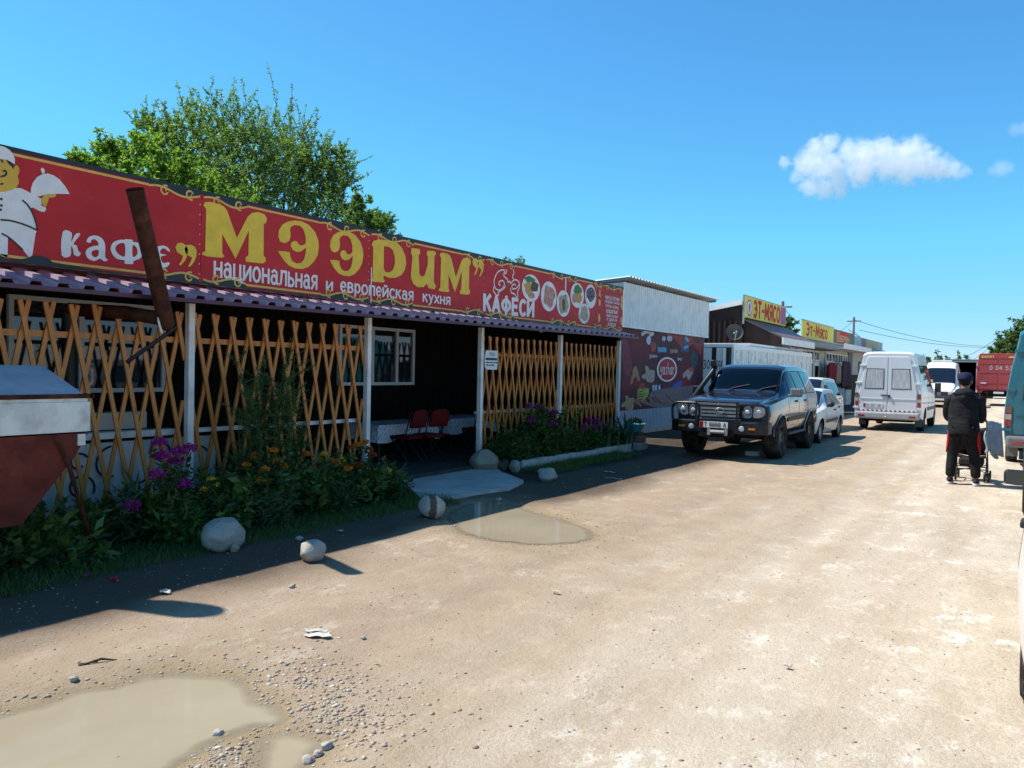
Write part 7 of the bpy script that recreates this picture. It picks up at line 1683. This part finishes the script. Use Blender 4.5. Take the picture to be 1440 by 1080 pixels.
for sx in (-1, 1):
    ap = [(sx * .15, .06, 1.41), (sx * .215, .065, 1.36), (sx * .245, .09, 1.22), (sx * .25, .15, 1.10), (sx * .235, .27, 1.04), (sx * .215, .37, 1.015)]
    skin_obj('sleeve', ap, [(i, i + 1) for i in range(5)], [.085, .088, .075, .07, .06, .052], M_JACK, per)
m = MB(); m.ball((0, -.055, 1.47), (.15, .075, .085), 20, 12, wob=.18, seed=4); m.ball((0, -.07, 1.40), (.10, .07, .09), 16, 10, wob=.2, seed=6); m.build('hood', M_JACK, per, auto=80)
tp = [(0, .0, .92), (-.105, 0, .86), (-.125, .02, .68), (-.145, .045, .48), (-.16, .0, .27), (-.165, -.01, .10), (.105, 0, .86), (.13, .025, .68), (.16, .05, .48), (.185, .02, .27), (.195, .015, .10)]
skin_obj('trousers', tp, [(0, 1), (1, 2), (2, 3), (3, 4), (4, 5), (0, 6), (6, 7), (7, 8), (8, 9), (9, 10)], [(.15, .10), (.115, .115), (.105, .11), (.085, .088), (.08, .082), (.072, .075), (.115, .125), (.105, .11), (.085, .088), (.08, .082), (.072, .075)], M_TROU, per)
for sx in (-1, 1):
    m = MB()
    def f(u, v):
        z = .86 - .36 * v; cx = sx * (.105 + .045 * v); r = .118 - .024 * v; a = (u - .5) * 1.1 * math.sin(PI * (.12 + .8 * v)) - .25
        return (cx + sx * r * math.cos(a), .0 + .04 * v + r * math.sin(a), z)
    m.grid(f, 6, 10); o = m.build('side_panel', M_REDC, per); o.modifiers.new('thickness', 'SOLIDIFY').thickness = .012
# head: hair, ears, face, cap
m = MB(); m.ball((0, .10, 1.665), (.088, .098, .10), 20, 12); m.build('hair', M_HAIR, per)
m = MB()
for sx in (-1, 1): m.ball((sx * .09, .12, 1.655), (.014, .026, .035), 10, 8)
m.ball((0, .225, 1.65), (.014, .022, .024), 8, 6); m.build('ears', M_SKIN, per)
m = MB(); m.ball((0, .125, 1.67), (.09, .10, .125), 20, 14); m.build('face', M_SKIN, per)
m = MB()
for sx in (-1, 1): m.ball((sx * .034, .212, 1.685), .012, 8, 6)
m.box((0, .222, 1.605), (.045, .008, .008)); m.build('eyes', M_HAIR, per)
m = MB(); m.grid(lambda u, v: (.107 * math.sin(2 * PI * u) * math.cos(v * PI / 2) ** .6, .112 + .122 * math.cos(2 * PI * u) * math.cos(v * PI / 2) ** .6, 1.685 + .12 * math.sin(v * PI / 2)), 24, 8)
m.grid(lambda u, v: ((u - .5) * .17, .215 + .085 * v * (1 - (2 * u - 1) ** 2 * .5), 1.70 - .02 * v), 8, 4); o = m.build('cap', M_CAP, per); o.modifiers.new('thickness', 'SOLIDIFY').thickness = .008
for a in (LA, RA):
    m = MB(); m.ball((a[0], a[1] + .045, .062), (.05, .145, .05), 16, 10); m.v = [(x, y, max(z, .022)) for x, y, z in m.v]; sh = m.build('shoe', M_SHOE, per)
    m = MB(); m.prism(blob((a[0], a[1] + .045), .052, .148, 22), lambda u, v, d: (u, v, d), .0, .028); m.build('sole', M_SOLE, sh)
# stroller
st = local_thing('stroller', 'folding baby stroller with dark seat pushed by the person in the black jacket', 'stroller', (-.72, 14.66, 0), -.02)
M_FRAME = pmat('black stroller frame', (.018, .018, .02), .4, .3); M_SEAT = cloth('dark stroller fabric', (.03, .02, .022))
for sx in (-1, 1):
    m = MB(); m.tube([(sx * .22, .42, 1.0), (sx * .22, .50, .9), (sx * .23, 1.0, .12)], .011, 8); m.tube([(sx * .23, .5, .10), (sx * .22, .72, .55), (sx * .21, .95, .75)], .011, 8); m.tube([(sx * .23, .52, .2), (sx * .23, .98, .2)], .009, 6); m.build('frame_side', M_FRAME, st)
    m = MB(); m.tube([(sx * .22, .42, 1.0), (sx * .20, .38, 1.045), (sx * .16, .37, 1.06)], .016, 8); m.build('handle', M_FRAME, st)
    for yy in (.5, 1.02):
        m = MB()
        for dx in (-.028, .028): m.lathe([(.03, -.012), (.072, -.014), (.078, 0), (.072, .014), (.03, .012)], 20, Matrix.Translation((sx * .235 + dx, yy, .078)) @ Matrix.Rotation(PI / 2, 4, 'Y'))
        m.tube([(sx * .235 - .045, yy, .078), (sx * .235 + .045, yy, .078)], .012, 6); w_ = m.build('wheel', M_TYRE, st)
        m = MB(); m.tube([(sx * .235 - .043, yy, .078), (sx * .235 + .043, yy, .078)], .03, 10); m.build('hub', M_STEELW, w_)
m = MB(); m.tube([(-.23, .52, .2), (.23, .52, .2)], .01, 6); m.tube([(-.23, .98, .2), (.23, .98, .2)], .01, 6); m.tube([(-.22, .52, .16), (.22, .98, .24)], .008, 6); m.tube([(.22, .52, .16), (-.22, .98, .24)], .008, 6); m.build('crossbar', M_FRAME, st)
m = MB(); m.grid(lambda u, v: ((u - .5) * .42, .60 + .02 * math.sin(u * PI) + .30 * (1 - v) ** 2 , .42 + .48 * v - .03 * math.sin(u * PI)), 10, 8); m.grid(lambda u, v: ((u - .5) * .42, .60 + .3 * v, .42 - .04 * math.sin(u * PI)), 8, 6); o = m.build('seat', M_SEAT, st); o.modifiers.new('thickness', 'SOLIDIFY').thickness = .03
m = MB(); m.span((-.18, .55, .24), (.18, .95, .38)); m.build('basket', M_SEAT, st, bevel=.04)
jk = MB(); jk.grid(lambda u, v: (.20 + .16 * u + .02 * math.sin(v * 9 + u * 4), .40 + .30 * v * 0 + .22 * (u) - .03 * math.sin(u * 10), 1.03 - .55 * v * (1 - .12 * math.sin(u * 5)) - .03 * u), 14, 14); jk.grid(lambda u, v: (.22 + .17 * u + .05 * v, .44 + .25 * u, .98 - .48 * v - .08 * u * v), 10, 10)
cj = pmat('pale blue grey cloth', (.30, .36, .42), .8, var=.2, vs=8)
m = jk; m.v = [(x - .70, y + 14.66, z) for x, y, z in m.v]; o = m.build('folded_jacket', cj); o.modifiers.new('thickness', 'SOLIDIFY').thickness = .025; wplace(o, (-.44, 15.1, .5)); tag(o, 'pale blue grey jacket hanging over the right side of the stroller', 'jacket')

# ------------------------------------------------------------------ clouds
def cloud(name, label, blobs, y, dens, group=None):
    pts = [(on_y(px, py, y), r * y / FPX * 1.62) for px, py, r in blobs]
    lo = [min(p[i] - r * 1.4 for p, r in pts) for i in range(3)]; hi = [max(p[i] + r * 1.4 for p, r in pts) for i in range(3)]
    m = MB(); m.span(lo, hi); T = NT(name + ' vapour'); T.t.nodes.remove(T.b); P_ = T.pos()
    nz = T.n('TexNoise'); mp = T.n('Mapping'); sc_ = 4.2 / max(hi[0] - lo[0], 1); mp.inputs['Scale'].default_value = (sc_ * 2.2,) * 3; T.l(P_, mp.inputs[0]); T.l(mp.outputs[0], nz.inputs['Vector']); nz.inputs['Scale'].default_value = 2.6; nz.inputs['Detail'].default_value = 9; nz.inputs['Roughness'].default_value = .66
    acc = None
    for p, r in pts:
        d = T.n('VectorMath', operation='DISTANCE'); T.l(P_, d.inputs[0]); d.inputs[1].default_value = p[:]
        f = T.math('MULTIPLY_ADD', d.outputs['Value'], -1.0 / r, 1.0, clamp=True)
        acc = f if acc is None else T.math('SMOOTH_MAX', acc, f, .1)
    e_ = T.math('ADD', T.math('MULTIPLY', acc, 1.5), T.math('MULTIPLY_ADD', nz.outputs['Fac'], 2.6, -1.72))
    dn = T.math('MULTIPLY', T.math('MULTIPLY', T.ramp(e_, [(.0, 0.0), (.15, .25), (.5, 1.0)]), T.ramp(acc, [(.09, 0.0), (.26, 1.0)])), dens)
    pv = T.n('VolumePrincipled'); pv.inputs['Color'].default_value = (1, 1, 1, 1); pv.inputs['Anisotropy'].default_value = .2; T.l(dn, pv.inputs['Density']); T.l(pv.outputs[0], T.out.inputs['Volume'])
    o = m.build(name, T.m); c = [(a + b) / 2 for a, b in zip(lo, hi)]; wplace(o, c); tag(o, label, 'cloud', group, 'stuff'); return o
cloud('cloud', 'single white cumulus cloud high in the blue sky on the right', [(1150,208,16),(1165,203,14),(1140,228,20),(1165,235,22),(1195,215,18),(1215,225,24),(1240,215,20),(1265,222,22),(1285,212,18),(1300,228,20),(1320,236,16),(1340,240,12),(1355,242,8),(1140,262,14),(1160,266,14),(1180,270,11),(1105,228,9),(1120,248,10),(1250,235,18),(1180,255,14),(1210,240,20),(1275,236,20),(1225,208,12)], 900, .045)
cloud('cloud_wisp', 'faint round cloud wisp right of the white cloud', [(1408,237,10),(1418,236,7),(1396,240,6)], 900, .02, 'faint cloud wisps')
cloud('cloud_wisp', 'faint cloud wisp at the right edge above the white cloud', [(1428,182,8),(1440,180,8)], 900, .016, 'faint cloud wisps')
